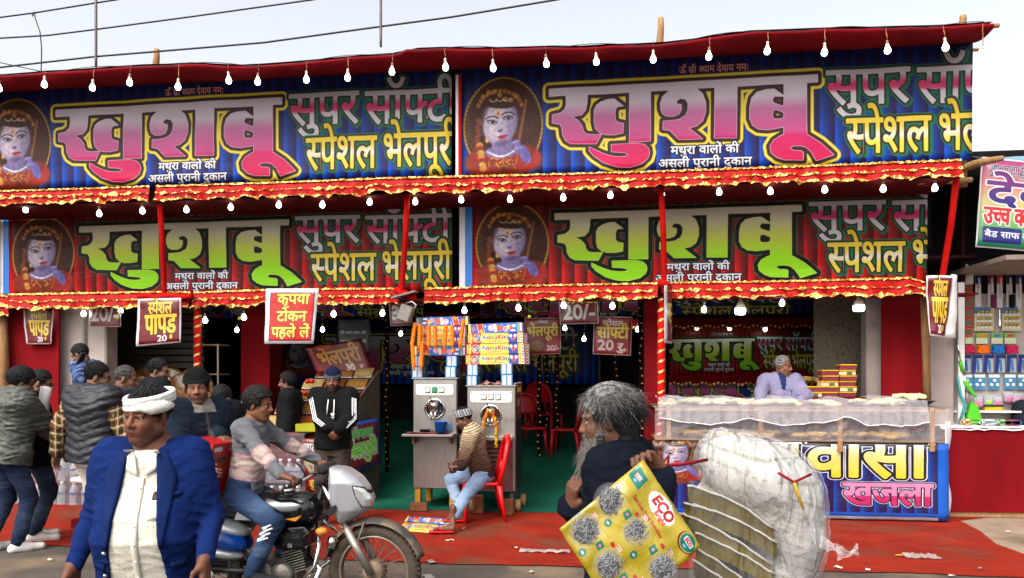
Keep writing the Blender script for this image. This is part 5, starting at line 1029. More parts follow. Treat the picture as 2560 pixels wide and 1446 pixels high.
# sweet boxes on the counter behind the seller's right hand
SB = [mat('sweet box maroon side', (110, 30, 50), .5, var=.1), mat('sweet box gold lid', (232, 186, 20), .3, .5), mat('sweet box cream band', (206, 176, 140), .5), mat('sweet box green band', (60, 90, 50), .5)]
sb = [(2034, [985, 971]), (2075, [985, 971, 958, 944, 930]), (2119, [985, 971, 958, 944, 930, 916])]
for j, (u, vs_) in enumerate(sb):
    for k, v in enumerate(vs_):
        p = P(u+(k % 2)*2, v+8, 9.15); th = thing('sweet_box', f'{["lowest", "second", "third", "fourth", "fifth", "topmost"][k]} maroon and gold sweet box in the {["short left", "middle", "tall right"][j]} stack', 'sweet box', p, .04*math.sin(k*3+j), 'sweet boxes stacked beside the seller')
        MB().box((0, .09, .022), (.185, .18, .044), bev=.003).build('box_body', SB[0] if (k+j) % 3 else SB[2], th); MB().box((0, .085, .052), (.19, .19, .014), bev=.004).build('lid', SB[1], th)
        if (k+j) % 3 == 0: MB().box((.02, -.003, .022), (.06, .006, .03)).build('print_patch', SB[3], th)
a = P(2000, 1000, 9.15); o = MB().box((P(2080, 993, 9.25).x, 9.25, P(2080, 993, 9.15).z/2), (.66, .34, P(2080, 993, 9.15).z)).build('side_table', M['maroon_dk']); tag(o, 'maroon draped stand under the sweet boxes', 'stand')
lumps('fried_stick_heap', P(1985, 950, 9.9).x, P(2100, 950, 9.9).x, 9.9, 10.2, P(2000, 958, 9.9).z, 22, .08, 'brown fried pastry heap behind the sweet boxes', KH_)
a = P(2040, 975, 9.95); o = MB().box((a.x, 10.05, a.z-.02), (.75, .5, .1)).build('wooden_shelf', M['wood']); tag(o, 'wooden shelf under the brown fried pastry heap', 'shelf')
o = MB().box((a.x, 10.05, (a.z-.07)/2), (.7, .45, a.z-.08)).build('shelf_base', M['black']); tag(o, 'black base under the wooden shelf', 'base')
# white side cloth hanging at the counter end
p0 = P(2372, 1060, 8.75); o = MB().grid(lambda s, t: (p0.x-.02+.12*s+.03*math.sin(t*9)*s, 8.78+.2*s, .02+(P(2372, 1055, 8.75).z-.02)*t), 8, 12).build('white_cloth', M['white'], None, True, off=p0); sm = o.modifiers.new('thickness', 'SOLIDIFY'); sm.thickness = .006; tag(o, 'crumpled white cloth at the right end of the sweets counter', 'cloth')
o = MB().tube([P(2318, 1000, 9.12), P(2312, 760, 9.12), P(2306, 690, 9.12)], [.042, .045, .04], 9).build('wooden_pole', M['wood'], None, True); tag(o, 'pale rough wooden pole behind the right papad sign', 'pole')
o = MB().tube([P(10, 1270, 8.95), P(9, 900, 8.95), P(4, 735, 8.95)], [.06, .062, .055], 9).build('wooden_pole', M['wood'], None, True); tag(o, 'thick wooden pole at the far left photo edge', 'pole')
# ---------------------------------------------------------------- neighbouring shop on the right
YS, YB = 9.05, 9.75
ns = thing('household_shop', 'neighbouring shop with a white display wall and red cloth counter', 'stall', (5.5, YB, 0)); NO = ns.location.copy()
a, b = P(2384, 1100, YB), P(2640, 640, YB); zt_ = b.z
MB().box(((a.x+6.6)/2, YB+.06, 1.5), (6.6-a.x, .05, 3.0)).build('display_wall', mat('white display wall', (176, 166, 160), .8, var=.08), ns, off=NO)
MB().box((a.x-.02, YB-.1, 1.36), (.07, .3, 2.7)).build('edge_post', M['white'], ns, off=NO)
MB().box(((a.x+6.6)/2, 9.1, P(2450, 640, 8.45).z-.02), (6.6-a.x+.1, 1.3, .05)).build('awning', mat('grey tarpaulin', (128, 112, 102), .8, var=.2), ns, off=NO)
bl = MB().box(((3.86+6.8)/2, 9.8, (2.6+P(2440, 380, 9.8).z)/2), (2.94, .04, P(2440, 380, 9.8).z-2.6)); bl.build('interior_shade_sheet', M['black'], ns, off=NO)  # black sheet standing in for the shade of the shop's dark interior
xr0 = P(2362, 1200, YS).x
MB().box(((xr0+6.8)/2, YS+.25, P(2450, 1072, YS).z/2), (6.8-xr0, .5, P(2450, 1072, YS).z-.02)).build('counter_base', M['wood'], ns, off=NO)
zc = P(2450, 1070, YS).z
MB().grid(lambda s, t: (xr0+(6.8-xr0)*s, YS-.02+.012*fbm(s*9, t*2, 8), .07+(zc-.07)*t), 30, 8).build('counter_cloth', M['maroon'], ns, True, off=NO)
MB().grid(lambda s, t: (xr0-.05+(6.8-xr0)*s, YS-.045+.6*t, zc+.01+.02*fbm(s*18, t*4, 3)-.03*(t < .1)), 40, 8).build('white_cover', M['white'], ns, True, off=NO)
# blue tarpaulin over it
TARP = mat('faded blue tarpaulin', (104, 138, 152), .6, var=.2, vscale=2, bump=.6, bscale=5)
def tarp(s, t):
    return (3.98+3.0*s-.3*t, 8.75+.9*t, P(2480, 404, 8.75).z+.06+.22*t+.05*abs(fbm(s*6, t*3, 2))-.1*(1-t)*abs(math.sin(s*7)))
o = MB().grid(tarp, 24, 10).build('blue_tarpaulin', TARP, None, True, off=tarp(.5, .5)); sm = o.modifiers.new('thickness', 'SOLIDIFY'); sm.thickness = .006; tag(o, 'faded blue tarpaulin bulging over the neighbouring shop sign', 'tarpaulin')
# its sign board
c = Canvas(420, 470); g_ = vgrad([(0, (150, 50, 110)), (120, (206, 110, 110)), (230, (206, 190, 120)), (330, (110, 170, 90)), (470, (20, 110, 80))]); c.a[:] = g_(c.X, c.Y); frame(c, (226, 222, 226), 7)
c.text('जय माता दी', 42, 62, 72, [(2, (220, 210, 220)), (0, (60, 40, 60))], wt=.8, width=150); c.text('प्रो. अजय गौतम', 36, 98, 72, [(2, (220, 210, 220)), (0, (70, 40, 70))], wt=.8, width=180); c.text('दुकान', 236, 96, 170, [(3, (230, 226, 226)), (0, (206, 40, 30))], wt=2.5)
for s0, x in (('!!', 26), ('!!', 198)): c.text(s0, x, 62, 40, [(0, (220, 210, 220))], wt=.8)
c.text('देव', 34, 240, 330, [(6, (236, 232, 236)), (0, vgrad([(120, (110, 30, 110)), (240, (36, 26, 120))]))], wt=5, width=270); c.text('उच्च क्वालिटी', 26, 340, 230, [(5, (236, 232, 230)), (0, (206, 24, 30))], wt=3.4, width=330)
c.rect(24, 358, 190, 440, (22, 26, 110), 10); c.text('बैड साफ', 107, 410, 80, [(0, (230, 230, 236))], anchor='c', wt=1); c.rect(200, 358, 366, 440, (16, 120, 60), 10); c.text('सोफा साफ', 283, 410, 80, [(0, (230, 230, 236))], anchor='c', wt=1)
sheet_sign('shop_sign', 'colourful sign of the neighbouring shop cut by the right photo edge', 'sign', [(2455, 392), (2700, 420), (2690, 640), (2438, 618)], 8.72, pm(c, 'shop sign', rough=.3), .01)
# goods hanging on the display wall
def hang(name, lab, cat, grp, u, v0, v1, w, build_fn):
    a = P(u, v1, YB-.02); b = P(u, v0, YB-.02); th = thing(name, lab, cat, Vector(((a.x), YB-.005, a.z)), 0, grp); build_fn(th, w/ppm(u, YB), b.z-a.z); return th
pk = lambda n_, c_, r_=.35: mat(n_, c_, r_, var=.12, vscale=20)
BLIS, CLEAR = pk('clear blister', (206, 204, 210), .15), mat('clear film pack', (196, 200, 206), .12, alpha=.5, var=.1, bump=.6, bscale=20)
def brush(col, long):
    def f(th, w, h):
        MB().box((0, -.008, h*.5), (w*.9, .004, h)).build('card', BLIS, th); MB().box((0, -.018, h*.85), (w*.9, .014, h*.26), bev=.004).build('card_top', pk(f'brush top {col}', col), th)
        MB().tube([(0, -.03, h*.9), (.01, -.03, h*.3)], .01, 6).build('handle', M['whitep'], th)
        if long: MB().box((.02, -.03, h*.2), (w*.8, .04, h*.4), bev=.012).build('bristles', pk(f'bristles {long}', long, .9), th)
    return f
for k, (u, col, lg) in enumerate([(2446, (30, 44, 110), None), (2478, (120, 40, 80), (110, 40, 80)), (2500, (206, 60, 50), None), (2524, (30, 40, 80), (24, 26, 34)), (2548, (30, 50, 120), None)]):
    hang('cleaning_brush', f'{["navy topped white", "purple bristled", "red topped white", "black bristled", "blue topped white rightmost"][k]} cleaning brush pack in the top row', 'brush', 'brushes in the top row', u, 687, 770, 15, brush(col, lg))
def wiper(th, w, h): MB().box((0, -.03, h*.3), (w, .04, h*.6), bev=.006).build('blade', pk('yellow sponge', (196, 170, 90), .9), th); MB().box((0, -.03, h*.8), (w*.98, .05, h*.4), bev=.006).build('holder', M['blackp'], th)
for k, u in enumerate((2452, 2505, 2555)): hang('floor_wiper', f'{["left", "middle", "right"][k]} black and yellow wiper above the brushes', 'wiper', 'wipers above the brushes', u, 663, 686, 46, wiper)
def sachets(th, w, h):
    for k in range(6): MB().box((0, -.012, h*(k+.5)/6), (w, .012, h/6*.94), bev=.005).build('sachet', pk('orange sachet', (176, 74, 24)), th); MB().box((0, -.02, h*(k+.48)/6), (w*.8, .006, h/6*.45)).build('sachet_window', pk('sachet window', (90, 90, 84), .2), th)
hang('sachet_strip', 'long strip of orange sachets left of the brushes', 'sachets', None, 2418, 700, 842, 26, sachets); hang('sachet_strip', 'short strip of orange sachets half behind the white cloth', 'sachets', None, 2400, 790, 850, 16, sachets)
def scoop(th, w, h): MB().lathe([(0, 0), (w*.5, 0), (w*.52, h*.5), (w*.3, h*.75), (w*.1, h*.8), (w*.1, h), (0, h)], 14, (0, -.05, 0)).build('jug', pk('white jug', (200, 196, 194)), th, True)
hang('plastic_jug', 'white plastic jug hanging above the orange sachets', 'jug', None, 2414, 662, 712, 28, scoop)
def hooks(th, w, h):
    MB().box((0, -.006, h*.5), (w, .006, h)).build('card', pk('cream card', (196, 184, 150)), th); MB().box((-w*.1, -.011, h*.84), (w*.8, .004, h*.26)).build('card_top', pk('blue card top', (60, 110, 150)), th)
    for r_ in range(3):
        for k in range(4): MB().ball((-w*.3+k*w*.2, -.025, h*(.78-.26*r_)), w*.085, 8, 6).build('gold_hook', mat('gold hook', (200, 170, 70), .3, .6), th, True); MB().box((-w*.3+k*w*.2, -.014, h*(.66-.26*r_)), (w*.15, .008, h*.1)).build('hook_base', M['whitep'], th)
for k, u in enumerate((2461, 2530)): hang('hook_card', f'{["left", "right"][k]} card of golden ball hooks under the brushes', 'hook card', 'cards of golden hooks', u, 766, 828, 46, hooks)
def spoon(th, w, h): MB().tube([(0, -.02, h), (0, -.02, h*.4), (0, -.022, 0)], [.006, .007, .014], 6).build('utensil', M['chrome'], th)
hang('metal_utensil', 'small metal utensil between the two hook cards', 'utensil', None, 2499, 775, 815, 8, spoon)
def scrub(col):
    def f(th, w, h):
        MB().box((0, -.008, h*.72), (w*.8, .006, h*.56)).build('card', pk('lime card', (120, 170, 60)), th); MB().box((0, -.014, h*.6), (w*.84, .004, h*.3)).build('card_label', pk('pale card label', (200, 204, 170)), th); MB().box((0, -.014, h*.86), (w*.4, .004, h*.12)).build('card_patch', pk(f'patch {col}', col), th)
        m_ = pk(f'mesh scrubber {col}', col, .6)
        for k in range(5): MB().tube([(w*.5*math.cos(t_*.8)*(1-.1*k % .3), -.03-.02*math.sin(t_*2), h*.02+h*.075*k+.012*math.sin(t_*3+k)) for t_ in range(9)], .012, 6).build('mesh_fold', m_, th, True)
    return f
for k, (u, col) in enumerate([(2418, (200, 20, 70)), (2455, (240, 110, 10)), (2493, (20, 120, 200)), (2526, (200, 20, 80))]):
    hang('mesh_scrubber', f'{["pink half hidden leftmost", "orange", "blue", "pink rightmost"][k]} mesh scrubber on a green card', 'scrubber', 'mesh scrubbers on green cards', u, 833, 882, 32, scrub(col))
def bluepack(th, w, h): MB().box((0, -.015, h*.5), (w*.95, .02, h), bev=.008).build('film_pack', CLEAR, th); MB().box((-w*.3, -.027, h*.5), (w*.34, .006, h*.96), M=Matrix.Rotation(.06, 4, 'Y')).build('side_band', pk('navy pack band', (30, 46, 120)), th); MB().box((0, -.028, h*.88), (w*.9, .005, h*.2)).build('header', pk('navy pack header', (24, 34, 96)), th); MB().tube([(0, -.03, h*.7), (.01, -.03, h*.1)], .012, 6).build('content', pk('blue content', (40, 120, 190)), th)
for k in range(6): hang('film_pack', f'{ordinal(k)} blue and clear pack from the left in the middle row', 'pack', 'blue packs in the middle row', 2414+28.5*k, 886, 932, 25, bluepack)
def bluecard(th, w, h):
    MB().box((0, -.006, h*.5), (w*.95, .006, h)).build('card', pk('sky blue card', (60, 130, 170)), th); MB().box((0, -.0105, h*.88), (w*.9, .003, h*.2)).build('card_header', M['whitep'], th)
    for dx, dz in ((0, .58), (-.24, .3), (.24, .3)): MB().ball((dx*w, -.018, h*dz), w*.16, 8, 6, (1, .6, 1)).build('knob', M['whitep'], th, True)
for k, u in enumerate((2418, 2450, 2486, 2526, 2559)): hang('hook_card', f'{ordinal(k)} small blue card with white knobs from the left', 'hook card', 'blue cards with white knobs', u, 936, 974, 28, bluecard)
def cup(col):
    def f(th, w, h): MB().lathe([(0, 0), (w*.42, 0), (w*.5, h*.55), (w*.45, h*.6), (0, h*.6)], 12, (0, -.04, 0)).build('cup', pk(f'cup {col}', col), th, True); MB().box((0, -.03, h*.55), (w*1.1, .07, h*1.0), bev=.01).build('film_bag', CLEAR, th)
    return f
for k, (u, v, col) in enumerate([(2414, 985, (206, 120, 150)), (2443, 992, (206, 120, 150)), (2468, 990, (160, 190, 90)), (2491, 992, (206, 110, 150)), (2518, 980, (206, 110, 150)), (2540, 984, (206, 120, 160))]):
    hang('plastic_cup_pack', f'{["pink leftmost", "second pink", "lime green", "pink right of the lime green", "higher pink", "rightmost pink"][k]} bagged cup in the lowest row', 'cup', 'bagged cups in the lowest row', u, v, v+26, 19, cup(col))
o = MB().box((0, 0, 0), (.2, .06, .06), bev=.005).m(1).box((0, -.005, .026), (.21, .07, .02)).build('sponge_box', [pk('yellow box', (190, 160, 20)), M['blackp']]); o.location = P(2482, 1020, YB-.06); tag(o, 'yellow and black box on the ledge below the cups', 'box')
o = MB().box((0, 0, 0), (1.3, .2, .02)).build('ledge', M['white']); o.location = P(2500, 1029, YB-.1); tag(o, 'white ledge under the lowest row of goods', 'ledge')
# spray mop
GRN = mat('lime green plastic', (78, 176, 34), .4)
mp = thing('spray_mop', 'lime green spray mop leaning against the display wall', 'mop', P(2438, 1055, 9.5))
q = lambda u, v: P(u, v, 9.5)-mp.location
MB().tube([q(2392, 850), q(2402, 905)], .012, 8).build('pole', M['chrome'], mp, True); MB().tube([q(2400, 902), q(2407, 930)], .024, 8).build('grip', GRN, mp, True); MB().tube([q(2407, 930), q(2422, 980), q(2431, 1015)], .014, 8).build('pole', M['chrome'], mp, True)
MB().tube([q(2412, 952), q(2420, 968), q(2432, 985), q(2442, 993)], [.03, .028, .02, .01], 8).build('trigger', GRN, mp, True); MB().prism([(-.07, 0), (.1, 0), (.05, .17), (-.02, .22)], -.03, .03, Matrix.Translation(q(2430, 1050)) @ Matrix.Rotation(R(90), 4, 'X')).build('mop_head', GRN, mp); MB().box(q(2436, 1056), (.2, .12, .03), bev=.008).build('foot_plate', GRN, mp)
TEAL = mat('teal plastic', (60, 150, 150), .4)
o = MB().tube([P(2394, 940, 9.45), P(2402, 990, 9.45), P(2414, 1012, 9.45), P(2398, 1060, 9.45)], [.012, .018, .02, .016], 7).build('teal_mop', TEAL, None, True); tag(o, 'teal mop handle standing left of the lime mop', 'mop')
for k, (u, v, col, w, lab) in enumerate([(2415, 1062, (206, 176, 120), .1, 'small cream sponge at the left end of the goods counter'), (2470, 1062, (190, 196, 200), .16, 'clear container on the goods counter'), (2508, 1066, (130, 170, 120), .16, 'pale green container on the goods counter'), (2535, 1070, (60, 120, 180), .12, 'blue lidded container on the goods counter'), (2525, 1056, (140, 50, 80), .2, 'plum coloured folded cloth on the goods counter')]):
    p = P(u, v, 9.3); o = MB().box((0, 0, .02), (w, .12, .07), bev=.02).build('counter_goods', pk(f'counter goods {k}', col), None, True); o.location = (p.x, 9.3, zc+.03); tag(o, lab, 'container')
# floodlight and lemon chilli charms
fl = thing('floodlight', 'grey floodlight on a bracket left of the ice cream cartons', 'floodlight', P(1018, 780, 8.7)); FG = mat('grey floodlight', (120, 114, 108), .5, .4)
MB().box((-.02, 0, -.02), (.16, .1, .2), bev=.015, M=Matrix.Rotation(.35, 4, 'Y')).build('housing', FG, fl); MB().box((-.03, 0, .2), (.3, .16, .02), M=Matrix.Rotation(-.25, 4, 'Y')).build('hood_plate', FG, fl)
MB().tube([(.06, 0, .0), (.11, 0, .08), (.06, 0, .12), (-.02, 0, .1)], .012, 6).build('bracket', M['steel'], fl, True)
for k, (u, v, lab) in enumerate([(294, 790, 'lemon and chilli charm beside the third lower bulb'), (599, 790, 'lemon and green chilli charm beside the red cloth column'), (1324, 785, 'lemon and green chilli charm right of the ice cream cartons')]):
    th = thing('lemon_charm', lab, 'charm', P(u, v, 8.95)); MB().ball((0, 0, -.035), .022, 10, 7).build('lemon', mat('lemon', (170, 170, 30), .5), th, True)
    for j in range(7): an = j*.9; MB().tube([(0, 0, .02+.01*j), (.045*math.cos(an), .03*math.sin(an), .025+.011*j), (.075*math.cos(an), .03*math.sin(an), .04+.011*j)], [.007, .007, .002], 5).build('chilli', mat('green chilli', (60, 110, 30), .5) if k else mat('dry chilli', (120, 96, 50), .7), th, True)
    MB().tube([(0, 0, 0), (0, 0, .12)], .003, 4).build('thread', M['wire'], th)
# litter on carpet and road
lit = [(300, 1268, .07), (205, 1255, .05), (110, 1335, .08), (60, 1290, .09), (125, 1400, .05), (350, 1392, .06), (255, 1390, .05), (1000, 1345, .05), (1160, 1322, .04), (1075, 1405, .1), (1125, 1352, .08), (1400, 1380, .06), (2250, 1390, .07), (2170, 1425, .06), (2095, 1420, .07), (2450, 1422, .04), (1290, 1370, .04), (900, 1310, .03), (400, 1436, .05), (2520, 1330, .05), (1330, 1430, .05), (1070, 1442, .12), (2380, 1440, .05), (1950, 1368, .03)]
LITL = ['white scrap on the red carpet behind the blazer man, right one', 'pale scrap near the bottles behind the standing men', 'scrap between the shoes of the men at the left', 'scrap beside the white shoe at the far left', 'scrap on the road below the left men', 'scrap on the road left of the blazer man elbow', 'scrap on the road close to the blazer man', 'scrap on the red carpet left of the flattened cartons', 'tiny scrap right of the slippers', 'pale strip at the carpet front edge by the motorcycle wheel', 'crumpled scrap just below the slippers', 'scrap on the carpet front edge left of the hawker', 'scrap on the red carpet at the right, before the film', 'scrap on the red carpet front edge at the right', 'small square scrap right of the torn polythene', 'tiny scrap on the carpet in the right corner', 'tiny scrap halfway between chair and hawker', 'tiny scrap beside the motorcycle fairing', 'scrap at the bottom edge by the blazer man', 'scrap on the bare concrete at the right', 'scrap on the road below the middle of the carpet', 'large crumpled scrap at the bottom edge by the front wheel', 'scrap at the bottom right carpet edge', 'tiny scrap right of the plastic bundle']
for k, (u, v, w) in enumerate(lit):
    p = G(u, v, .016); o = MB().grid(lambda s, t: ((s-.5)*w, (t-.5)*w*.6, .004+.02*abs(fbm(s*3, t*3, k))), 4, 3).build('litter_scrap', [mat('paper scrap', (190, 176, 160), .8), mat('foil scrap', (170, 166, 160), .3, .7), mat('yellow scrap', (190, 150, 40), .7)][0 if k % 3 else (1 if k % 2 else 2)]); o.location = p; o.rotation_euler = (0, 0, k*1.3); tag(o, LITL[k], 'litter', 'scraps of litter on the ground')
for k, (u, v, w, d, lab) in enumerate([(2303, 1393, .28, .16, 'pale crumpled film lying on the red carpet at the right'), (1362, 1380, .45, .12, 'thin clear film lying on the red carpet in the middle')]):
    p = G(u, v, .016); o = MB().grid(lambda s, t: ((s-.5)*w, (t-.5)*d, .006+.03*abs(fbm(s*4, t*4, k+5))), 12, 6).build('plastic_film', mat('litter film', (196, 186, 180), .2, alpha=.5, bump=.6), None, True); o.location = p; tag(o, lab, 'plastic film')
# ---------------------------------------------------------------- people: distance fields turned into one continuous surface
def A(*v): return np.array(v, 'f')
def rc(p, a, b, ra, rb):
    ba = b-a; L = float(ba @ ba)+1e-9; t = np.clip(((p-a) @ ba)/L, 0, 1); return np.linalg.norm(p-a-t[:, None]*ba, axis=1)-(ra+(rb-ra)*t)
def ell(p, c, r, Rm=None):
    q = p-c
    if Rm is not None: q = q @ Rm
    k0 = np.linalg.norm(q/r, axis=1); k1 = np.linalg.norm(q/(r*r), axis=1)+1e-9; return k0*(k0-1)/k1
def loft(p, o, Rm, st):
    q = (p-o) @ Rm; st = np.array(st, 'f'); z = q[:, 2]
    a, b, yo = [np.interp(z, st[:, 0], st[:, i]) for i in (1, 2, 3)]
    e = 2.4; d = (((np.abs(q[:, 0])/a)**e+(np.abs(q[:, 1]-yo)/b)**e)**(1/e)-1)*np.minimum(a, b)
    return np.maximum(d, np.maximum(z-st[-1, 0], st[0, 0]-z))
def smin(a, b, k): h = np.maximum(k-np.abs(a-b), 0)/k; return np.minimum(a, b)-h*h*k*.25
def wav(p, f, seed=0):
    x, y, z = p[:, 0]*f, p[:, 1]*f, p[:, 2]*f
    return (np.sin(z*2.1+1.7*np.sin(x*1.1+seed)+seed)+np.sin(x*1.3+y*.9+z*1.2+1.5*np.sin(z*1.5+seed*2))+.6*np.sin(y*2.3-z*2.9+seed*3+np.sin(x*2.2)))/2.6
def surfnet(f, lo, hi, h, B=6):
    lo = np.array(lo, 'f'); n = np.ceil((np.array(hi)-lo)/h/B).astype(int)
    bi = np.stack(np.meshgrid(*[np.arange(k) for k in n], indexing='ij'), -1).reshape(-1, 3)
    d = f((lo+(bi+.5)*B*h).astype('f')); act = np.abs(d) < B*h*1.25+.012
    vol = np.repeat(np.repeat(np.repeat(np.where(d < 0, -1., 1.).astype('f').reshape(n), B, 0), B, 1), B, 2)
    ab = bi[act]; off = np.stack(np.meshgrid(*[np.arange(B)]*3, indexing='ij'), -1).reshape(-1, 3)
    gi = (ab[:, None]*B+off[None]).reshape(-1, 3); val = np.empty(len(gi), 'f')
    for i in range(0, len(gi), 150000): val[i:i+150000] = f((lo+gi[i:i+150000]*h).astype('f'))
    vol[gi[:, 0], gi[:, 1], gi[:, 2]] = val
    s = vol < 0; sl = lambda a, o: a[o[0]:a.shape[0]-1+o[0], o[1]:a.shape[1]-1+o[1], o[2]:a.shape[2]-1+o[2]]
    cn = [(i, j, k) for i in (0, 1) for j in (0, 1) for k in (0, 1)]
    ct = sum(sl(s, o).astype(np.int8) for o in cn); cells = np.argwhere((ct > 0) & (ct < 8))
    acc = np.zeros((len(cells), 3)); num = np.zeros(len(cells))
    cv = {o: vol[cells[:, 0]+o[0], cells[:, 1]+o[1], cells[:, 2]+o[2]] for o in cn}
    for a in cn:
        for ax in range(3):
            if a[ax]: continue
            b = list(a); b[ax] = 1; b = tuple(b); va, vb = cv[a], cv[b]; m = (va < 0) != (vb < 0)
            t = np.where(m, va/np.where(m, va-vb, 1), 0); pos = np.tile(np.array(a, float), (len(cells), 1)); pos[:, ax] += t
            acc[m] += pos[m]; num[m] += 1
    V = lo+(cells+acc/num[:, None])*h
    vid = np.full(ct.shape, -1, int); vid[cells[:, 0], cells[:, 1], cells[:, 2]] = np.arange(len(cells)); F = []
    for ax in range(3):
        o = [0, 0, 0]; o[ax] = 1; a = s[:s.shape[0]-o[0], :s.shape[1]-o[1], :s.shape[2]-o[2]]; b = s[o[0]:, o[1]:, o[2]:]
        e = np.argwhere(a != b); u, w = (ax+1) % 3, (ax+2) % 3; e = e[(e[:, u] > 0) & (e[:, w] > 0) & (e[:, u] < ct.shape[u]) & (e[:, w] < ct.shape[w]) & (e[:, ax] < ct.shape[ax])]
        ins = a[e[:, 0], e[:, 1], e[:, 2]]; q = []
        for du, dw in ((-1, -1), (0, -1), (0, 0), (-1, 0)):
            c = e.copy(); c[:, u] += du; c[:, w] += dw; q.append(vid[c[:, 0], c[:, 1], c[:, 2]])
        q = np.stack(q, 1); q[~ins] = q[~ins][:, ::-1]; F.append(q[(q >= 0).all(1)])
    return V, np.concatenate(F)
def mesh_vf(name, V, F, m, parent, col=None, smooth=True):
    me = bpy.data.meshes.new(name); me.vertices.add(len(V)); me.vertices.foreach_set('co', np.asarray(V, 'f').ravel()); k = F.shape[1]
    me.loops.add(F.size); me.loops.foreach_set('vertex_index', F.astype('i').ravel()); me.polygons.add(len(F)); me.polygons.foreach_set('loop_start', np.arange(0, F.size, k, dtype='i')); me.polygons.foreach_set('loop_total', np.full(len(F), k, 'i'))
    me.materials.append(m); me.update(calc_edges=True)
    if smooth: me.polygons.foreach_set('use_smooth', [True]*len(F))
    if col is not None:
        c = np.clip(np.asarray(col, 'f')/255, 0, 1); c = np.where(c <= .04045, c/12.92, ((c+.055)/1.055)**2.4)
        at = me.color_attributes.new('Col', 'FLOAT_COLOR', 'POINT'); at.data.foreach_set('color', np.concatenate([c, np.ones((len(c), 1))], 1).astype('f').ravel())
    o = bpy.data.objects.new(name, me); COL.objects.link(o); o.parent = parent; return o
SKIN = mat('skin', (120, 80, 60), .5, var=.14, vscale=40, bump=.25, bscale=300, attr=True, spec=.35)
CLOTH = mat('cloth', (120, 120, 120), .88, var=.14, vscale=9, bump=.5, bscale=220, attr=True, spec=.2); KNIT = mat('knit cloth', (120, 120, 120), .95, var=.18, vscale=40, bump=1, bscale=330, attr=True, spec=.1)
SHINY = mat('quilted nylon', (60, 60, 70), .5, var=.12, vscale=9, bump=.5, bscale=60, attr=True, spec=.4); HAIRM = mat('hair', (20, 17, 16), .6, var=.3, vscale=60, bump=.9, bscale=160, attr=True, spec=.22, stretch=(1, 1, .3))
EYEW, EYEI = mat('eye white', (150, 138, 130), .2, var=.03), mat('eye iris', (34, 20, 14), .1)
def rotm(yaw=0, pitch=0, roll=0): return np.array((Matrix.Rotation(yaw, 3, 'Z') @ Matrix.Rotation(pitch, 3, 'X') @ Matrix.Rotation(roll, 3, 'Y')), 'f')
def ik(a, t, l1, l2, hint):
    d = t-a; L = np.linalg.norm(d); L2 = min(L, (l1+l2)*.999); d = d/max(L, 1e-6); x = (l1*l1-l2*l2+L2*L2)/(2*L2); h = math.sqrt(max(l1*l1-x*x, 1e-8))
    n = hint-d*(hint @ d); n = n/max(np.linalg.norm(n), 1e-6); return a+d*x+n*h, a+d*L2
def head_sdf(p, fat=1., beard=0):
    # head-local: face towards -y, eyes at z = 0
    d = ell(p, A(0, .012, .045), A(.073, .092, .086)); d = smin(d, ell(p, A(0, -.022, -.035), A(.058*fat, .066, .08)), .03)
    d = smin(d, rc(p, A(0, -.058, -.098), A(0, -.052, -.085), .024*fat, .03*fat), .03)
    for s in (-1, 1):
        d = smin(d, rc(p, A(s*.05*fat, .0, -.06), A(s*.018, -.055, -.1), .022*fat, .02), .03); d = smin(d, rc(p, A(s*.036, -.058, -.03), A(s*.026, -.064, -.055), .023*fat, .018*fat), .025)
        d = smin(d, rc(p, A(s*.012, -.086, .024), A(s*.046, -.074, .022), .0105, .009), .014)
    for s in (-1, 1): d = np.maximum(d, -(np.linalg.norm(p-A(s*.032, -.094, .002), axis=1)-.0165)) if False else smax(d, -ell(p, A(s*.032, -.094, .0), A(.019, .018, .0125)), .012)
    d = smin(d, rc(p, A(0, -.084, .014), A(0, -.107, -.03), .0085, .0125), .012)
    for s in (-1, 1):
        d = smin(d, np.linalg.norm(p-A(s*.013, -.094, -.034), axis=1)-.0098, .008)
        d = smin(d, rc(p, A(s*.018, -.0865, .0105), A(s*.046, -.078, .008), .0055, .005), .004)
        d = smin(d, rc(p, A(s*.02, -.084, -.0095), A(s*.045, -.078, -.008), .004, .004), .006)
        d = smin(d, ell(p, A(s*.077, .014, -.008), A(.010, .02, .033), rotm(s*.45, .15)), .008)
    d = smin(d, rc(p, A(-.02, -.083, -.0615), A(.02, -.083, -.0615), .0062, .0062), .008); d = smin(d, rc(p, A(-.017, -.081, -.0725), A(.017, -.081, -.0725), .0072, .0072), .008)
    d = smin(d, rc(p, A(0, -.0905, -.061), A(0, -.0885, -.072), .006, .006), .008)
    return d
def smax(a, b, k): return -smin(-a, -b, k)
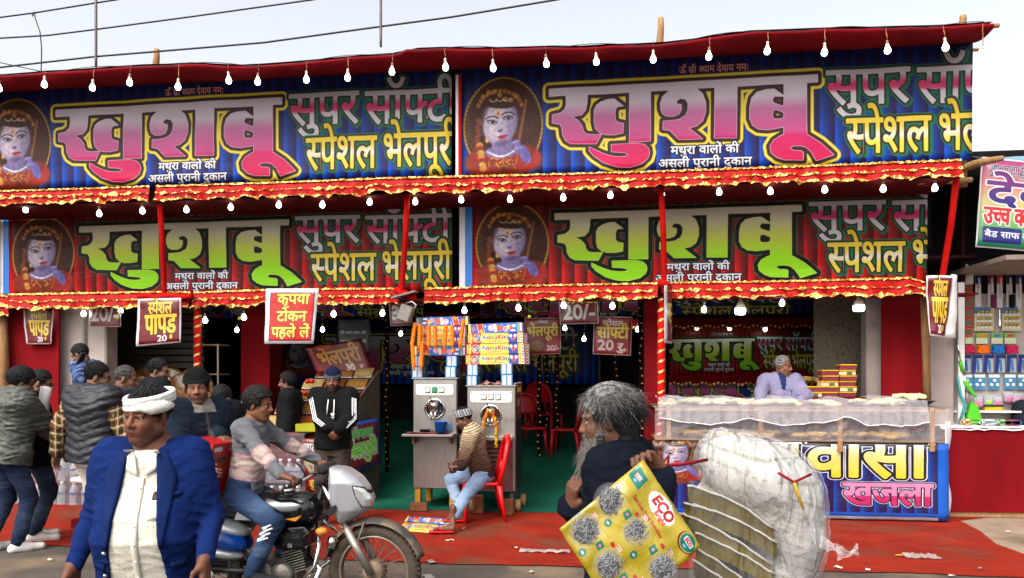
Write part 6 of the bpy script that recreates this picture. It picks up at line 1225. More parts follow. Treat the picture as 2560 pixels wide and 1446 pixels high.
def head_col(q, skin, beard, brow, wet=1.):
    x, y, z = q.T; c = np.tile(np.array(skin, 'f'), (len(q), 1)); fr = np.clip((-y-.03)/.03, 0, 1)
    def mixc(m, col): c[:] = c*(1-m[:, None])+np.array(col, 'f')*m[:, None]
    mixc(np.clip((.05-np.abs(x))/.02, 0, 1)*fr*.22*np.exp(-((z+.02)/.04)**2), (170, 100, 74))
    lip = np.exp(-((z+.067)/.0095)**4)*np.exp(-(x/.024)**4)*np.clip((-y-.07)/.01, 0, 1); mixc(lip*.65, np.array(skin)*np.array((.85, .55, .55)))
    mixc(np.exp(-((z+.0668)/.002)**2)*np.exp(-(x/.024)**4)*np.clip((-y-.07)/.008, 0, 1)*.8, (40, 20, 18))
    mixc(np.exp(-((z-.024-.1*np.abs(np.abs(x)-.03))/.0055)**4)*np.exp(-((np.abs(x)-.03)/.021)**4)*fr*.85, brow)
    mixc(np.exp(-((z-.0)/.008)**2)*np.exp(-((np.abs(x)-.032)/.02)**4)*fr*.35, np.array(skin)*.45)
    if beard:
        bm = np.clip((-.035-z)/.02+np.clip((y+.02)/.06, 0, .6)*-1, 0, 1)*np.clip((.02-y)/.03, 0, 1)*(1-lip); bm = np.maximum(bm*(np.abs(x) > -.1), np.exp(-((z+.05)/.007)**2)*np.exp(-(x/.03)**4)*fr*1.2)
        mixc(np.clip(bm, 0, 1)*beard, brow)
    return c
def hand_prims(W_, d, n, s, curl=.35, k=1., spread=.1, thumb=.5):
    d, n, s = [v/np.linalg.norm(v) for v in (d, n, s)]; out = []
    for off in (-.028, -.01, .01, .028): out.append((W_+s*off*.55*k, W_+d*.085*k+s*off*k, .017*k, .0135*k, .02))
    for off, L in zip((.031, .0105, -.0105, -.031), (.072, .08, .074, .058)):
        p = W_+d*.09*k+s*off*k; ang = 0; dv = d+s*off*spread*12
        for j, fr in enumerate((.45, .31, .24)):
            ang += curl*(.75, 1.15, .8)[j]; dd = dv*math.cos(ang)+n*math.sin(ang); dd = dd/np.linalg.norm(dd); q = p+dd*L*fr*k; out.append((p, q, (.0092, .0085, .0076)[j]*k, (.0085, .0076, .0066)[j]*k, .006)); p = q
    b = W_+d*.03*k+s*.03*k+n*.008*k; t1 = b+(d*.55+s*.75*(1-thumb*.5)+n*(.2+thumb*.5))*.042*k; t2 = t1+(d*.85+s*.2*(1-thumb)+n*(.1+thumb*.6))*.032*k
    out += [(W_+s*.012*k, b, .017*k, .0145*k, .02), (b, t1, .0145*k, .0105*k, .012), (t1, t2, .0105*k, .0082*k, .008)]
    return out
def prims(p, L):
    d = None
    for a, b, ra, rb, k in L:
        e = rc(p, a.astype('f'), b.astype('f'), ra, rb); d = e if d is None else smin(d, e, k)
    return d
PEOPLE = []
def person(label, loc, yaw, h=1.68, res=.009, hres=.005, lean=0., side=0., twist=0., hz=None, hunch=.02, fat=1., belly=0., head=(0, 0, 0), hand={}, feet={}, knee={}, elbow={}, skin=(112, 74, 52), hair='short', hairc=(16, 14, 14), beard=0., brow=(22, 16, 14), face=1., top=None, vest=None, coat=None, legs=None, shoes=(226, 222, 216), shoe_kind='shoe', headwear=None, eyes=True, fold=.006, name='person', slim=1., mats={}, strands=0, nolegs=False, hair_low=None, armpuff=None, collar_r=.016, strand_l=1.0, shz=.475, strand_w=.0013, hair_line=.0):
    sc = h/1.7; th = thing(name, label, 'person', loc, yaw); I3 = np.eye(3, dtype='f')
    hz = hz if hz is not None else .90*sc; pel = A(0, 0, hz); Rt = (rotm(twist) @ np.array(Matrix.Rotation(side, 3, 'Y'), 'f') @ np.array(Matrix.Rotation(lean, 3, 'X'), 'f'))
    Lt = .53*sc; sw = .175*sc*slim
    ch = lambda x, y, z: pel+Rt @ A(x*sc, y*sc, z*sc)
    nb = ch(0, hunch, .53); sh = {'R': ch(-.175*slim, hunch, shz), 'L': ch(.175*slim, hunch, shz)}
    Rh = rotm(*head); hc = nb+Rt @ A(0, -.014*sc, .036*sc)+Rh @ A(0, -.022*sc, .086*sc)
    J = {}
    for s, g in (('R', -1), ('L', 1)):
        spec = hand.get(s, {}); tgt = np.array(spec.get('at', sh[s]+A(g*.08, .0, -.56*sc)), 'f'); hint = np.array(elbow.get(s, (g*.5, .6, -.1)), 'f')
        e, w = ik(sh[s], tgt, .285*sc, .25*sc, hint); J['e'+s], J['w'+s] = e, w
        hp = pel+Rt @ A(g*.09*sc, 0, -.02); ft = np.array(feet.get(s, (g*.11, 0, 0)), 'f'); kn, an = ik(hp, ft+A(0, .02, .085*sc), .42*sc, .41*sc, np.array(knee.get(s, (g*.05, -1, 0)), 'f')); J['h'+s], J['k'+s], J['a'+s], J['f'+s] = hp, kn, an, ft
    TS = lambda puff, z0=-.10, z1=.54: [(z*sc, (a*fat*slim+puff)*sc, (b*fat+puff)*sc, yo*sc) for z, a, b, yo in ([(z0, .165, .115, 0)]+[q for q in TS_ if z0 < q[0] < z1]+[(z1, .075, .07, hunch)])] ; TS_ = [(-.10, .165, .115, 0), (0, .17, .118+.3*belly, -.3*belly), (.12, .158+belly*.4, .108+belly, -belly*.9), (.22, .155+belly*.3, .108+belly*.8, -belly*.7), (.36, .17, .118, hunch*.6), (.43, .17, .108, hunch), (.485, .13, .09, hunch), (.52, .08, .075, hunch)]
    # skin: head, neck, trunk, arms and hands in one field
    HP = []
    for s, g in (('R', -1), ('L', 1)):
        spec = hand.get(s, {}); fd = J['w'+s]-J['e'+s]; fd = fd/np.linalg.norm(fd); d = np.array(spec.get('d', fd), 'f'); n = np.array(spec.get('n', (-g, .1, 0)), 'f'); n = n-d*(n @ d)/(d @ d); sd = np.array(spec.get('s', (0, -1, 0)), 'f'); sd = sd-d*(sd @ d)/(d @ d); sd = sd-n*(sd @ n)/(n @ n)
        HP.append(hand_prims(J['w'+s], d, n, sd, spec.get('curl', .4), sc, spec.get('spread', .05), spec.get('thumb', .3)))
    def skin_f(p):
        d = loft(p, pel, Rt, TS(-.02)); d = smin(d, rc(p, nb-Rt @ A(0, 0, .06), hc+Rh @ A(0, .025, -.05)*sc, .066*sc, .058*sc), .03)
        for s in 'RL': d = smin(d, rc(p, nb-Rt @ A(0, 0, .03*sc), sh[s], .05*sc, .045*sc), .04); d = smin(d, rc(p, sh[s], J['e'+s], .045*sc, .04*sc), .04); d = smin(d, rc(p, J['e'+s], J['w'+s], .04*sc, .025*sc), .02)
        return d
    def head_f(p): return head_sdf(((p-hc) @ Rh)/sc, face)*sc
    V = []; F = []; C = []; n0 = 0
    def put(v, f, c):
        nonlocal n0
        V.append(v); F.append(f+n0); C.append(c); n0 += len(v)
    def full_f(p):
        d = skin_f(p); d = smin(d, head_f(p), .02)
        for L in HP: d = smin(d, prims(p, L), .015)
        return d
    R_ = .155*sc
    def neckhead(p): return smin(head_f(p), rc(p, nb-Rt @ A(0, 0, .05), hc+Rh @ A(0, .025, -.05)*sc, .066*sc, .058*sc), .025)
    v, f = surfnet(neckhead, hc-R_-A(0, 0, .09), hc+R_, hres); put(v, f, head_col(((v-hc) @ Rh)/sc, skin, beard, brow))
    v, f = surfnet(skin_f, np.min([pel-.25]+[J[k]-.08 for k in J if k[0] in 'ew'], 0), np.max([nb+.12, pel+.25]+[J[k]+.08 for k in J if k[0] in 'ew'], 0), .02); put(v, f, np.tile(np.array(skin, 'f'), (len(v), 1)))
    for s, L in zip('RL', HP):
        ff = lambda p: smin(prims(p, L), rc(p, J['w'+s]+(J['e'+s]-J['w'+s])*.3, J['w'+s], .032*sc, .024*sc), .02)
        v, f = surfnet(ff, J['w'+s]-.24*sc, J['w'+s]+.24*sc, min(hres*1.1, .006)); put(v, f, np.tile(np.array(skin, 'f')*.95, (len(v), 1)))
    body = mesh_vf('body', np.concatenate(V), np.concatenate(F), SKIN, th, np.concatenate(C))
    if eyes:
        for g in (-1, 1):
            mb = MB().ball((0, 0, 0), .0108*sc, 12, 8); mb.m(1); look = Vector((0.0, -1, 0)); mb.lathe([(0, .0085*sc), (.0062*sc, .0086*sc), (.0062*sc, .0098*sc), (0, .0114*sc)], 10, M=look.to_track_quat('Z', 'Y').to_matrix().to_4x4())
            o = mb.build('eye', [EYEW, EYEI], th, True); o.matrix_local = Matrix.Translation(Vector((hc+Rh @ (A(g*.032, -.0745, .0)*sc)).tolist())) @ Matrix(Rh.tolist()).to_4x4()
    # hair as a cap with a lifted hair line
    if hair != 'none':
        thick = {'short': .012, 'long': .014, 'buzz': .005, 'thick': .026}[hair]
        def hair_f(p):
            q = ((p-hc) @ Rh)/sc; d = ell(q, A(0, .016, .045), A(.073+thick, .09+thick, .086+thick)); d = smin(d, ell(q, A(0, .062, -.06), A(.062, .045, .07)), .03) if hair == 'long' else d; top_ = .068+hair_line-.5*(q[:, 1]+.075)-q[:, 2]
            cut = np.where(q[:, 1] < .0, np.maximum(top_, -1), np.where(q[:, 1] < .03, .01-q[:, 2]-1.6*(q[:, 1]), (-.105 if hair == 'long' else -.06)-q[:, 2]))
            side_ = (np.abs(q[:, 0]) > .058) & (q[:, 1] > -.045) & (q[:, 1] < .0); cut = np.where(side_, np.minimum(cut, -.002-q[:, 2]), cut)
            d = smax(d, cut, .012)+.0035*wav(q*A(1, 1, .6), 150, 2)+.002*np.sin(q[:, 0]*420+6*np.sin(q[:, 2]*40)+q[:, 1]*150)
            return d*sc
        v, f = surfnet(hair_f, hc-.15*sc, hc+.16*sc, hres*.8); q = ((v-hc) @ Rh)/sc; cc = np.tile(np.array(hairc, 'f'), (len(v), 1))*(1+.35*np.sin(q[:, :1]*300+5*np.sin(q[:, 2:3]*60)))
        lowm = (q[:, 2]-.25*q[:, 1] < .04) if hair_low is not None else np.zeros(len(v), bool); cc[lowm] = cc[lowm]*0+np.array(hair_low if hair_low is not None else (0, 0, 0)); mesh_vf('hair', v, f, HAIRM, th, np.clip(cc, 0, 255))
    if strands:
        rs = np.random.RandomState(int(abs(loc[0])*100)); vs = []; fs = []; cs = []
        for k in range(strands):
            a, b = rs.rand()*6.283, math.acos(1-rs.rand()*1.25); dv = np.array((math.sin(b)*math.cos(a), math.sin(b)*math.sin(a), math.cos(b)))
            if dv[1] < -.35 and dv[2] < .55: continue
            p0 = dv*np.array((.082, .1, .095))+np.array((0, .016, .045)); fl = np.array((dv[0]*.35, dv[1]*.35+(.25 if dv[1] > -.2 else -.1), -.8-.3*rs.rand()))+(rs.rand(3)-.5)*(1.55 if strand_l > 1 else .8); L = ((.03+.045*rs.rand()) if strand_l <= 1 else (.028+.042*rs.rand()))*strand_l; w = strand_w
            pts = [p0+dv*(.012 if strand_l <= 1 else .003)*t+(dv*.35*(1-t)+fl*t)*L*t for t in (0, .35, .7, 1)]; pts = [p+dv*.010*math.sin(k*1.3+i*2.1)*i/3+np.array((math.sin(k*2.7+i*1.9), math.cos(k*1.1+i*2.3), 0))*.006*i/3 for i, p in enumerate(pts)]; base = len(vs)
            t_ = np.cross(fl, dv); t_ = t_/max(np.linalg.norm(t_), 1e-5)
            for i, p in enumerate(pts): ww = w*(1-.8*i/3); vs += [p+t_*ww, p-t_*ww, p+dv*ww]
            for i in range(3):
                for j in range(3): fs.append((base+i*3+j, base+i*3+(j+1) % 3, base+i*3+3+(j+1) % 3, base+i*3+3+j))
            g_ = (.25+.5*rs.rand()) if rs.rand() < .45 else (.8+.7*rs.rand()); hc_ = np.array(hairc if (hair_low is None or p0[2]-.25*p0[1] > .035+.03*rs.rand()) else hair_low); cs += [hc_*g_]*12
        v = hc+(np.array(vs)*sc) @ Rh.T; o = mesh_vf('hair_strands', v, np.array(fs), HAIRM, th, np.clip(np.array(cs), 0, 255)); o['kind'] = 'stuff'
    GF = {}
    def arms(p, d, puff, k0, s_end=.93, only=None):
        for s in 'RL':
            d = smin(d, rc(p, nb-Rt @ A(0, 0, .035*sc), sh[s], (.052+puff)*sc, (.05+puff)*sc), .05*sc)
            d = smin(d, rc(p, sh[s], J['e'+s], (.058+puff)*sc, (.047+puff)*sc), k0*sc)
            if s_end > 0: d = smin(d, rc(p, J['e'+s], J['e'+s]+(J['w'+s]-J['e'+s])*s_end, (.047+puff)*sc, (.034+puff)*sc), .02*sc)
        return d
    def garment(nm, g, seed):
        """g: puff, z0 (hem), z1 (neck), sleeve (0..1, -1 none), col(P, q) -> colours, mat, open (front gap half width at top, bottom), fold"""
        puff = g.get('puff', .02); z0, z1 = g.get('z0', -.1), g.get('z1', .515); fo = g.get('fold', fold); sl_ = g.get('sleeve', .95)
        def ff(p):
            d = loft(p, pel, Rt, TS(puff+g.get('extra', 0), z0, z1))
            if sl_ >= 0: d = arms(p, d, g.get('armpuff', puff), g.get('blend', .07), sl_)
            elif sl_ == -1:
                for s in 'RL': d = smin(smin(d, rc(p, nb-Rt @ A(0, 0, .035*sc), sh[s], (.052+puff)*sc, (.05+puff)*sc), .05*sc), np.linalg.norm(p-sh[s], axis=1)-(.05+puff)*sc, .06)
            if g.get('collar'):
                c = nb+Rt @ A(0, .005, .0); q = (p-c) @ Rt; tor = np.hypot(np.hypot(q[:, 0], q[:, 1]*1.05)-.078*sc, (q[:, 2]-.005*sc)*.5)-collar_r*sc; d = smin(d, tor, .012)
            if g.get('hood'):
                c = nb+Rt @ A(0, .07, -.0); d = smin(d, ell(p, c, A(.11, .06, .06)*sc, Rt), .03)
            if g.get('skirt'):
                pass
            d = d+fo*wav(p, 15, seed)*.7+fo*1.3*(np.abs(wav(p*A(1, 1, 1.5), 21, seed+2))-.4)+fo*.5*np.abs(wav(p, 47, seed+1))
            q = (p-pel) @ Rt
            if g.get('open'):
                w0, w1 = g['open']; zz = np.clip((q[:, 2]/sc-z0)/(z1-z0), 0, 1); w = (w1+(w0-w1)*np.sin(np.clip(zz, 0, 1)*1.75)**1.0)*sc if g.get('vneck') else (w1+(w0-w1)*zz)*sc
                d = np.maximum(d, -np.maximum(np.abs(q[:, 0]-g.get('ox', 0)*sc)-w, q[:, 1]-(.0*sc)))
            if g.get('quilt'): d = d-.010*np.abs(np.sin((q[:, 2]-.35*np.abs(q[:, 0]))*math.pi/g['quilt']))*(np.abs(q[:, 0]) < .3)
            return d
        GF[nm] = ff; ks = [J[k] for k in J if k[0] in 'ew'] if sl_ > 0 else []
        lo = np.min([ch(x, y, z) for x in (-.32, .32) for y in (-.25-belly, .25) for z in (z0-.06, .62)]+[k-.1 for k in ks], 0); hi = np.max([ch(x, y, z) for x in (-.32, .32) for y in (-.25-belly, .25) for z in (z0-.06, .62)]+[k+.1 for k in ks], 0)
        v, f = surfnet(ff, lo, hi, g.get('res', res)); q = (v-pel) @ Rt; q = q/sc
        c_ = g['col']
        if callable(c_):
            ds = {}
            for s in 'RL':
                for nm_, a, b, o_ in (('u', sh[s], J['e'+s], 0.), ('f', J['e'+s], J['w'+s], .285*sc)):
                    ba = b-a; t = np.clip(((v-a) @ ba)/(ba @ ba), 0, 1); ds[s+nm_] = (np.linalg.norm(v-a-t[:, None]*ba, axis=1), o_+t*np.linalg.norm(ba))
            ad = np.min([ds[k][0] for k in ds], 0); k_ = np.argmin([ds[k][0] for k in ds], 0); al = np.choose(k_, [ds[k][1] for k in ds]); ins = np.abs(q[:, 0]) < .155*fat*slim+.02
            cc = c_(q, al/sc, (ad < .085*sc) & ~ins, v)
        else: cc = np.tile(np.array(c_, 'f'), (len(v), 1))
        return mesh_vf(nm, v, f, g.get('mat', CLOTH), th, cc)
    for i, (nm, g) in enumerate(((top or {}).get('name', 'shirt') and [((top or {}).get('name', 'shirt'), top)])+([(vest.get('name', 'vest'), vest)] if vest else [])+([(coat.get('name', 'jacket'), coat)] if coat else [])):
        if g: garment(nm, g, i*3+abs(loc[0]))
    if legs and not nolegs:
        puff = legs.get('puff', .012)
        def lf(p):
            d = loft(p, pel, Rt, [(z*sc, (a*fat+puff)*sc, (b*fat+puff)*sc, yo*sc) for z, a, b, yo in [(-.14, .13, .1, 0), (-.06, .165, .115, 0), (.02, .166, .114+.3*belly, -.3*belly), (.08, .16+belly*.3, .11+.6*belly, -.6*belly)]])
            for s in 'RL':
                d = smin(d, rc(p, J['h'+s]+A(0, 0, -.02), J['k'+s], (.088+puff)*sc, (.058+puff)*sc), .04*sc); d = smin(d, rc(p, J['k'+s], J['a'+s]+(J['k'+s]-J['a'+s])*legs.get('crop', .04), (.058+puff)*sc, (.042+puff*1.3)*sc), .02*sc)
            return d+.005*wav(p, 13, 4)+.008*(np.abs(wav(p*A(1, 1, 1.7), 19, 1))-.4)
        ks = [J[k] for k in J if k[0] in 'hka']; v, f = surfnet(lf, np.min(ks+[pel-.25], 0)-.12, np.max(ks+[pel+A(.25, .25, .14)], 0)+.12, res); cl = legs['col']
        mesh_vf(legs.get('name', 'trousers'), v, f, legs.get('mat', CLOTH), th, cl(v, J) if callable(cl) else np.tile(np.array(cl, 'f'), (len(v), 1)))
        for s, g in (('R', -1), ('L', 1)):
            ft = J['f'+s]; an = J['a'+s]; fd = np.array(feet.get('d'+s, (g*.15, -1, 0)), 'f'); fd /= np.linalg.norm(fd); tip = ft+fd*.17*sc+A(0, 0, .03)*sc; heel = ft-fd*.055*sc+A(0, 0, .035)*sc
            def sf(p, ft=ft, an=an, tip=tip, heel=heel):
                d = smin(rc(p, heel, tip, .042*sc, .036*sc), rc(p, an+A(0, 0, .015), (heel+tip)/2, .046*sc, .045*sc), .03); return np.maximum(d, ft[2]+.0-p[:, 2])
            if shoe_kind == 'shoe':
                v, f = surfnet(sf, np.minimum(heel, tip)-.08, np.maximum(an, tip)+.1, .009); z = v[:, 2]-ft[2]; cc = np.where((z < .022)[:, None], np.array((214, 206, 196), 'f'), np.array(shoes, 'f')); mesh_vf('shoe', v, f, CLOTH, th, cc)
            else:
                def bf(p, ft=ft, an=an, tip=tip, heel=heel): return smin(smin(rc(p, heel, tip-fd*.04, .03*sc, .022*sc), rc(p, an, heel, .036*sc, .03*sc), .03), rc(p, an+A(0, 0, .10), an, .038*sc, .034*sc), .02)
                v, f = surfnet(bf, np.minimum(heel, tip)-.08, np.maximum(an+A(0, 0, .1), tip)+.1, .007); mesh_vf('foot', v, f, SKIN, th, np.tile(np.array(skin, 'f'), (len(v), 1)))
                MB().box((0, 0, 0), (.095, .25, .018), bev=.006, M=Matrix.Translation(Vector((ft+fd*.06).tolist())+Vector((0, 0, .004))) @ Matrix.Rotation(math.atan2(fd[0], -fd[1]), 4, 'Z')).build('slipper_sole', mats.get('slipper', RCH), th); q0 = Vector((ft+fd*.13+A(0, 0, .02)).tolist()); sx = Vector((-fd[1]*.05, fd[0]*.05, 0)); bk_ = Vector((-fd*.07).tolist())
                for g2 in (-1, 1): MB().tube([q0, q0+sx*g2*.6+bk_*.6+Vector((0, 0, .03)), q0+sx*g2+bk_*1.1], .008, 6).build('slipper_strap', mats.get('slipper', RCH), th, True)
    if headwear == 'beanie':
        kc_ = mats['beanie']
        def bf(p):
            q = ((p-hc) @ Rh)/sc; d = ell(q, A(0, .016, .052), A(.089, .106, .1)); cut = .055-q[:, 2]+.35*q[:, 1]-.02; d = smax(d, cut, .01)
            band = np.maximum(ell(q, A(0, .016, .05), A(.094, .112, .105)), np.abs(q[:, 2]-.06-.35*q[:, 1])-.022); return smin(d, band, .006)*sc+.0016*np.sin(q[:, 0]*500)*np.cos(q[:, 1]*300)
        v, f = surfnet(bf, hc-.16*sc, hc+.19*sc, hres); q = ((v-hc) @ Rh)/sc; b_ = np.abs(q[:, 2]-.06-.35*q[:, 1]) < .024; mesh_vf('beanie', v, f, KNIT, th, np.where(b_[:, None], np.array(kc_[1], 'f'), np.array(kc_[0], 'f')))
    th['joints'] = 0; del th['joints']
    return th, dict(hc=hc, Rh=Rh, sc=sc, pel=pel, Rt=Rt, J=J, nb=nb, sh=sh, ch=ch, f=GF)
def to_local(th, p):
    c, s = math.cos(-th.rotation_euler[2]), math.sin(-th.rotation_euler[2]); d = Vector(p)-th.location; return np.array((d.x*c-d.y*s, d.x*s+d.y*c, d.z), 'f')
def head_tube(th, I, pts, r, m, name, n=8, flat=None):
    hc, Rh, sc = I['hc'], I['Rh'], I['sc']; return MB().tube([Vector((hc+Rh @ (A(*p)*sc)).tolist()) for p in pts], r, n).build(name, m, th, True)

def front(I, f, x, z, off=.004):
    """point on the front of a garment at chest x, z"""
    ys = np.linspace(-.42, .12, 271); p = (I['pel']+(np.stack([np.full(271, x), ys, np.full(271, z)], 1)*I['sc']) @ I['Rt'].T).astype('f'); v = f(p); k = int(np.argmax(v < 0)) if (v < 0).any() else 135
    q = p[max(k-1, 0)].copy(); q += I['Rt'] @ A(0, -off, 0); return Vector(q.tolist())
def patch(th, I, f, name, pts, m, n=(4, 10), off=.005):
    """cloth patch lying on a garment; pts(s, t) -> chest x, z"""
    mb = MB().grid(lambda s, t: front(I, f, *pts(s, t), off), n[0], n[1]); o = mb.build(name, m, th, True); sm = o.modifiers.new('thickness', 'SOLIDIFY'); sm.thickness = .005; sm.offset = 0; return o
# ---------------------------------------------------------------- the people
def loc_of(u, t, z=0.0): p = T(u, 940, t); return Vector((p.x, p.y, z))
def tl(loc, yaw, p): c, s = math.cos(-yaw), math.sin(-yaw); d = Vector(p)-Vector(loc); return np.array((d.x*c-d.y*s, d.x*s+d.y*c, d.z), 'f')
def plaid(base, lines, acc, f=.075):
    def fn(q, al, arm, v):
        a = np.where(arm, al, q[:, 2])/f; b = np.where(arm, q[:, 0]+q[:, 1], q[:, 0]+.3*q[:, 1])/f
        c = np.tile(np.array(base, 'f'), (len(q), 1)); fa, fb = a % 1, b % 1
        c[fa < .45] = c[fa < .45]*.6+np.array(acc)*.4; c[fb < .45] = c[fb < .45]*.6+np.array(acc)*.4
        for m in ((fa > .62) & (fa < .78), (fb > .62) & (fb < .78)): c[m] = c[m]*.25+np.array(lines)*.75
        return c
    return fn
def solid(c, arm_c=None, trim=None): return lambda q, al, arm, v: np.where((arm & (arm_c is not None))[:, None], np.array(arm_c if arm_c else c, 'f'), np.array(c, 'f'))
def jeans(base, fade=(120, 140, 160), k=.35):
    def fn(v, J):
        c = np.tile(np.array(base, 'f'), (len(v), 1)); m = np.zeros(len(v))
        for s in 'RL':
            for a, b in ((J['h'+s], J['k'+s]), (J['k'+s], J['a'+s])): mid = (a+b)/2; m = np.maximum(m, np.exp(-(np.linalg.norm(v-mid-np.array((0, -.06, 0)), axis=1)/.13)**2))
        m = m*k*(1+.5*wav(v, 20)); return c+(np.array(fade)-c)*np.clip(m, 0, 1)[:, None]
    return fn
DK = (34, 38, 46)
# P: turbaned man in the blue blazer, nearest at the left
lo, yw = loc_of(378, 3.12), R(16)
def blaz(q, al, arm, v):
    c = np.tile(np.array((11, 32, 82), 'f'), (len(q), 1)); w = np.abs(q[:, 0]-.0); lap = (~arm) & (q[:, 1] < 0) & (q[:, 2] > .12) & (w < .135) & (w > .04); c[lap] *= 1
    pk_ = (~arm) & (q[:, 1] < 0) & (np.abs(q[:, 0]-.125) < .035) & (np.abs(q[:, 2]-.30) < .007); c[pk_] *= .45; pk2 = (~arm) & (q[:, 1] < 0) & (np.abs(np.abs(q[:, 0])-.15) < .05) & (np.abs(q[:, 2]-.03) < .006); c[pk2] *= .5; return c
def wshirt(q, al, arm, v):
    c = np.tile(np.array((206, 200, 184), 'f'), (len(q), 1)); d = (np.abs(((q[:, 0]/.02) % 1)-.5)+np.abs(((q[:, 2]/.02) % 1)-.5)) < .17; c[d] *= .86; pl = np.abs(q[:, 0]) < .012; c[pl] *= .95
    pk_ = (np.abs(q[:, 0]-.085) < .028) & (np.abs(q[:, 2]-.315) < .012) & (q[:, 1] < 0); c[pk_] = (52, 34, 30); return c
th, I = person('stout man in a blue blazer and white headcloth walking nearest the camera', lo, yw, h=1.575, shz=.468, slim=.97, res=.006, hres=.0034, fat=1.17, belly=.045, head=(R(-27), R(4), R(3)), hand={'R': dict(at=tl(lo, yw, T(184, 1418, 3.0)), d=(-.12, -.1, -1), n=(.6, -.4, 0), s=(.55, -.8, 0), curl=.35, spread=.14), 'L': dict(at=tl(lo, yw, T(512, 1400, 2.98)), d=(.05, -.25, -1), n=(-1, .2, 0), s=(-.3, -1, 0), curl=.5)},
  elbow={'R': (-.25, 1, 0), 'L': (.25, 1, 0)}, collar_r=.010, skin=(104, 62, 42), hair='short', hair_line=-.02, brow=(26, 18, 16), beard=.28, face=1.12, fold=.005,
  top=dict(name='shirt', col=wshirt, puff=.012, z0=-.09, z1=.50, collar=0, sleeve=-2, fold=.004), coat=dict(name='blazer', blend=.11, col=blaz, puff=.024, armpuff=.004, z0=-.13, z1=.50, open=(.055, .125), ox=-.005, collar=0, sleeve=.97, fold=.0045), legs=dict(col=(38, 30, 28)), shoes=(30, 26, 24), feet={'L': (.12, -.12, 0), 'R': (-.12, .1, 0)}, strands=350)
WRAPM = mat('white headcloth', (214, 210, 202), .9, var=.12, vscale=14, bump=.6, bscale=60)
for k in range(5):
    pts = [(.088*math.sin(a)*(1+.02*math.sin(3*a+k)), .014-.106*math.cos(a)*(1+.015*math.sin(5*a+k)), .074+.0105*(k-2)*(.8+.3*math.cos(a+k*.6))-.010*math.cos(a)+.010*math.sin(a-.5)) for a in np.linspace(0, 2*math.pi, 33)]
    head_tube(th, I, pts, .0095 if k % 2 else .0115, WRAPM, 'headcloth_fold', 7)
head_tube(th, I, [(.03, -.09, .05), (.075, -.06, .045), (.10, -.01, .05), (.10, .04, .05)], [.012, .028, .026, .012], WRAPM, 'headcloth_fold', 8)
head_tube(th, I, [(-.06, .09, .06), (-.10, .09, .01), (-.12, .075, -.06), (-.15, .06, -.12)], [.02, .028, .024, .008], WRAPM, 'headcloth_tail', 7); head_tube(th, I, [(-.06, .1, .07), (-.12, .07, .06), (-.13, .06, -.0)], [.02, .034, .014], WRAPM, 'headcloth_tail', 7)
cf_, sf_ = I['f']['blazer'], I['f']['shirt']; LAPM = mat('blazer lapel cloth', (11, 30, 74), .8, var=.1, vscale=9, bump=.4, bscale=200); SHM = mat('shirt collar', (200, 194, 180), .85, var=.06)
op = lambda z: .125-.07*np.clip((z+.13)/.63, 0, 1)
for g in (-1, 1):
    wl = lambda z: .012+.062*np.clip((z-.10)/.27, 0, 1)*(1 if z < .40 else max(.35, 1-(z-.40)*6))
    patch(th, I, cf_, 'lapel', lambda s, t: (g*(op(.10+.40*t)+.004+wl(.10+.40*t)*s)-.005, .10+.40*t), LAPM, (4, 16), .006)
    patch(th, I, cf_, 'pocket_flap', lambda s, t: (g*(.132+.055*s), .0+.03*t+.008*s), LAPM, (5, 2), .006)
    cp = lambda s, t: (g*(.012+.052*s+.02*t*(1-s)), .395+.085*t+.03*s)
    patch(th, I, sf_, 'collar_wing', cp, SHM, (4, 5), .012)
patch(th, I, cf_, 'breast_pocket', lambda s, t: (.105+.06*s, .305+.016*t+.008*s), LAPM, (4, 2), .005)
patch(th, I, sf_, 'shirt_placket', lambda s, t: (-.012+.024*s, -.07+.46*t), SHM, (2, 14), .003)
patch(th, I, sf_, 'shirt_pocket', lambda s, t: (.045+.05*s, .22+.085*t), SHM, (3, 4), .003)
patch(th, I, sf_, 'pocket_card', lambda s, t: (.055+.036*s, .298+.022*t), mat('brown card', (52, 34, 30), .6), (2, 2), .006)
for k in range(6): MB().ball(tuple(front(I, sf_, 0, -.03+.075*k, .004)), .0055, 8, 6).build('shirt_button', M['whitep'], th, True)
for z in (.085, -.02): MB().ball(tuple(front(I, cf_, -op(z)-.022, z, .003)), .009, 8, 6).build('blazer_button', M['chrome'], th, True)
# group at the left
lo, yw = loc_of(22, 6.85), R(152)
person('man in a grey green padded jacket with his back turned at the left edge', lo, yw, h=1.70, res=.010, hres=.006, lean=R(8), hunch=.04, head=(R(-12), R(18), 0), hand={'R': dict(at=tl(lo, yw, lo+Vector((.22, .36, 1.0)))), 'L': dict(at=tl(lo, yw, lo+Vector((-.3, .2, 1.0))))}, hair='thick', strands=500, skin=(112, 76, 56), eyes=False,
  top=dict(name='jacket', col=(70, 72, 64), mat=SHINY, puff=.055, z0=-.10, z1=.5, collar=1, fold=.012), legs=dict(col=jeans((26, 34, 56))), feet={'R': (-.1, -.05, 0), 'L': (.14, .1, 0)}, slim=1.05)
lo, yw = loc_of(92, 7.35), R(128)
th, I = person('man in a black suit and glasses behind the grey green jacket', lo, yw, h=1.68, res=.011, hres=.006, head=(R(-10), R(14), 0), hand={'R': dict(at=tl(lo, yw, lo+Vector((.28, -.12, .92))))}, hair='short', skin=(120, 82, 62), beard=.3, top=dict(name='suit_jacket', col=(17, 17, 19), puff=.03, z0=-.17), legs=dict(col=jeans((30, 38, 54))), shoes=(196, 186, 178))
GLS = mat('dark spectacle frame', (40, 26, 22), .3)
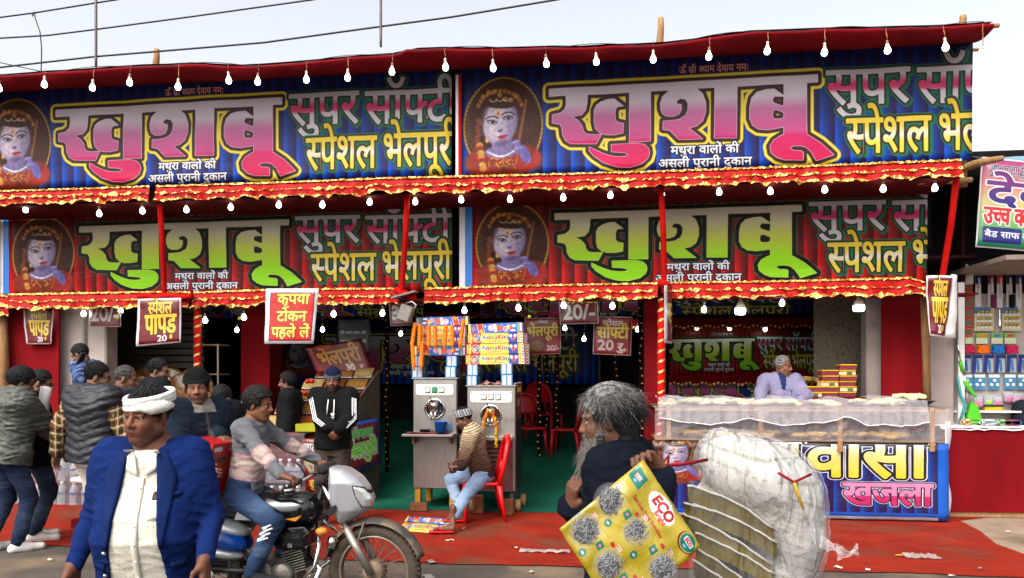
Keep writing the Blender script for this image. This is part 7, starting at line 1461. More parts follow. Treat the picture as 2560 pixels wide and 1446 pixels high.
def glasses(th, I):
    for g in (-1, 1): head_tube(th, I, [(g*.032+.024*math.cos(a), -.098, .0+.018*math.sin(a)) for a in np.linspace(0, 6.283, 13)], .0026, GLS, 'spectacle_rim', 5); head_tube(th, I, [(g*.056, -.096, .004), (g*.078, -.02, .008), (g*.08, .02, .0)], .0026, GLS, 'spectacle_arm', 5)
glasses(th, I)
o = MB().tube([T(116, 968, 7.1), T(110, 1000, 7.1), T(108, 1050, 7.1)], [.05, .045, .05], 8).build('scarf', mat('white scarf', (214, 206, 206), .9), None, True); o.parent = th; o.matrix_parent_inverse = th.matrix_world.inverted(); o.matrix_parent_inverse = (Matrix.Translation(th.location) @ Matrix.Rotation(yw, 4, 'Z')).inverted()
lo, yw = loc_of(236, 6.9), R(172)
th, I = person('man in a quilted dark vest over a brown plaid shirt, back turned', lo, yw, h=1.74, res=.010, hres=.006, fat=1.12, head=(R(-52), R(8), 0), hand={'R': dict(at=tl(lo, yw, lo+Vector((.36, .05, .86)))), 'L': dict(at=tl(lo, yw, lo+Vector((-.36, -.02, .9))))}, hair='short', strands=500, skin=(124, 84, 64), beard=.9, top=dict(name='plaid_shirt', col=plaid((120, 84, 40), (196, 184, 160), (30, 24, 20)), puff=.028, z0=-.1), vest=dict(name='quilted_vest', col=(34, 35, 40), mat=SHINY, puff=.05, z0=-.10, z1=.505, sleeve=-1, collar=1, quilt=.075), legs=dict(col=(196, 186, 172)), shoes=(40, 34, 32))
glasses(th, I)
lo, yw = loc_of(306, 7.3), R(160)
person('greying man in a dark checked jacket beside the quilted vest', lo, yw, h=1.72, res=.012, hres=.006, head=(R(-45), R(10), 0), hair='buzz', hairc=(62, 56, 54), hair_line=.02, skin=(112, 74, 54), eyes=False, top=dict(name='jacket', col=plaid((32, 34, 38), (52, 56, 62), (24, 26, 30), .12), puff=.035, z0=-.14, collar=1), legs=dict(col=(40, 40, 46)), shoes=(30, 28, 28))
lo, yw = loc_of(236, 8.85, .36), R(-88)
o = MB().box((lo.x+.1, 8.85, .18), (1.6, .5, .35)).build('platform', M['maroon_dk']); tag(o, 'low platform under the man on the phone', 'platform')
th, I = person('man in a blue checked shirt talking on his phone in front of the pillar', lo, yw, h=1.66, res=.011, hres=.006, lean=R(14), hunch=.03, head=(R(0), R(26), 0), hand={'L': dict(at=tl(lo, yw, T(207, 915, 8.66)), d=(-.1, -.25, 1), n=(.2, .5, .2), s=(-.6, -.3, .1), curl=1.0, thumb=.6), 'R': dict(at=tl(lo, yw, T(205, 972, 8.7)))}, elbow={'L': (.6, -.3, -1)}, hair='short', skin=(104, 66, 48), top=dict(name='checked_shirt', col=plaid((44, 66, 108), (120, 130, 156), (34, 48, 84), .07), puff=.025, z0=-.1, collar=1), legs=dict(col=(36, 36, 42)))
o = MB().box((0, 0, 0), (.03, .075, .15), bev=.008, M=Matrix.Rotation(.5, 4, 'Y')).build('mobile_phone', M['blackp']); o.location = T(202, 897, 8.62); tag(o, 'black mobile phone held at the mouth of the man in the checked shirt', 'phone')
lo, yw = loc_of(392, 8.0, .1), R(140)
th, I = person('man in a maroon and black hooded jacket and glasses near the papad heap', lo, yw, h=1.70, res=.012, hres=.006, head=(R(-38), R(6), 0), hair='short', strands=400, skin=(122, 84, 64), beard=.8, top=dict(name='hooded_jacket', col=lambda q, al, arm, v: np.where(((q[:, 2] > .30) & (q[:, 2] < .47) & ~arm | (arm & (al < .10)))[:, None], np.array((86, 22, 44), 'f'), np.array((24, 24, 28), 'f')), puff=.045, hood=1, z0=-.1), legs=dict(col=(36, 36, 42)))
glasses(th, I)
o = MB().box((0, 0, .05), (1.6, .5, .1)).build('platform', M['maroon_dk']); o.location = (lo.x, lo.y, 0); tag(o, 'low step under the man in the maroon hooded jacket', 'platform')
lo, yw = loc_of(500, 6.1), R(178)
person('person in a black woollen coat bending over behind the beanie man', lo, yw, h=1.62, res=.012, hres=.008, lean=R(34), hunch=.09, fat=1.2, head=(0, R(40), 0), hair='short', eyes=False, top=dict(name='woollen_coat', col=(21, 20, 22), mat=KNIT, puff=.06, z0=-.3, extra=.02), legs=dict(col=(32, 30, 34)), shoes=(30, 26, 26))
# man in the black striped hoodie
lo, yw = loc_of(833, 8.05), R(12)
def hoodie(q, al, arm, v):
    c = np.tile(np.array((17, 17, 18), 'f'), (len(q), 1)); return c
th, I = person('man in a black hoodie and navy knit cap standing before the snack trays', lo, yw, h=1.70, res=.009, hres=.0045, head=(R(0), R(4), 0), hand={'R': dict(at=tl(lo, yw, T(826, 1068, 7.72)), d=(.45, -.15, -.8), n=(.2, .9, 0), s=(.8, -.2, .3), curl=.5), 'L': dict(at=tl(lo, yw, T(848, 1074, 7.70)), d=(-.5, -.1, -.55), n=(-.2, .9, 0), s=(-.5, -.2, .6), curl=.9)}, elbow={'R': (-.5, .8, -.1), 'L': (.5, .8, -.1)}, hair='short', slim=.94, skin=(104, 64, 46), beard=.75, headwear='beanie', mats={'beanie': ((26, 32, 60), (84, 84, 88))}, top=dict(name='hoodie', col=hoodie, puff=.04, z0=-.08, hood=1), legs=dict(col=(62, 52, 46), name='cargo_trousers', puff=.02), shoes=(60, 52, 48))
for s in 'RL':
    g = -1 if s == 'R' else 1
    for k in (-1, 0, 1):
        a, b, w_ = I['sh'][s], I['J']['e'+s], I['J']['w'+s]; out = A(g*.6, -.8, .1); out /= np.linalg.norm(out); sd_ = np.cross((b-a)/np.linalg.norm(b-a), out)*.024*k
        pts = [a+(b-a)*t+out*(.107-.012*t)*I['sc']+sd_ for t in (.1, .4, .7, .98)]+[b+(w_-b)*t+out*(.09-.012*t)*I['sc']+sd_ for t in (.25, .55, .85)]
        MB().tube([Vector(p.tolist()) for p in pts], .0055, 5).build('sleeve_stripe', M['white'], th, True)
for g, L_ in ((-1, .15), (1, .24)): pts = [I['ch'](g*.03, -.135, .45), I['ch'](g*.034, -.168, .38), I['ch'](g*.03-.01, -.175, .45-L_)]; MB().tube([Vector(p.tolist()) for p in pts], .006, 5).build('hood_cord', M['white'], th, True)
pz = I['ch'](.02, -.178, .28); mb = MB()
for an in (-.6, 0, .6): mb.box(Vector(pz.tolist())+Vector((.016*math.sin(an), 0, .016*math.cos(an))), (.014, .004, .03), M=Matrix.Rotation(an, 4, 'Y'), bev=.003)
mb.box(Vector(pz.tolist())+Vector((0, 0, -.014)), (.04, .005, .006)); mb.build('chest_emblem', M['white'], th)
lo, yw = loc_of(722, 9.35), R(-78)
person('man in a black jacket seen in profile inside the dark stall', lo, yw, h=1.66, res=.013, hres=.006, head=(R(-4), R(2), 0), hair='thick', skin=(112, 74, 56), beard=.6, top=dict(name='jacket', col=(20, 20, 23), puff=.04, z0=-.1, open=(.014, .014)), legs=dict(col=(30, 30, 34)))
# the seated man
lo, yw = Vector((CHX+.0, CHY, .012)), R(-80); kx = CHX
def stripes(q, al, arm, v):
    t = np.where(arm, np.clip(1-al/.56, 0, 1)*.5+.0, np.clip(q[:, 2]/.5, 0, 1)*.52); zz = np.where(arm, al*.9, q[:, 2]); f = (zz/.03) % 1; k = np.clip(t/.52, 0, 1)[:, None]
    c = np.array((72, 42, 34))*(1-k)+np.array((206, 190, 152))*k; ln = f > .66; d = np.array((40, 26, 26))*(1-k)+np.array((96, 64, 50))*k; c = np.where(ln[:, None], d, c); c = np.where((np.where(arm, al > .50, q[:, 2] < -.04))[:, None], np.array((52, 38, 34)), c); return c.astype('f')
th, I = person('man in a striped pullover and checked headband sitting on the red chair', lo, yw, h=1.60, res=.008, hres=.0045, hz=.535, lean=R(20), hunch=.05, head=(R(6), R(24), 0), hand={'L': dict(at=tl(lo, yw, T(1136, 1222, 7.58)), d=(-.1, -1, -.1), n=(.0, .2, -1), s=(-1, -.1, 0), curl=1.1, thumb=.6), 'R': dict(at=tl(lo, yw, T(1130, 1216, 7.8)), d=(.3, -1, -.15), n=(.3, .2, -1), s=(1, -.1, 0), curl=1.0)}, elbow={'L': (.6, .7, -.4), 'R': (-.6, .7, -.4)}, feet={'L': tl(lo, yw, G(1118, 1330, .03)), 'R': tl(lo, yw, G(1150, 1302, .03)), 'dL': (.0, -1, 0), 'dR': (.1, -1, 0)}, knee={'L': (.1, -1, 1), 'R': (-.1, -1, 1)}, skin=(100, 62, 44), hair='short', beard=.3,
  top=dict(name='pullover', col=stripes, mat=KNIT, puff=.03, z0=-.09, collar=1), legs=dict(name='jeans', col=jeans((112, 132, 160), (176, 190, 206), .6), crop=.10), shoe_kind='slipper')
HB = Canvas(64, 64, (26, 26, 30))
for k in range(4): HB.rect(0, 6+16*k, 64, 9+16*k, (200, 200, 204)); HB.rect(6+16*k, 0, 9+16*k, 64, (200, 200, 204))
hbm = mat_print('checked headband', HB.image('headband print'), .9, .2, 20); hc, Rh, sc = I['hc'], I['Rh'], I['sc']; mb = MB()
mb.grid(lambda s, t: (hc+Rh @ (A(.093*math.sin(s*6.283)*(1.0-.35*max(0, t-.6)), .016-.112*math.cos(s*6.283)*(1-.35*max(0, t-.6)), .03+.085*t+.022*math.cos(s*6.283))*sc)).tolist(), 30, 6)
for i in list(mb.uv): mb.uv[i] = [(a*5 % 1.0001, b*1.5 % 1.0001) for a, b in mb.uv[i]]
mb.build('headband', hbm, th, True)
o = MB().lathe([(0, 0), (.03, 0), (.042, .11), (.044, .112), (.03, .01), (0, .01)], 16).build('paper_cup', mat('brown cup', (66, 34, 28), .4), None, True); wl_ = I['J']['wL']; cq = Vector((wl_+A(-.03, -.085, -.075)).tolist()); o.location = Vector((CHX, CHY, .012))+Matrix.Rotation(yw, 3, 'Z') @ cq; o.rotation_euler = (0, R(-12), 0); tag(o, 'dark brown cup held by the seated man over his knees', 'cup')
# the seller
lo, yw = loc_of(1952, 8.98, .2), R(2)
def lil(q, al, arm, v):
    c = np.tile(np.array((122, 116, 142), 'f'), (len(q), 1)); pl = (np.abs(q[:, 0]) < .012) & (q[:, 1] < 0); c[pl] *= .93; n_ = (np.abs(q[:, 0]) < .018+.16*np.clip(q[:, 2]-.36, 0, 1)) & (q[:, 1] < 0) & (q[:, 2] > .36); c[n_] = (30, 40, 84); pk_ = (np.abs(q[:, 0]-.09) < .005) & (np.abs(q[:, 2]-.33) < .03) & (q[:, 1] < 0); c[pk_] = (30, 30, 40); return c
th, I = person('grey haired seller in a lilac white shirt behind the sweets counter', lo, yw, h=1.66, res=.009, hres=.0045, fat=1.12, belly=.03, head=(R(52), R(6), 0), hand={'R': dict(at=tl(lo, yw, T(1898, 1005, 8.6)), d=(.2, -1, -.2), n=(0, 0, -1), s=(1, 0, 0)), 'L': dict(at=tl(lo, yw, T(2002, 1003, 8.6)), d=(-.2, -1, -.2), n=(0, 0, -1), s=(-1, 0, 0))}, elbow={'R': (-1, .6, -.3), 'L': (1, .6, -.3)}, skin=(112, 70, 50), hair='buzz', hairc=(104, 100, 98), hair_line=.015, brow=(60, 54, 50), beard=.15, top=dict(name='shirt', col=lil, puff=.028, z0=-.12, collar=1, fold=.008), legs=dict(col=(60, 60, 66)))
o = MB().box((lo.x, lo.y+.02, .1), (.9, .5, .2)).build('platform', M['maroon_dk']); tag(o, 'low platform under the seller', 'platform')
lo = loc_of(2592, 8.95)
person('person in dark clothes cut off by the right photo edge behind the goods counter', lo, R(-20), h=1.5, res=.014, hres=.008, lean=R(10), hair='short', eyes=False, top=dict(name='jacket', col=(30, 34, 42), puff=.05), legs=dict(col=(30, 30, 36)))
# ---------------------------------------------------------------- motorcycle, its rider and passenger
BX = G(938, 1541).x-1.24; BY = 4.85
bike = thing('motorcycle', 'dusty motorcycle with silver front fairing, black tank and blue side panel', 'motorcycle', (BX, BY, 0))
TYRE = mat('dusty tyre', (74, 64, 56), .95, var=.35, vscale=10, bump=.8, bscale=70); DUST = mat('dusty dark paint', (58, 54, 52), .6, var=.35, vscale=8, dirt=((110, 92, 74), 6, .5)); SILV = mat('silver paint', (176, 176, 178), .28, .55, var=.06, spec=.6)
BLK = mat('gloss black paint', (14, 14, 17), .12, var=.1, spec=.7); GREYP = mat('grey graphic', (120, 122, 126), .3); BLUP = mat('blue panel paint', (10, 56, 130), .2, var=.08, spec=.6); ENG = mat('engine metal', (112, 106, 98), .45, .7, var=.35, vscale=14, bump=.4); HUBM = mat('dusty drum hub', (126, 108, 90), .8, .2, var=.35, vscale=12)
def wheel(x, name, r=.305):
    w = MB(); pr = []
    w.lathe([(r-.075, -.028), (r-.05, -.044), (r-.018, -.046), (r-.003, -.03), (r, 0), (r-.003, .03), (r-.018, .046), (r-.05, .044), (r-.075, .028), (r-.075, -.028)], 56, (x, 0, r), 'Y', cap=False)
    o = w.build(name, TYRE, bike, True)
    b = MB()
    for k in range(56):
        a = k*2*math.pi/56
        for s in (-1, 1): b.box((x+(r+.001)*math.cos(a+.03*s), s*.018, r+(r+.001)*math.sin(a+.03*s)), (.018, .026, .008), M=Matrix.Rotation(-a+math.pi/2, 4, 'Y') @ Matrix.Rotation(.5*s, 4, 'Z'))
    b.build('tread', TYRE, o, props={'kind': 'stuff'})
    MB().lathe([(r-.08, -.03), (r-.062, -.034), (r-.062, .034), (r-.08, .03), (r-.09, 0), (r-.08, -.03)], 48, (x, 0, r), 'Y', cap=False).build('rim', mat('dusty rim', (140, 128, 114), .4, .7, var=.3), o, True)
    MB().lathe([(0, -.062), (.062, -.06), (.074, -.04), (.074, .04), (.062, .06), (0, .062)], 28, (x, 0, r), 'Y').build('hub', HUBM, o, True)
    for k in range(18):
        a = k*2*math.pi/18
        for s in (-1, 1): MB().tube([(x+.07*math.cos(a), s*.035, r+.07*math.sin(a)), (x+(r-.078)*math.cos(a+.28*s), s*.006, r+(r-.078)*math.sin(a+.28*s))], .0028, 5).build('spoke', M['iron'], o)
    return o
wheel(1.24, 'front_wheel'); wheel(0, 'rear_wheel')
AX = Vector((1.24, 0, .305)); TOP = Vector((.90, 0, .90))
for s in (-1, 1):
    o = Vector((0, s*.085, 0)); MB().tube([AX+o, AX.lerp(TOP, .5)+o], .026, 12).build('fork_slider', mat('dusty fork slider', (150, 142, 132), .4, .7, var=.25), bike, True); MB().tube([AX.lerp(TOP, .48)+o, TOP+o], .017, 10).build('fork_tube', M['chrome'], bike, True)
for t in (.72, 1.0): MB().box(AX.lerp(TOP, t), (.07, .22, .03), bev=.008, M=Matrix.Rotation(-.52, 4, 'Y')).build('fork_clamp', M['blackp'], bike)
def fend(x, a0, a1, r, w, name, m, parent=bike):
    g = MB().grid(lambda s, t: (x+(r-.03*abs(t-.5)**1.5*2.8)*math.cos(a0+(a1-a0)*s), (t-.5)*w, .305+(r-.03*abs(t-.5)**1.5*2.8)*math.sin(a0+(a1-a0)*s)), 28, 8); o = g.build(name, m, bike, True); sm = o.modifiers.new('thickness', 'SOLIDIFY'); sm.thickness = .004
fend(1.24, R(18), R(168), .352, .13, 'front_fender', DUST); fend(0, R(40), R(185), .36, .15, 'rear_fender', DUST)
for s in (-1, 1): MB().tube([(1.24-.05, s*.07, .64), (1.24-.09, s*.085, .52), AX+Vector((0, s*.085, 0))], .007, 6).build('fender_stay', M['iron'], bike, True)
# fairing
FP = np.array([(P(u, v_, BY-.08).x-BX, P(u, v_, BY-.08).z) for u, v_ in ((821, 1167), (858, 1172), (893, 1194), (916, 1222), (926, 1250), (918, 1278), (886, 1298), (858, 1314), (843, 1310), (836, 1282), (826, 1255))])
def fair(p):
    d2 = poly_sdf(p[:, 0].astype(float), p[:, 2].astype(float), [FP]).astype('f'); fx_ = np.clip((p[:, 0]-.93)/.28, 0, 1); w = .155-.075*fx_**2-.05*np.clip((.72-p[:, 2])/.14, 0, 1)-.03*np.clip((p[:, 2]-.9)/.1, 0, 1)
    return smax(d2+.002, np.abs(p[:, 1])-w, .07)
v, f = surfnet(fair, (.84, -.22, .5), (1.28, .22, 1.1), .008); mesh_vf('fairing', v, f, SILV, bike)
for s in (-1, 1): MB().prism([(-.045, -.02), (.04, .03), (.05, .005), (.01, -.05)], 0, .006, Matrix.Translation((.985, s*.152, .735)) @ Matrix.Rotation(R(90), 4, 'X')).build('fairing_vent', M['blackp'], bike)
LP = np.array([(P(u, v_, BY-.1).x-BX, P(u, v_, BY-.1).z) for u, v_ in ((884, 1216), (905, 1222), (924, 1246), (923, 1276), (904, 1268), (892, 1244))])
v, f = surfnet(lambda p: smax(fair(p)-.004, poly_sdf(p[:, 0].astype(float), p[:, 2].astype(float), [LP]).astype('f'), .008), (1.0, -.2, .6), (1.28, .2, 1.0), .006); mesh_vf('headlight', v, f, mat('headlight glass', (214, 214, 210), .05, metal=.6, var=.3, vscale=30, spec=.9), bike)
v, f = surfnet(lambda p: smax(smax(fair(p)-.003, poly_sdf(p[:, 0].astype(float), p[:, 2].astype(float), [LP]).astype('f')-.009, .006), -poly_sdf(p[:, 0].astype(float), p[:, 2].astype(float), [LP]).astype('f'), .003), (.98, -.2, .58), (1.29, .2, 1.02), .006); mesh_vf('headlight_rim', v, f, M['blackp'], bike)
MB().box((.915, 0, .985), (.07, .22, .07), bev=.02, M=Matrix.Rotation(-.5, 4, 'Y')).build('instrument_panel', M['blackp'], bike)
GR = [Vector((.775, -.345, .905)), Vector((.80, -.27, .915)), Vector((.86, -.14, .955)), Vector((.88, 0, .95)), Vector((.86, .14, .965)), Vector((.80, .27, .955)), Vector((.775, .345, .95))]
MB().tube(GR, .011, 10).build('handlebar', M['chrome'], bike, True)
for a, b in ((GR[0], GR[1]), (GR[6], GR[5])):
    MB().tube([a, b], .018, 10).build('grip', M['blackp'], bike, True); MB().tube([b.lerp(a, -.2), b.lerp(a, .2)+Vector((.05, 0, 0)), a+Vector((.07, 0, -.005))], .007, 6).build('lever', M['chrome'], bike, True); MB().box(b.lerp(a, -.35), (.05, .05, .05), bev=.01).build('switch_box', M['blackp'], bike)
for s in (-1, 1): MB().tube([(.84, s*.19, .95), (.82, s*.23, 1.02), (.80, s*.26, 1.05)], .006, 6).build('cable', M['blackp'], bike, True); MB().tube([(.86, s*.1, .96), (.98, s*.06, .90), (.96, s*.05, .7), (.8, s*.04, .6)], .006, 6).build('cable', M['blackp'], bike, True)
def tank(p): d = ell(p, A(.60, 0, .70), A(.26, .145, .125), np.array(Matrix.Rotation(R(6), 3, 'Y'), 'f')); d = smin(d, ell(p, A(.76, 0, .72), A(.12, .12, .10)), .06); return np.maximum(d, .60+.15*(.6-p[:, 0])-p[:, 2])
v, f = surfnet(tank, (.28, -.2, .5), (.94, .2, .9), .009); mesh_vf('fuel_tank', v, f, BLK, bike)
for s in (-1, 1): MB().prism([(-.16, .03), (.06, -.055), (-.19, -.05)], 0, .006, Matrix.Translation((.52, s*.142, .70)) @ Matrix.Rotation(R(90), 4, 'X')).build('tank_graphic', GREYP, bike); MB().prism([(-.05, 0), (.02, .01), (.07, .028), (.03, -.012)], 0, .005, Matrix.Translation((.72, s*.135, .66)) @ Matrix.Rotation(R(90), 4, 'X')).build('tank_emblem', mat('amber emblem', (190, 120, 30), .4), bike)
MB().lathe([(.045, 0), (.045, .014), (.03, .022), (0, .022)], 18, (.64, 0, .822)).build('fuel_cap', M['chrome'], bike, True)
def seat(p): d = rc(p*A(1, .75, 1), A(.42, 0, .70), A(.15, 0, .735), .085, .085); return smin(d, rc(p*A(1, .8, 1), A(.15, 0, .735), A(-.22, 0, .78), .085, .065), .05)
v, f = surfnet(seat, (-.34, -.2, .58), (.56, .2, .92), .011); mesh_vf('seat', v, f, mat('seat vinyl', (30, 29, 30), .5, bump=.4, bscale=50), bike)
def tailc(p): d = ell(p, A(.02, 0, .62), A(.36, .165, .085), np.array(Matrix.Rotation(R(14), 3, 'Y'), 'f')); return np.maximum(d, -.30-p[:, 0])
v, f = surfnet(tailc, (-.36, -.22, .46), (.42, .22, .8), .009); mesh_vf('tail_cowl', v, f, SILV, bike)
def sidec(p): d = ell(p*A(1, 1, 1), A(.17, 0, .52), A(.22, .172, .10), np.array(Matrix.Rotation(R(22), 3, 'Y'), 'f')); return np.maximum(d, .045-np.abs(p[:, 1]))
v, f = surfnet(sidec, (-.1, -.22, .38), (.45, .22, .68), .009); mesh_vf('side_panel', v, f, BLUP, bike)
def lowc(p): d = ell(p, A(.16, 0, .43), A(.2, .16, .06), np.array(Matrix.Rotation(R(14), 3, 'Y'), 'f')); return np.maximum(d, .045-np.abs(p[:, 1]))
v, f = surfnet(lowc, (-.1, -.2, .32), (.42, .2, .54), .009); mesh_vf('lower_cover', v, f, SILV, bike)
MB().box((.70, -.005, .53), (.25, .27, .15), bev=.03).build('engine_shroud', BLK, bike); MB().box((.70, -.143, .55), (.16, .006, .03)).build('shroud_strip', M['blackp'], bike); MB().box((.71, -.144, .49), (.03, .006, .03), bev=.002).build('shroud_badge', M['chrome'], bike)
for k in range(9): MB().box((.70+.004*k, 0, .445-.017*k), (.15, .2, .008), M=Matrix.Rotation(-.3, 4, 'Y')).build('cooling_fin', ENG, bike)
for x, r, y in ((.50, .10, -.13), (.64, .085, -.12)): MB().lathe([(0, -.03), (r*.8, -.03), (r, -.01), (r, .2), (0, .2)], 24, (x, y, .29), 'Y').build('crankcase', ENG, bike, True)
MB().box((.56, 0, .27), (.34, .22, .16), bev=.03).build('engine_block', ENG, bike)
MB().tube([(.80, -.06, .40), (.90, -.10, .33), (.86, -.15, .2), (.6, -.17, .17), (.3, -.18, .2), (0, -.19, .28), (-.35, -.19, .36)], [.02, .022, .022, .025, .04, .046, .042], 12).build('exhaust_pipe', M['chrome'], bike, True)
for s in (-1, 1): MB().tube([(.86, s*.05, .62), (.93, s*.2, .5), (.92, s*.24, .38), (.82, s*.2, .28), (.72, s*.08, .24)], .013, 8).build('crash_bar', M['chrome'], bike, True); MB().tube([(.05, s*.14, .58), (.0, s*.14, .32)], [.03, .03], 10).build('rear_shock', M['iron'], bike, True); MB().tube([(.47, s*.1, .25), (.47, s*.27, .25)], .015, 8).build('footrest', M['blackp'], bike, True); MB().ball((.95, s*.2, .60), .034, 10, 8, (1.2, 1, .8)).build('indicator', mat('amber lens', (196, 120, 40), .2), bike, True)
MB().tube([(.88, 0, .84), (.80, 0, .6), (.76, 0, .36)], .022, 8).build('frame_tube', M['blackp'], bike, True); MB().tube([(.86, 0, .66), (.3, 0, .62), (-.2, 0, .68)], .02, 8).build('frame_tube', M['blackp'], bike, True); MB().tube([(.5, .1, .3), (0, .1, .305)], .02, 8).build('swing_arm', M['blackp'], bike, True); MB().tube([(.5, -.1, .3), (0, -.1, .305)], .02, 8).build('swing_arm', M['blackp'], bike, True)
MB().lathe([(0, -.03), (.045, -.02), (.05, .02), (0, .03)], 16, (.97, -.06, .5), 'X').build('horn', M['chrome'], bike, True); MB().box((-.36, 0, .66), (.05, .14, .06), bev=.015).build('tail_lamp', mat('red lens', (140, 10, 12), .2), bike)
# rider
yw = R(90); lo = Vector((BX+.33, BY, 0)); bw = lambda x, y, z: tl(lo, yw, Vector((BX+x, BY+y, z)))
def sweater(q, al, arm, v):
    c = np.tile(np.array((112, 112, 116), 'f'), (len(q), 1)); z = np.where(arm, al, .43-q[:, 2]); b0 = np.where(arm, .25, .15)
    t = (z-b0)/np.where(arm, .17, .19); c[(t > 0) & (t < 1)] = (196, 178, 164); c[((t > 0) & (t < .16)) | ((t > .5) & (t < .62)) | ((t > .9) & (t < 1))] = (186, 140, 146); return c
th, I = person('boy in a grey and pink striped sweater riding the motorcycle', lo, yw, h=1.50, res=.0075, hres=.0038, hz=.835, lean=R(10), hunch=.03, slim=.80, fat=.9, head=(R(0), R(6), 0), hand={'R': dict(at=bw(.745, -.30, .945), d=(0, -.9, -.25), n=(0, -.35, -1), s=(1, 0, 0), curl=.75, thumb=.5), 'L': dict(at=bw(.745, .30, .985), d=(0, -.9, -.25), n=(0, -.35, -1), s=(-1, 0, 0), curl=.75, thumb=.5)}, elbow={'R': (-.5, .5, -.9), 'L': (.6, .4, -.7)}, feet={'R': bw(.50, -.22, .245), 'L': bw(.50, .22, .245), 'dR': (0, -1, 0), 'dL': (0, -1, 0)}, knee={'R': (-.25, -1, .3), 'L': (.25, -1, .3)}, skin=(110, 68, 46), hair='thick', strands=700, strand_l=.7, hairc=(20, 16, 16),
  top=dict(name='sweater', col=sweater, mat=KNIT, puff=.026, armpuff=.012, z0=-.08, fold=.007), legs=dict(name='jeans', col=jeans((30, 44, 70), (96, 118, 146), .5)), shoes=(40, 40, 44))
pj = I['J']; q0 = pj['hR']*.45+pj['kR']*.55
rip = MB()
for k in range(9): t = k/8; c0 = pj['kR']+(pj['aR']-pj['kR'])*(.02+.25*t)+A(-.085, .0, 0); rip.tube([Vector((c0+A(0, -.02+.02*math.sin(k*2.2), .01)).tolist()), Vector((c0+A(-.003, .025+.012*math.cos(k*1.7), -.012)).tolist())], .0045, 5)
rip.build('jeans_print', M['white'], th, props={'kind': 'stuff'})
# passenger with the red carton
lo2 = Vector((BX-.03, BY, 0)); b2 = lambda x, y, z: tl(lo2, yw2, Vector((BX+x, BY+y, z))); yw2 = R(62)
def navy(q, al, arm, v):
    c = np.tile(np.array((24, 32, 44), 'f'), (len(q), 1)); z_ = (np.abs(q[:, 0]) < .006) & (q[:, 1] < 0) & (q[:, 2] > .3); c[z_] = (62, 60, 60); k_ = (q[:, 2] > .485) & (np.abs(q[:, 0]) < .085); c[k_ & (q[:, 1] < 0)] = (128, 120, 112); c[arm & (al > .46)] = (104, 84, 62); return c
th, I2 = person('man in a black knit cap and navy jacket riding pillion with the red carton', lo2, yw2, h=1.62, res=.008, hres=.0042, hz=.90, lean=R(4), hunch=.02, head=(R(-34), R(2), R(-3)), hand={'R': dict(at=b2(.19, -.30, .99), d=(.1, -1, -.1), n=(.6, -.3, -.2), s=(0, -.1, 1), curl=.6), 'L': dict(at=b2(.16, -.04, 1.19), d=(.1, -1, -.2), n=(0, -.2, -1), s=(-1, 0, 0), curl=.4)}, elbow={'R': (-.6, .6, -.8), 'L': (.7, .5, -.6)}, feet={'R': b2(.12, -.24, .30), 'L': b2(.12, .24, .30)}, knee={'R': (-.5, -1, .3), 'L': (.5, -1, .3)}, skin=(116, 76, 54), hair='short', brow=(30, 24, 22), beard=.4, headwear='beanie', mats={'beanie': ((24, 24, 24), (34, 34, 34))}, top=dict(name='zip_jacket', col=navy, puff=.04, z0=-.1, collar=1), legs=dict(col=(190, 184, 174)), shoes=(196, 192, 186))
c = Canvas(220, 360, (150, 14, 18)); c.rect(0, 0, 220, 60, (176, 18, 22)); c.rect(16, 20, 80, 44, (214, 210, 206), 10); c.rect(130, 26, 180, 44, (214, 210, 206)); c.ell(90, 90, 44, 16, (60, 16, 18), 2); c.rect(0, 150, 74, 330, (196, 190, 186))
for k in range(7): c.rect(10, 170+k*22, 60-8*(k % 3), 174+k*22, (120, 110, 110))
c.text('SUPER', 176, 330, 50, [(0, (226, 216, 210))], rot=-1.57, wt=1.2); c.text('QUALITY', 140, 330, 26, [(0, (220, 150, 140))], rot=-1.57, wt=.6); c.rect(170, 336, 210, 356, (60, 80, 150))
PMR = pm(c, 'red carton', rough=.35, bump=.05); mb = MB().box((0, 0, 0), (.16, .30, .46)); mb.mi = [1]*6
for fi in (0, 1, 3): mb.uv[fi] = [(0, 0), (1, 0), (1, 1), (0, 1)]; mb.mi[fi] = 0
o = mb.build('red_carton', [PMR, mat('red carton top', (160, 16, 20), .4)]); o.location = (BX+.15, BY-.12, .955); o.rotation_euler = (0, R(14), R(-8)); tag(o, 'red printed carton held upright between the rider and his passenger', 'carton')
# ---------------------------------------------------------------- the old hawker with the scrubber card and his bundle
lo, yw = loc_of(1568, 2.68), R(-106)
hl = T(1652, 1185, 2.45); hr = lo+Vector((-.20, .03, 1.12))
th, I = person('old grey haired bearded hawker seen from behind, nearest the camera on the right', lo, yw, h=1.585, res=.007, hres=.0036, lean=R(6), hunch=.03, head=(R(4), R(8), 0), hand={'L': dict(at=tl(lo, yw, hl), d=tl((0, 0, 0), yw, Vector((-.5, -.3, .55))), n=tl((0, 0, 0), yw, Vector((-.2, -.9, -.5))), s=tl((0, 0, 0), yw, Vector((-.6, .2, -.5))), curl=.95, thumb=.4), 'R': dict(at=tl(lo, yw, hr), d=tl((0, 0, 0), yw, Vector((.1, -.3, 1))), n=tl((0, 0, 0), yw, Vector((.6, .3, .1))), s=tl((0, 0, 0), yw, Vector((.2, -1, 0))), curl=.8)}, elbow={'L': (.5, .3, -1), 'R': (-.6, -.5, -1)}, skin=(96, 60, 44), hair='long', hairc=(112, 109, 107), hair_low=(22, 19, 19), strands=8000, strand_w=.0009, strand_l=1.01, brow=(120, 116, 112), hair_line=-.01, eyes=True,
  top=dict(name='dark_jumper', col=(17, 22, 34), puff=.03, z0=-.12, sleeve=.9, fold=.008, mat=KNIT), legs=dict(col=(46, 42, 40)), shoes=(50, 44, 40))
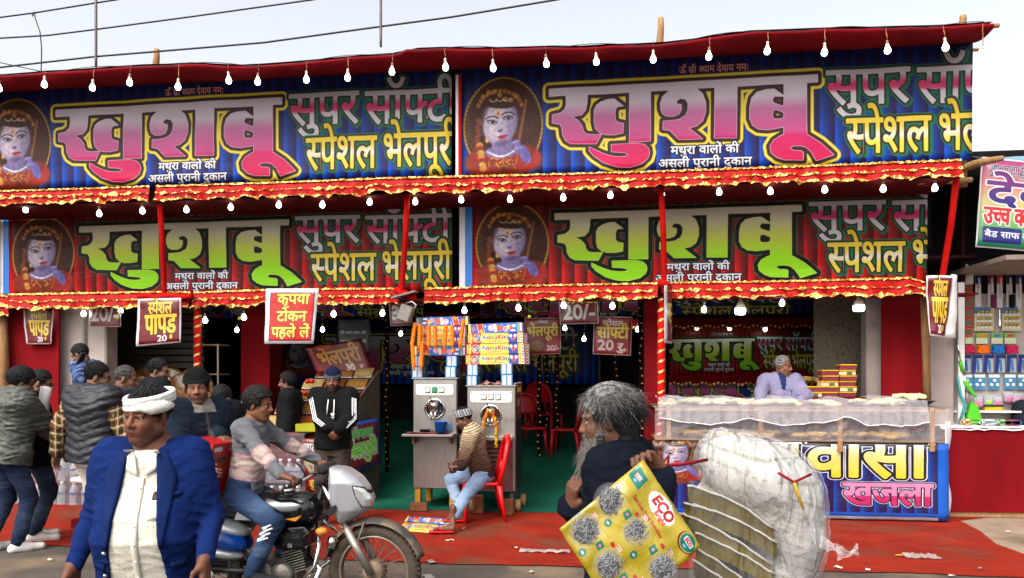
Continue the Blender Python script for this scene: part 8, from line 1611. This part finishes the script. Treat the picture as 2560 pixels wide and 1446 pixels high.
hc, Rh, sc = I['hc'], I['Rh'], I['sc']; rs = np.random.RandomState(5)
def beardf(p):
    q = ((p-hc) @ Rh)/sc; d = rc(q, A(0, -.068, -.09), A(0, -.085, -.185), .046, .024); d = smin(d, rc(q, A(-.055, -.02, -.06), A(0, -.07, -.11), .026, .035), .03); d = smin(d, rc(q, A(.055, -.02, -.06), A(0, -.07, -.11), .026, .035), .03); d = smin(d, rc(q, A(-.028, -.092, -.054), A(.028, -.092, -.054), .009, .009), .012)
    return (d+.004*wav(q*A(1, 1, .5), 180, 1)+.003*np.sin(q[:, 0]*500+8*np.sin(q[:, 2]*50)))*sc
v, f = surfnet(beardf, hc-.26, hc+.16, .0045); q = ((v-hc) @ Rh)/sc; mesh_vf('beard', v, f, HAIRM, th, np.clip(np.array((74, 70, 68))*(1+.3*np.sin(q[:, :1]*260+4*np.sin(q[:, 2:3]*70))), 0, 255))
vs, fs, cs = [], [], []
for k in range(2600):
    s = rs.rand()*2-1; a = np.array((.062*s, -.025-.055*(1-s*s), -.055-.05*rs.rand())); dv = np.array((.5*s, -.55, -.25)); dn = np.array((.1*s, -.25, -1))+(rs.rand(3)-.5)*.9; L = .04+.07*rs.rand(); b = len(vs); tt = np.array((.0013, 0, 0)); t2 = np.array((0, .0013, 0))
    a = a+dv*.022
    for i, t in enumerate((0, .4, .75, 1)): p = a+(dv*.4*(1-t)+dn*t)*L*t; ww = 1-.8*i/3; vs += [p+tt*ww, p-tt*ww, p+t2*ww]
    for i in range(3):
        for j in range(3): fs.append((b+i*3+j, b+i*3+(j+1) % 3, b+i*3+3+(j+1) % 3, b+i*3+3+j))
    cs += [np.array((132, 126, 120))*(.6+.8*rs.rand())]*12
o = mesh_vf('beard_strands', hc+(np.array(vs)*sc) @ Rh.T, np.array(fs), HAIRM, th, np.clip(np.array(cs), 0, 255)); o['kind'] = 'stuff'
# scrubber card: upper corner, right corner, left corner
cT, cR, cL = T(1608, 1150, 2.36), T(1752, 1368, 2.33), T(1398, 1322, 2.30); ex, ey = cR-cT, cL-cT; nrm = ex.cross(ey).normalized()
if nrm.y > 0: nrm = -nrm
c = Canvas(640, 660, (166, 146, 34)); c.a += .03*np.sin(c.X/70+2*np.sin(c.Y/90))[..., None]; SX, SY = 640, 660
def at(s, t): return s*SX, t*SY
x, y = at(.472, .115)
pts = [(x+(118 if k % 2 else 104)*math.cos(k*math.pi/40)*1.05, y+(66 if k % 2 else 58)*math.sin(k*math.pi/40)) for k in range(80)]; c.poly(pts, [(0, (226, 224, 214))])
c.text('NGU', x-74, y-30, 40, [(0, (60, 120, 90))], wt=.8); c.text('ECO', x-82, y+22, 118, [(2, (230, 226, 220)), (0, (170, 18, 30))], wt=4.5, skew=.12, rot=-.0); c.text('Bright', x-14, y+58, 56, [(0, (190, 30, 40))], wt=1.5)
c.text('Stainless Steel Scrubber', at(.2, .285)[0], at(.2, .285)[1], 44, [(0, (150, 30, 30))], wt=1.2)
GRN_ = (14, 110, 96)
def sq(s, t, w, h): x, y = at(s, t); c.poly([(x-w, y-h), (x+w*.9, y-h*.8), (x+w, y+h), (x-w*.9, y+h*.85)], [(0, GRN_)]); c.rect(x-w*.45, y-h*.3, x+w*.45, y+h*.25, (214, 206, 200), 4); c.text('ECO', x, y+h*.2, h*.75, [(0, (180, 24, 36))], anchor='c', wt=.8); c.ell(x, y+h*.55, w*.25, h*.18, (110, 160, 190))
sq(.1, .135, 56, 52)
x, y = at(.878, .085); c.ell(x, y+6, 74, 54, (110, 24, 28)); c.ell(x+4, y, 66, 50, (214, 190, 50)); c.ell(x+4, y, 62, 46, GRN_); c.rect(x-36, y-22, x+44, y+10, (214, 206, 200), 8); c.text('ECO', x+4, y+4, 40, [(0, (176, 22, 34))], anchor='c', wt=1.6); c.ell(x+4, y+26, 16, 9, (110, 160, 190))
SCR = [(.108, .474), (.488, .439), (.90, .417), (.171, .812), (.551, .80), (.93, .775)]
for k, (s, t) in enumerate(SCR):
    sq(s-.03, t+.165, 24, 28) if k > 5 else None
    x, y = at(s, t); c.ell(x, y, 78, 74, (150, 132, 34), 6)
    x2, y2 = at(s-.19, t-.02); c.poly([(x2-22, y2-26), (x2+24, y2-20), (x2+22, y2+28), (x2-24, y2+20)], [(0, GRN_)]); c.ell(x2, y2, 10, 10, (200, 120, 130))
    x3, y3 = at(s+.14, t+.13); c.ell(x3, y3, 26, 26, (150, 140, 40)); c.ell(x3, y3, 23, 23, GRN_); c.ell(x3, y3, 12, 7, (206, 180, 176))
    x4, y4 = at(s-.06, t-.15); c.rect(x4-20, y4-10, x4+22, y4+12, (222, 216, 206), 6); c.text('ECO', x4, y4+8, 26, [(0, (180, 24, 36))], anchor='c', wt=.9); x5, y5 = at(s+.12, t-.13); c.text('100% Stainless Steel Scrubber', x5-70, y5, 14, [(0, (140, 90, 40))], wt=.2); c.rect(x5+70, y5-12, x5+104, y5+10, (170, 30, 36), 9)
card = thing('scrubber_card', 'yellow card of steel scrubbers held tilted over the old hawker shoulder', 'scrubber card', cT)
PMC = pm(c, 'scrubber card', rough=.3, bump=.25, bscale=7, spec=.5)
mb = MB().grid(lambda s, t: ex*s+ey*(1-t)+nrm*(.012*fbm(s*4, t*4, 9)+.018*math.sin(math.pi*s)*math.sin(math.pi*t)-.02*(t > .85)*(s-.5)**2), 24, 24)
o = mb.build('card_sheet', PMC, card, True); sm = o.modifiers.new('thickness', 'SOLIDIFY'); sm.thickness = .004; sm.offset = 1 if nrm.y < 0 else -1
WIRE_ = mat('steel wool wire', (140, 140, 144), .35, .5, var=.3, vscale=90)
BUB = mat('clear bubble', (200, 200, 196), .08, alpha=.07, spec=.9)
fx, fy = ex.normalized(), ey.normalized()
for k, (s, t) in enumerate(SCR):
    ctr = ex*s+ey*t+nrm*.024; sb = MB(); rr = .037
    for j in range(105):
        u_, a_ = rs.rand()**.6, rs.rand()*6.283; th_ = u_*1.45; base = (fx*math.sin(th_)*math.cos(a_)+fy*math.sin(th_)*math.sin(a_))*rr+nrm*math.cos(th_)*rr*.32; w1_ = rs.rand()*6.28; rad = .004+.004*rs.rand(); e1 = fx*math.cos(w1_)+fy*math.sin(w1_); e2 = nrm*.7+fy*math.cos(w1_)*.7-fx*math.sin(w1_)*.7; n0_ = 8
        sb.tube([ctr-nrm*.008+base+e1*rad*math.cos(i*.95)+e2*rad*.7*math.sin(i*.95)+e1.cross(e2)*.0024*i for i in range(n0_)], .0011, 3, False)
    sb.build('steel_scrubber', WIRE_, card, True)
    q4 = Matrix((fx, fy, nrm)).transposed().to_4x4(); MB().lathe([(.038, -.004), (.038, .006), (.027, .014), (0, .018)], 20, ctr-nrm*.02, M=q4).build('scrubber_core', mat('dark steel wool core', (38, 38, 42), .7, .3, var=.4, vscale=120), card, True)
    MB().lathe([(.058, -.022), (.054, -.01), (.045, .006), (.03, .013), (0, .016)], 24, ctr, M=q4).build('blister', BUB, card, True)
# bundle of packed cards in polythene
bt_ = T(1870, 1260, 2.78); bun = thing('plastic_bundle', 'big bundle of stacked cards wrapped in white polythene on the hawker back', 'bundle', bt_)
def uvp(u, v, t): return T(u, v, t)-bt_
POLY = mat_film('white polythene', (214, 212, 212), .30, .10, 5, .05, (2.4, 2.0, .55), .5); CLR = mat_film('clear polythene', (206, 204, 204), .09, .10, 6, .04, (2.2, 2, .6), .4)
CRD = [mat('card edge white', (182, 176, 166), .7, var=.2, vscale=14), mat('card inside olive', (104, 88, 16), .7, var=.4, vscale=7, dirt=((44, 38, 24), 5, .5))]
for k in range(8):
    y0, y1 = 1208+k*39, 1290+k*52
    def lay(s, t, k=k):
        u0, v0 = 1718+6*k-9*(k % 3)+5*math.sin(k*5.1), 1212+k*38+6*math.sin(k*2.3); u1, v1 = 1932-4*k+12*(k % 2), 1318+k*40+9*math.sin(k*3.7)
        p = uvp(u0+(u1-u0)*s, v0+(v1-v0)*s+(18-4*k)*math.sin(math.pi*s)*-1, 2.60+.05*s+.40*t+.004*k); return p+Vector((.06*t, 0, -.10*t*(1-t)+.03*t+.006*fbm(s*5, t*4, k)))
    top_ = MB().grid(lay, 18, 8); o = top_.build('card_pack', CRD[0], bun, True); sm = o.modifiers.new('thickness', 'SOLIDIFY'); sm.thickness = .007
    fr = MB().grid(lambda s, t: Vector(lay(s, .012+.05*(1-t)))+Vector((0, 0, -.054*(1-t)-.004)), 18, 4); fr.build('card_edge', CRD[1], bun, True)
def bulk0(q):
    d = ell(q, np.array(uvp(1890, 1190, 2.86), 'f'), A(.225, .23, .135), np.array(Matrix.Rotation(R(24), 3, 'Y'), 'f')); d = smin(d, ell(q, np.array(uvp(1955, 1290, 2.88), 'f'), A(.14, .21, .25), np.array(Matrix.Rotation(R(-12), 3, 'Y'), 'f')), .08); return smin(d, ell(q, np.array(uvp(1915, 1440, 2.92), 'f'), A(.16, .19, .2)), .06)
def bulk1(p):      # stacked card packs seen through the film: stepped edges
    q = p; return bulk0(q)+.004*np.abs(((q[:, 2]+.35*q[:, 0])/.05) % 1-.5)
v, f = surfnet(bulk1, (-.42, -.35, -.52), (.42, .42, .36), .009); cc = np.tile(np.array((170, 166, 158), 'f'), (len(v), 1)); st_ = (((v[:, 2]+.35*v[:, 0])/.05+.8*wav(v.astype('f'), 7)) % 1) < .13+.1*wav(v.astype('f'), 11, 2); cc[st_] = (122, 114, 84); mesh_vf('card_stack', v, f, CLOTH, bun, cc)
def bulk2(p):
    d = smin(bulk0(p), np.linalg.norm(p-np.array(uvp(1800, 1112, 2.80), 'f'), axis=1)-.04, .05); kn = np.array(uvp(1800, 1112, 2.8), 'f'); r_ = np.linalg.norm(p-kn, axis=1); an = np.arctan2(p[:, 2]-kn[2], p[:, 0]-kn[0])
    return d-.016-.010*np.abs(np.sin(an*9+r_*9))*np.exp(-r_*4)-.004*(np.abs(wav(p, 24, 2))-.4)-.003*np.abs(wav(p, 52, 5))
v, f = surfnet(bulk2, (-.45, -.38, -.55), (.45, .45, .42), .008); mesh_vf('polythene_cover', v, f, POLY, bun)
def veil(s, t):
    u = 1722+208*s; v_ = 1205+105*s-14*math.sin(math.pi*s); p = uvp(u, v_, 2.585+.05*s); return p+Vector((.012*fbm(s*7, t*5, 2), -.012+.012*fbm(s*6, t*6, 4), -.34*t+.01))
MB().grid(veil, 22, 14).build('clear_sheet', CLR, bun, True)
def tailp(s, t): pts = [uvp(2010, 1290, 2.7), uvp(2030, 1330, 2.66), uvp(2070, 1362, 2.64), uvp(2105, 1385, 2.62), uvp(2146, 1378, 2.6)]; i = min(3, int(s*4)); p = pts[i].lerp(pts[i+1], s*4-i); w = .05*(1-.6*s)+.012*math.sin(s*20); return p+Vector((.01*fbm(s*9, t*3, 1), .01*fbm(s*8, t*4, 2), (t-.5)*w*1.4+.012*fbm(s*11, t*2, 6)))
MB().grid(tailp, 30, 6).build('torn_strip', POLY, bun, True); MB().grid(lambda s, t: uvp(2005+38*s, 1300+80*t, 2.68)+Vector((.02*math.sin(t*7), .015*fbm(s*4, t*5, 3), 0)), 8, 10).build('torn_strip', CLR, bun, True)
ROPE = mat('red string', (130, 24, 34), .8, bump=.5); YR = mat('yellow string', (190, 150, 40), .8, bump=.5)
MB().tube([uvp(1648, 1165, 2.44), uvp(1700, 1162, 2.5), uvp(1768, 1150, 2.6)], .006, 6).build('carry_string', ROPE, bun, True); MB().tube([uvp(1655, 1160, 2.44), uvp(1672, 1140, 2.5), uvp(1668, 1180, 2.5), uvp(1690, 1210, 2.55)], .004, 6).build('carry_string', ROPE, bun, True)
MB().tube([uvp(1945, 1182, 2.62), uvp(1985, 1206, 2.60), uvp(2028, 1186, 2.64)], .005, 6).build('tie_string', ROPE, bun, True); MB().tube([uvp(1985, 1206, 2.60), uvp(1998, 1245, 2.62), uvp(2018, 1300, 2.66)], .005, 6).build('tie_string', YR, bun, True)
MB().tube([uvp(2020, 1345, 2.75), uvp(2012, 1400, 2.75), uvp(2000, 1460, 2.78), uvp(1985, 1540, 2.8)], .014, 8).build('carry_strap', mat('brown strap', (96, 70, 50), .8, bump=.6), bun, True)
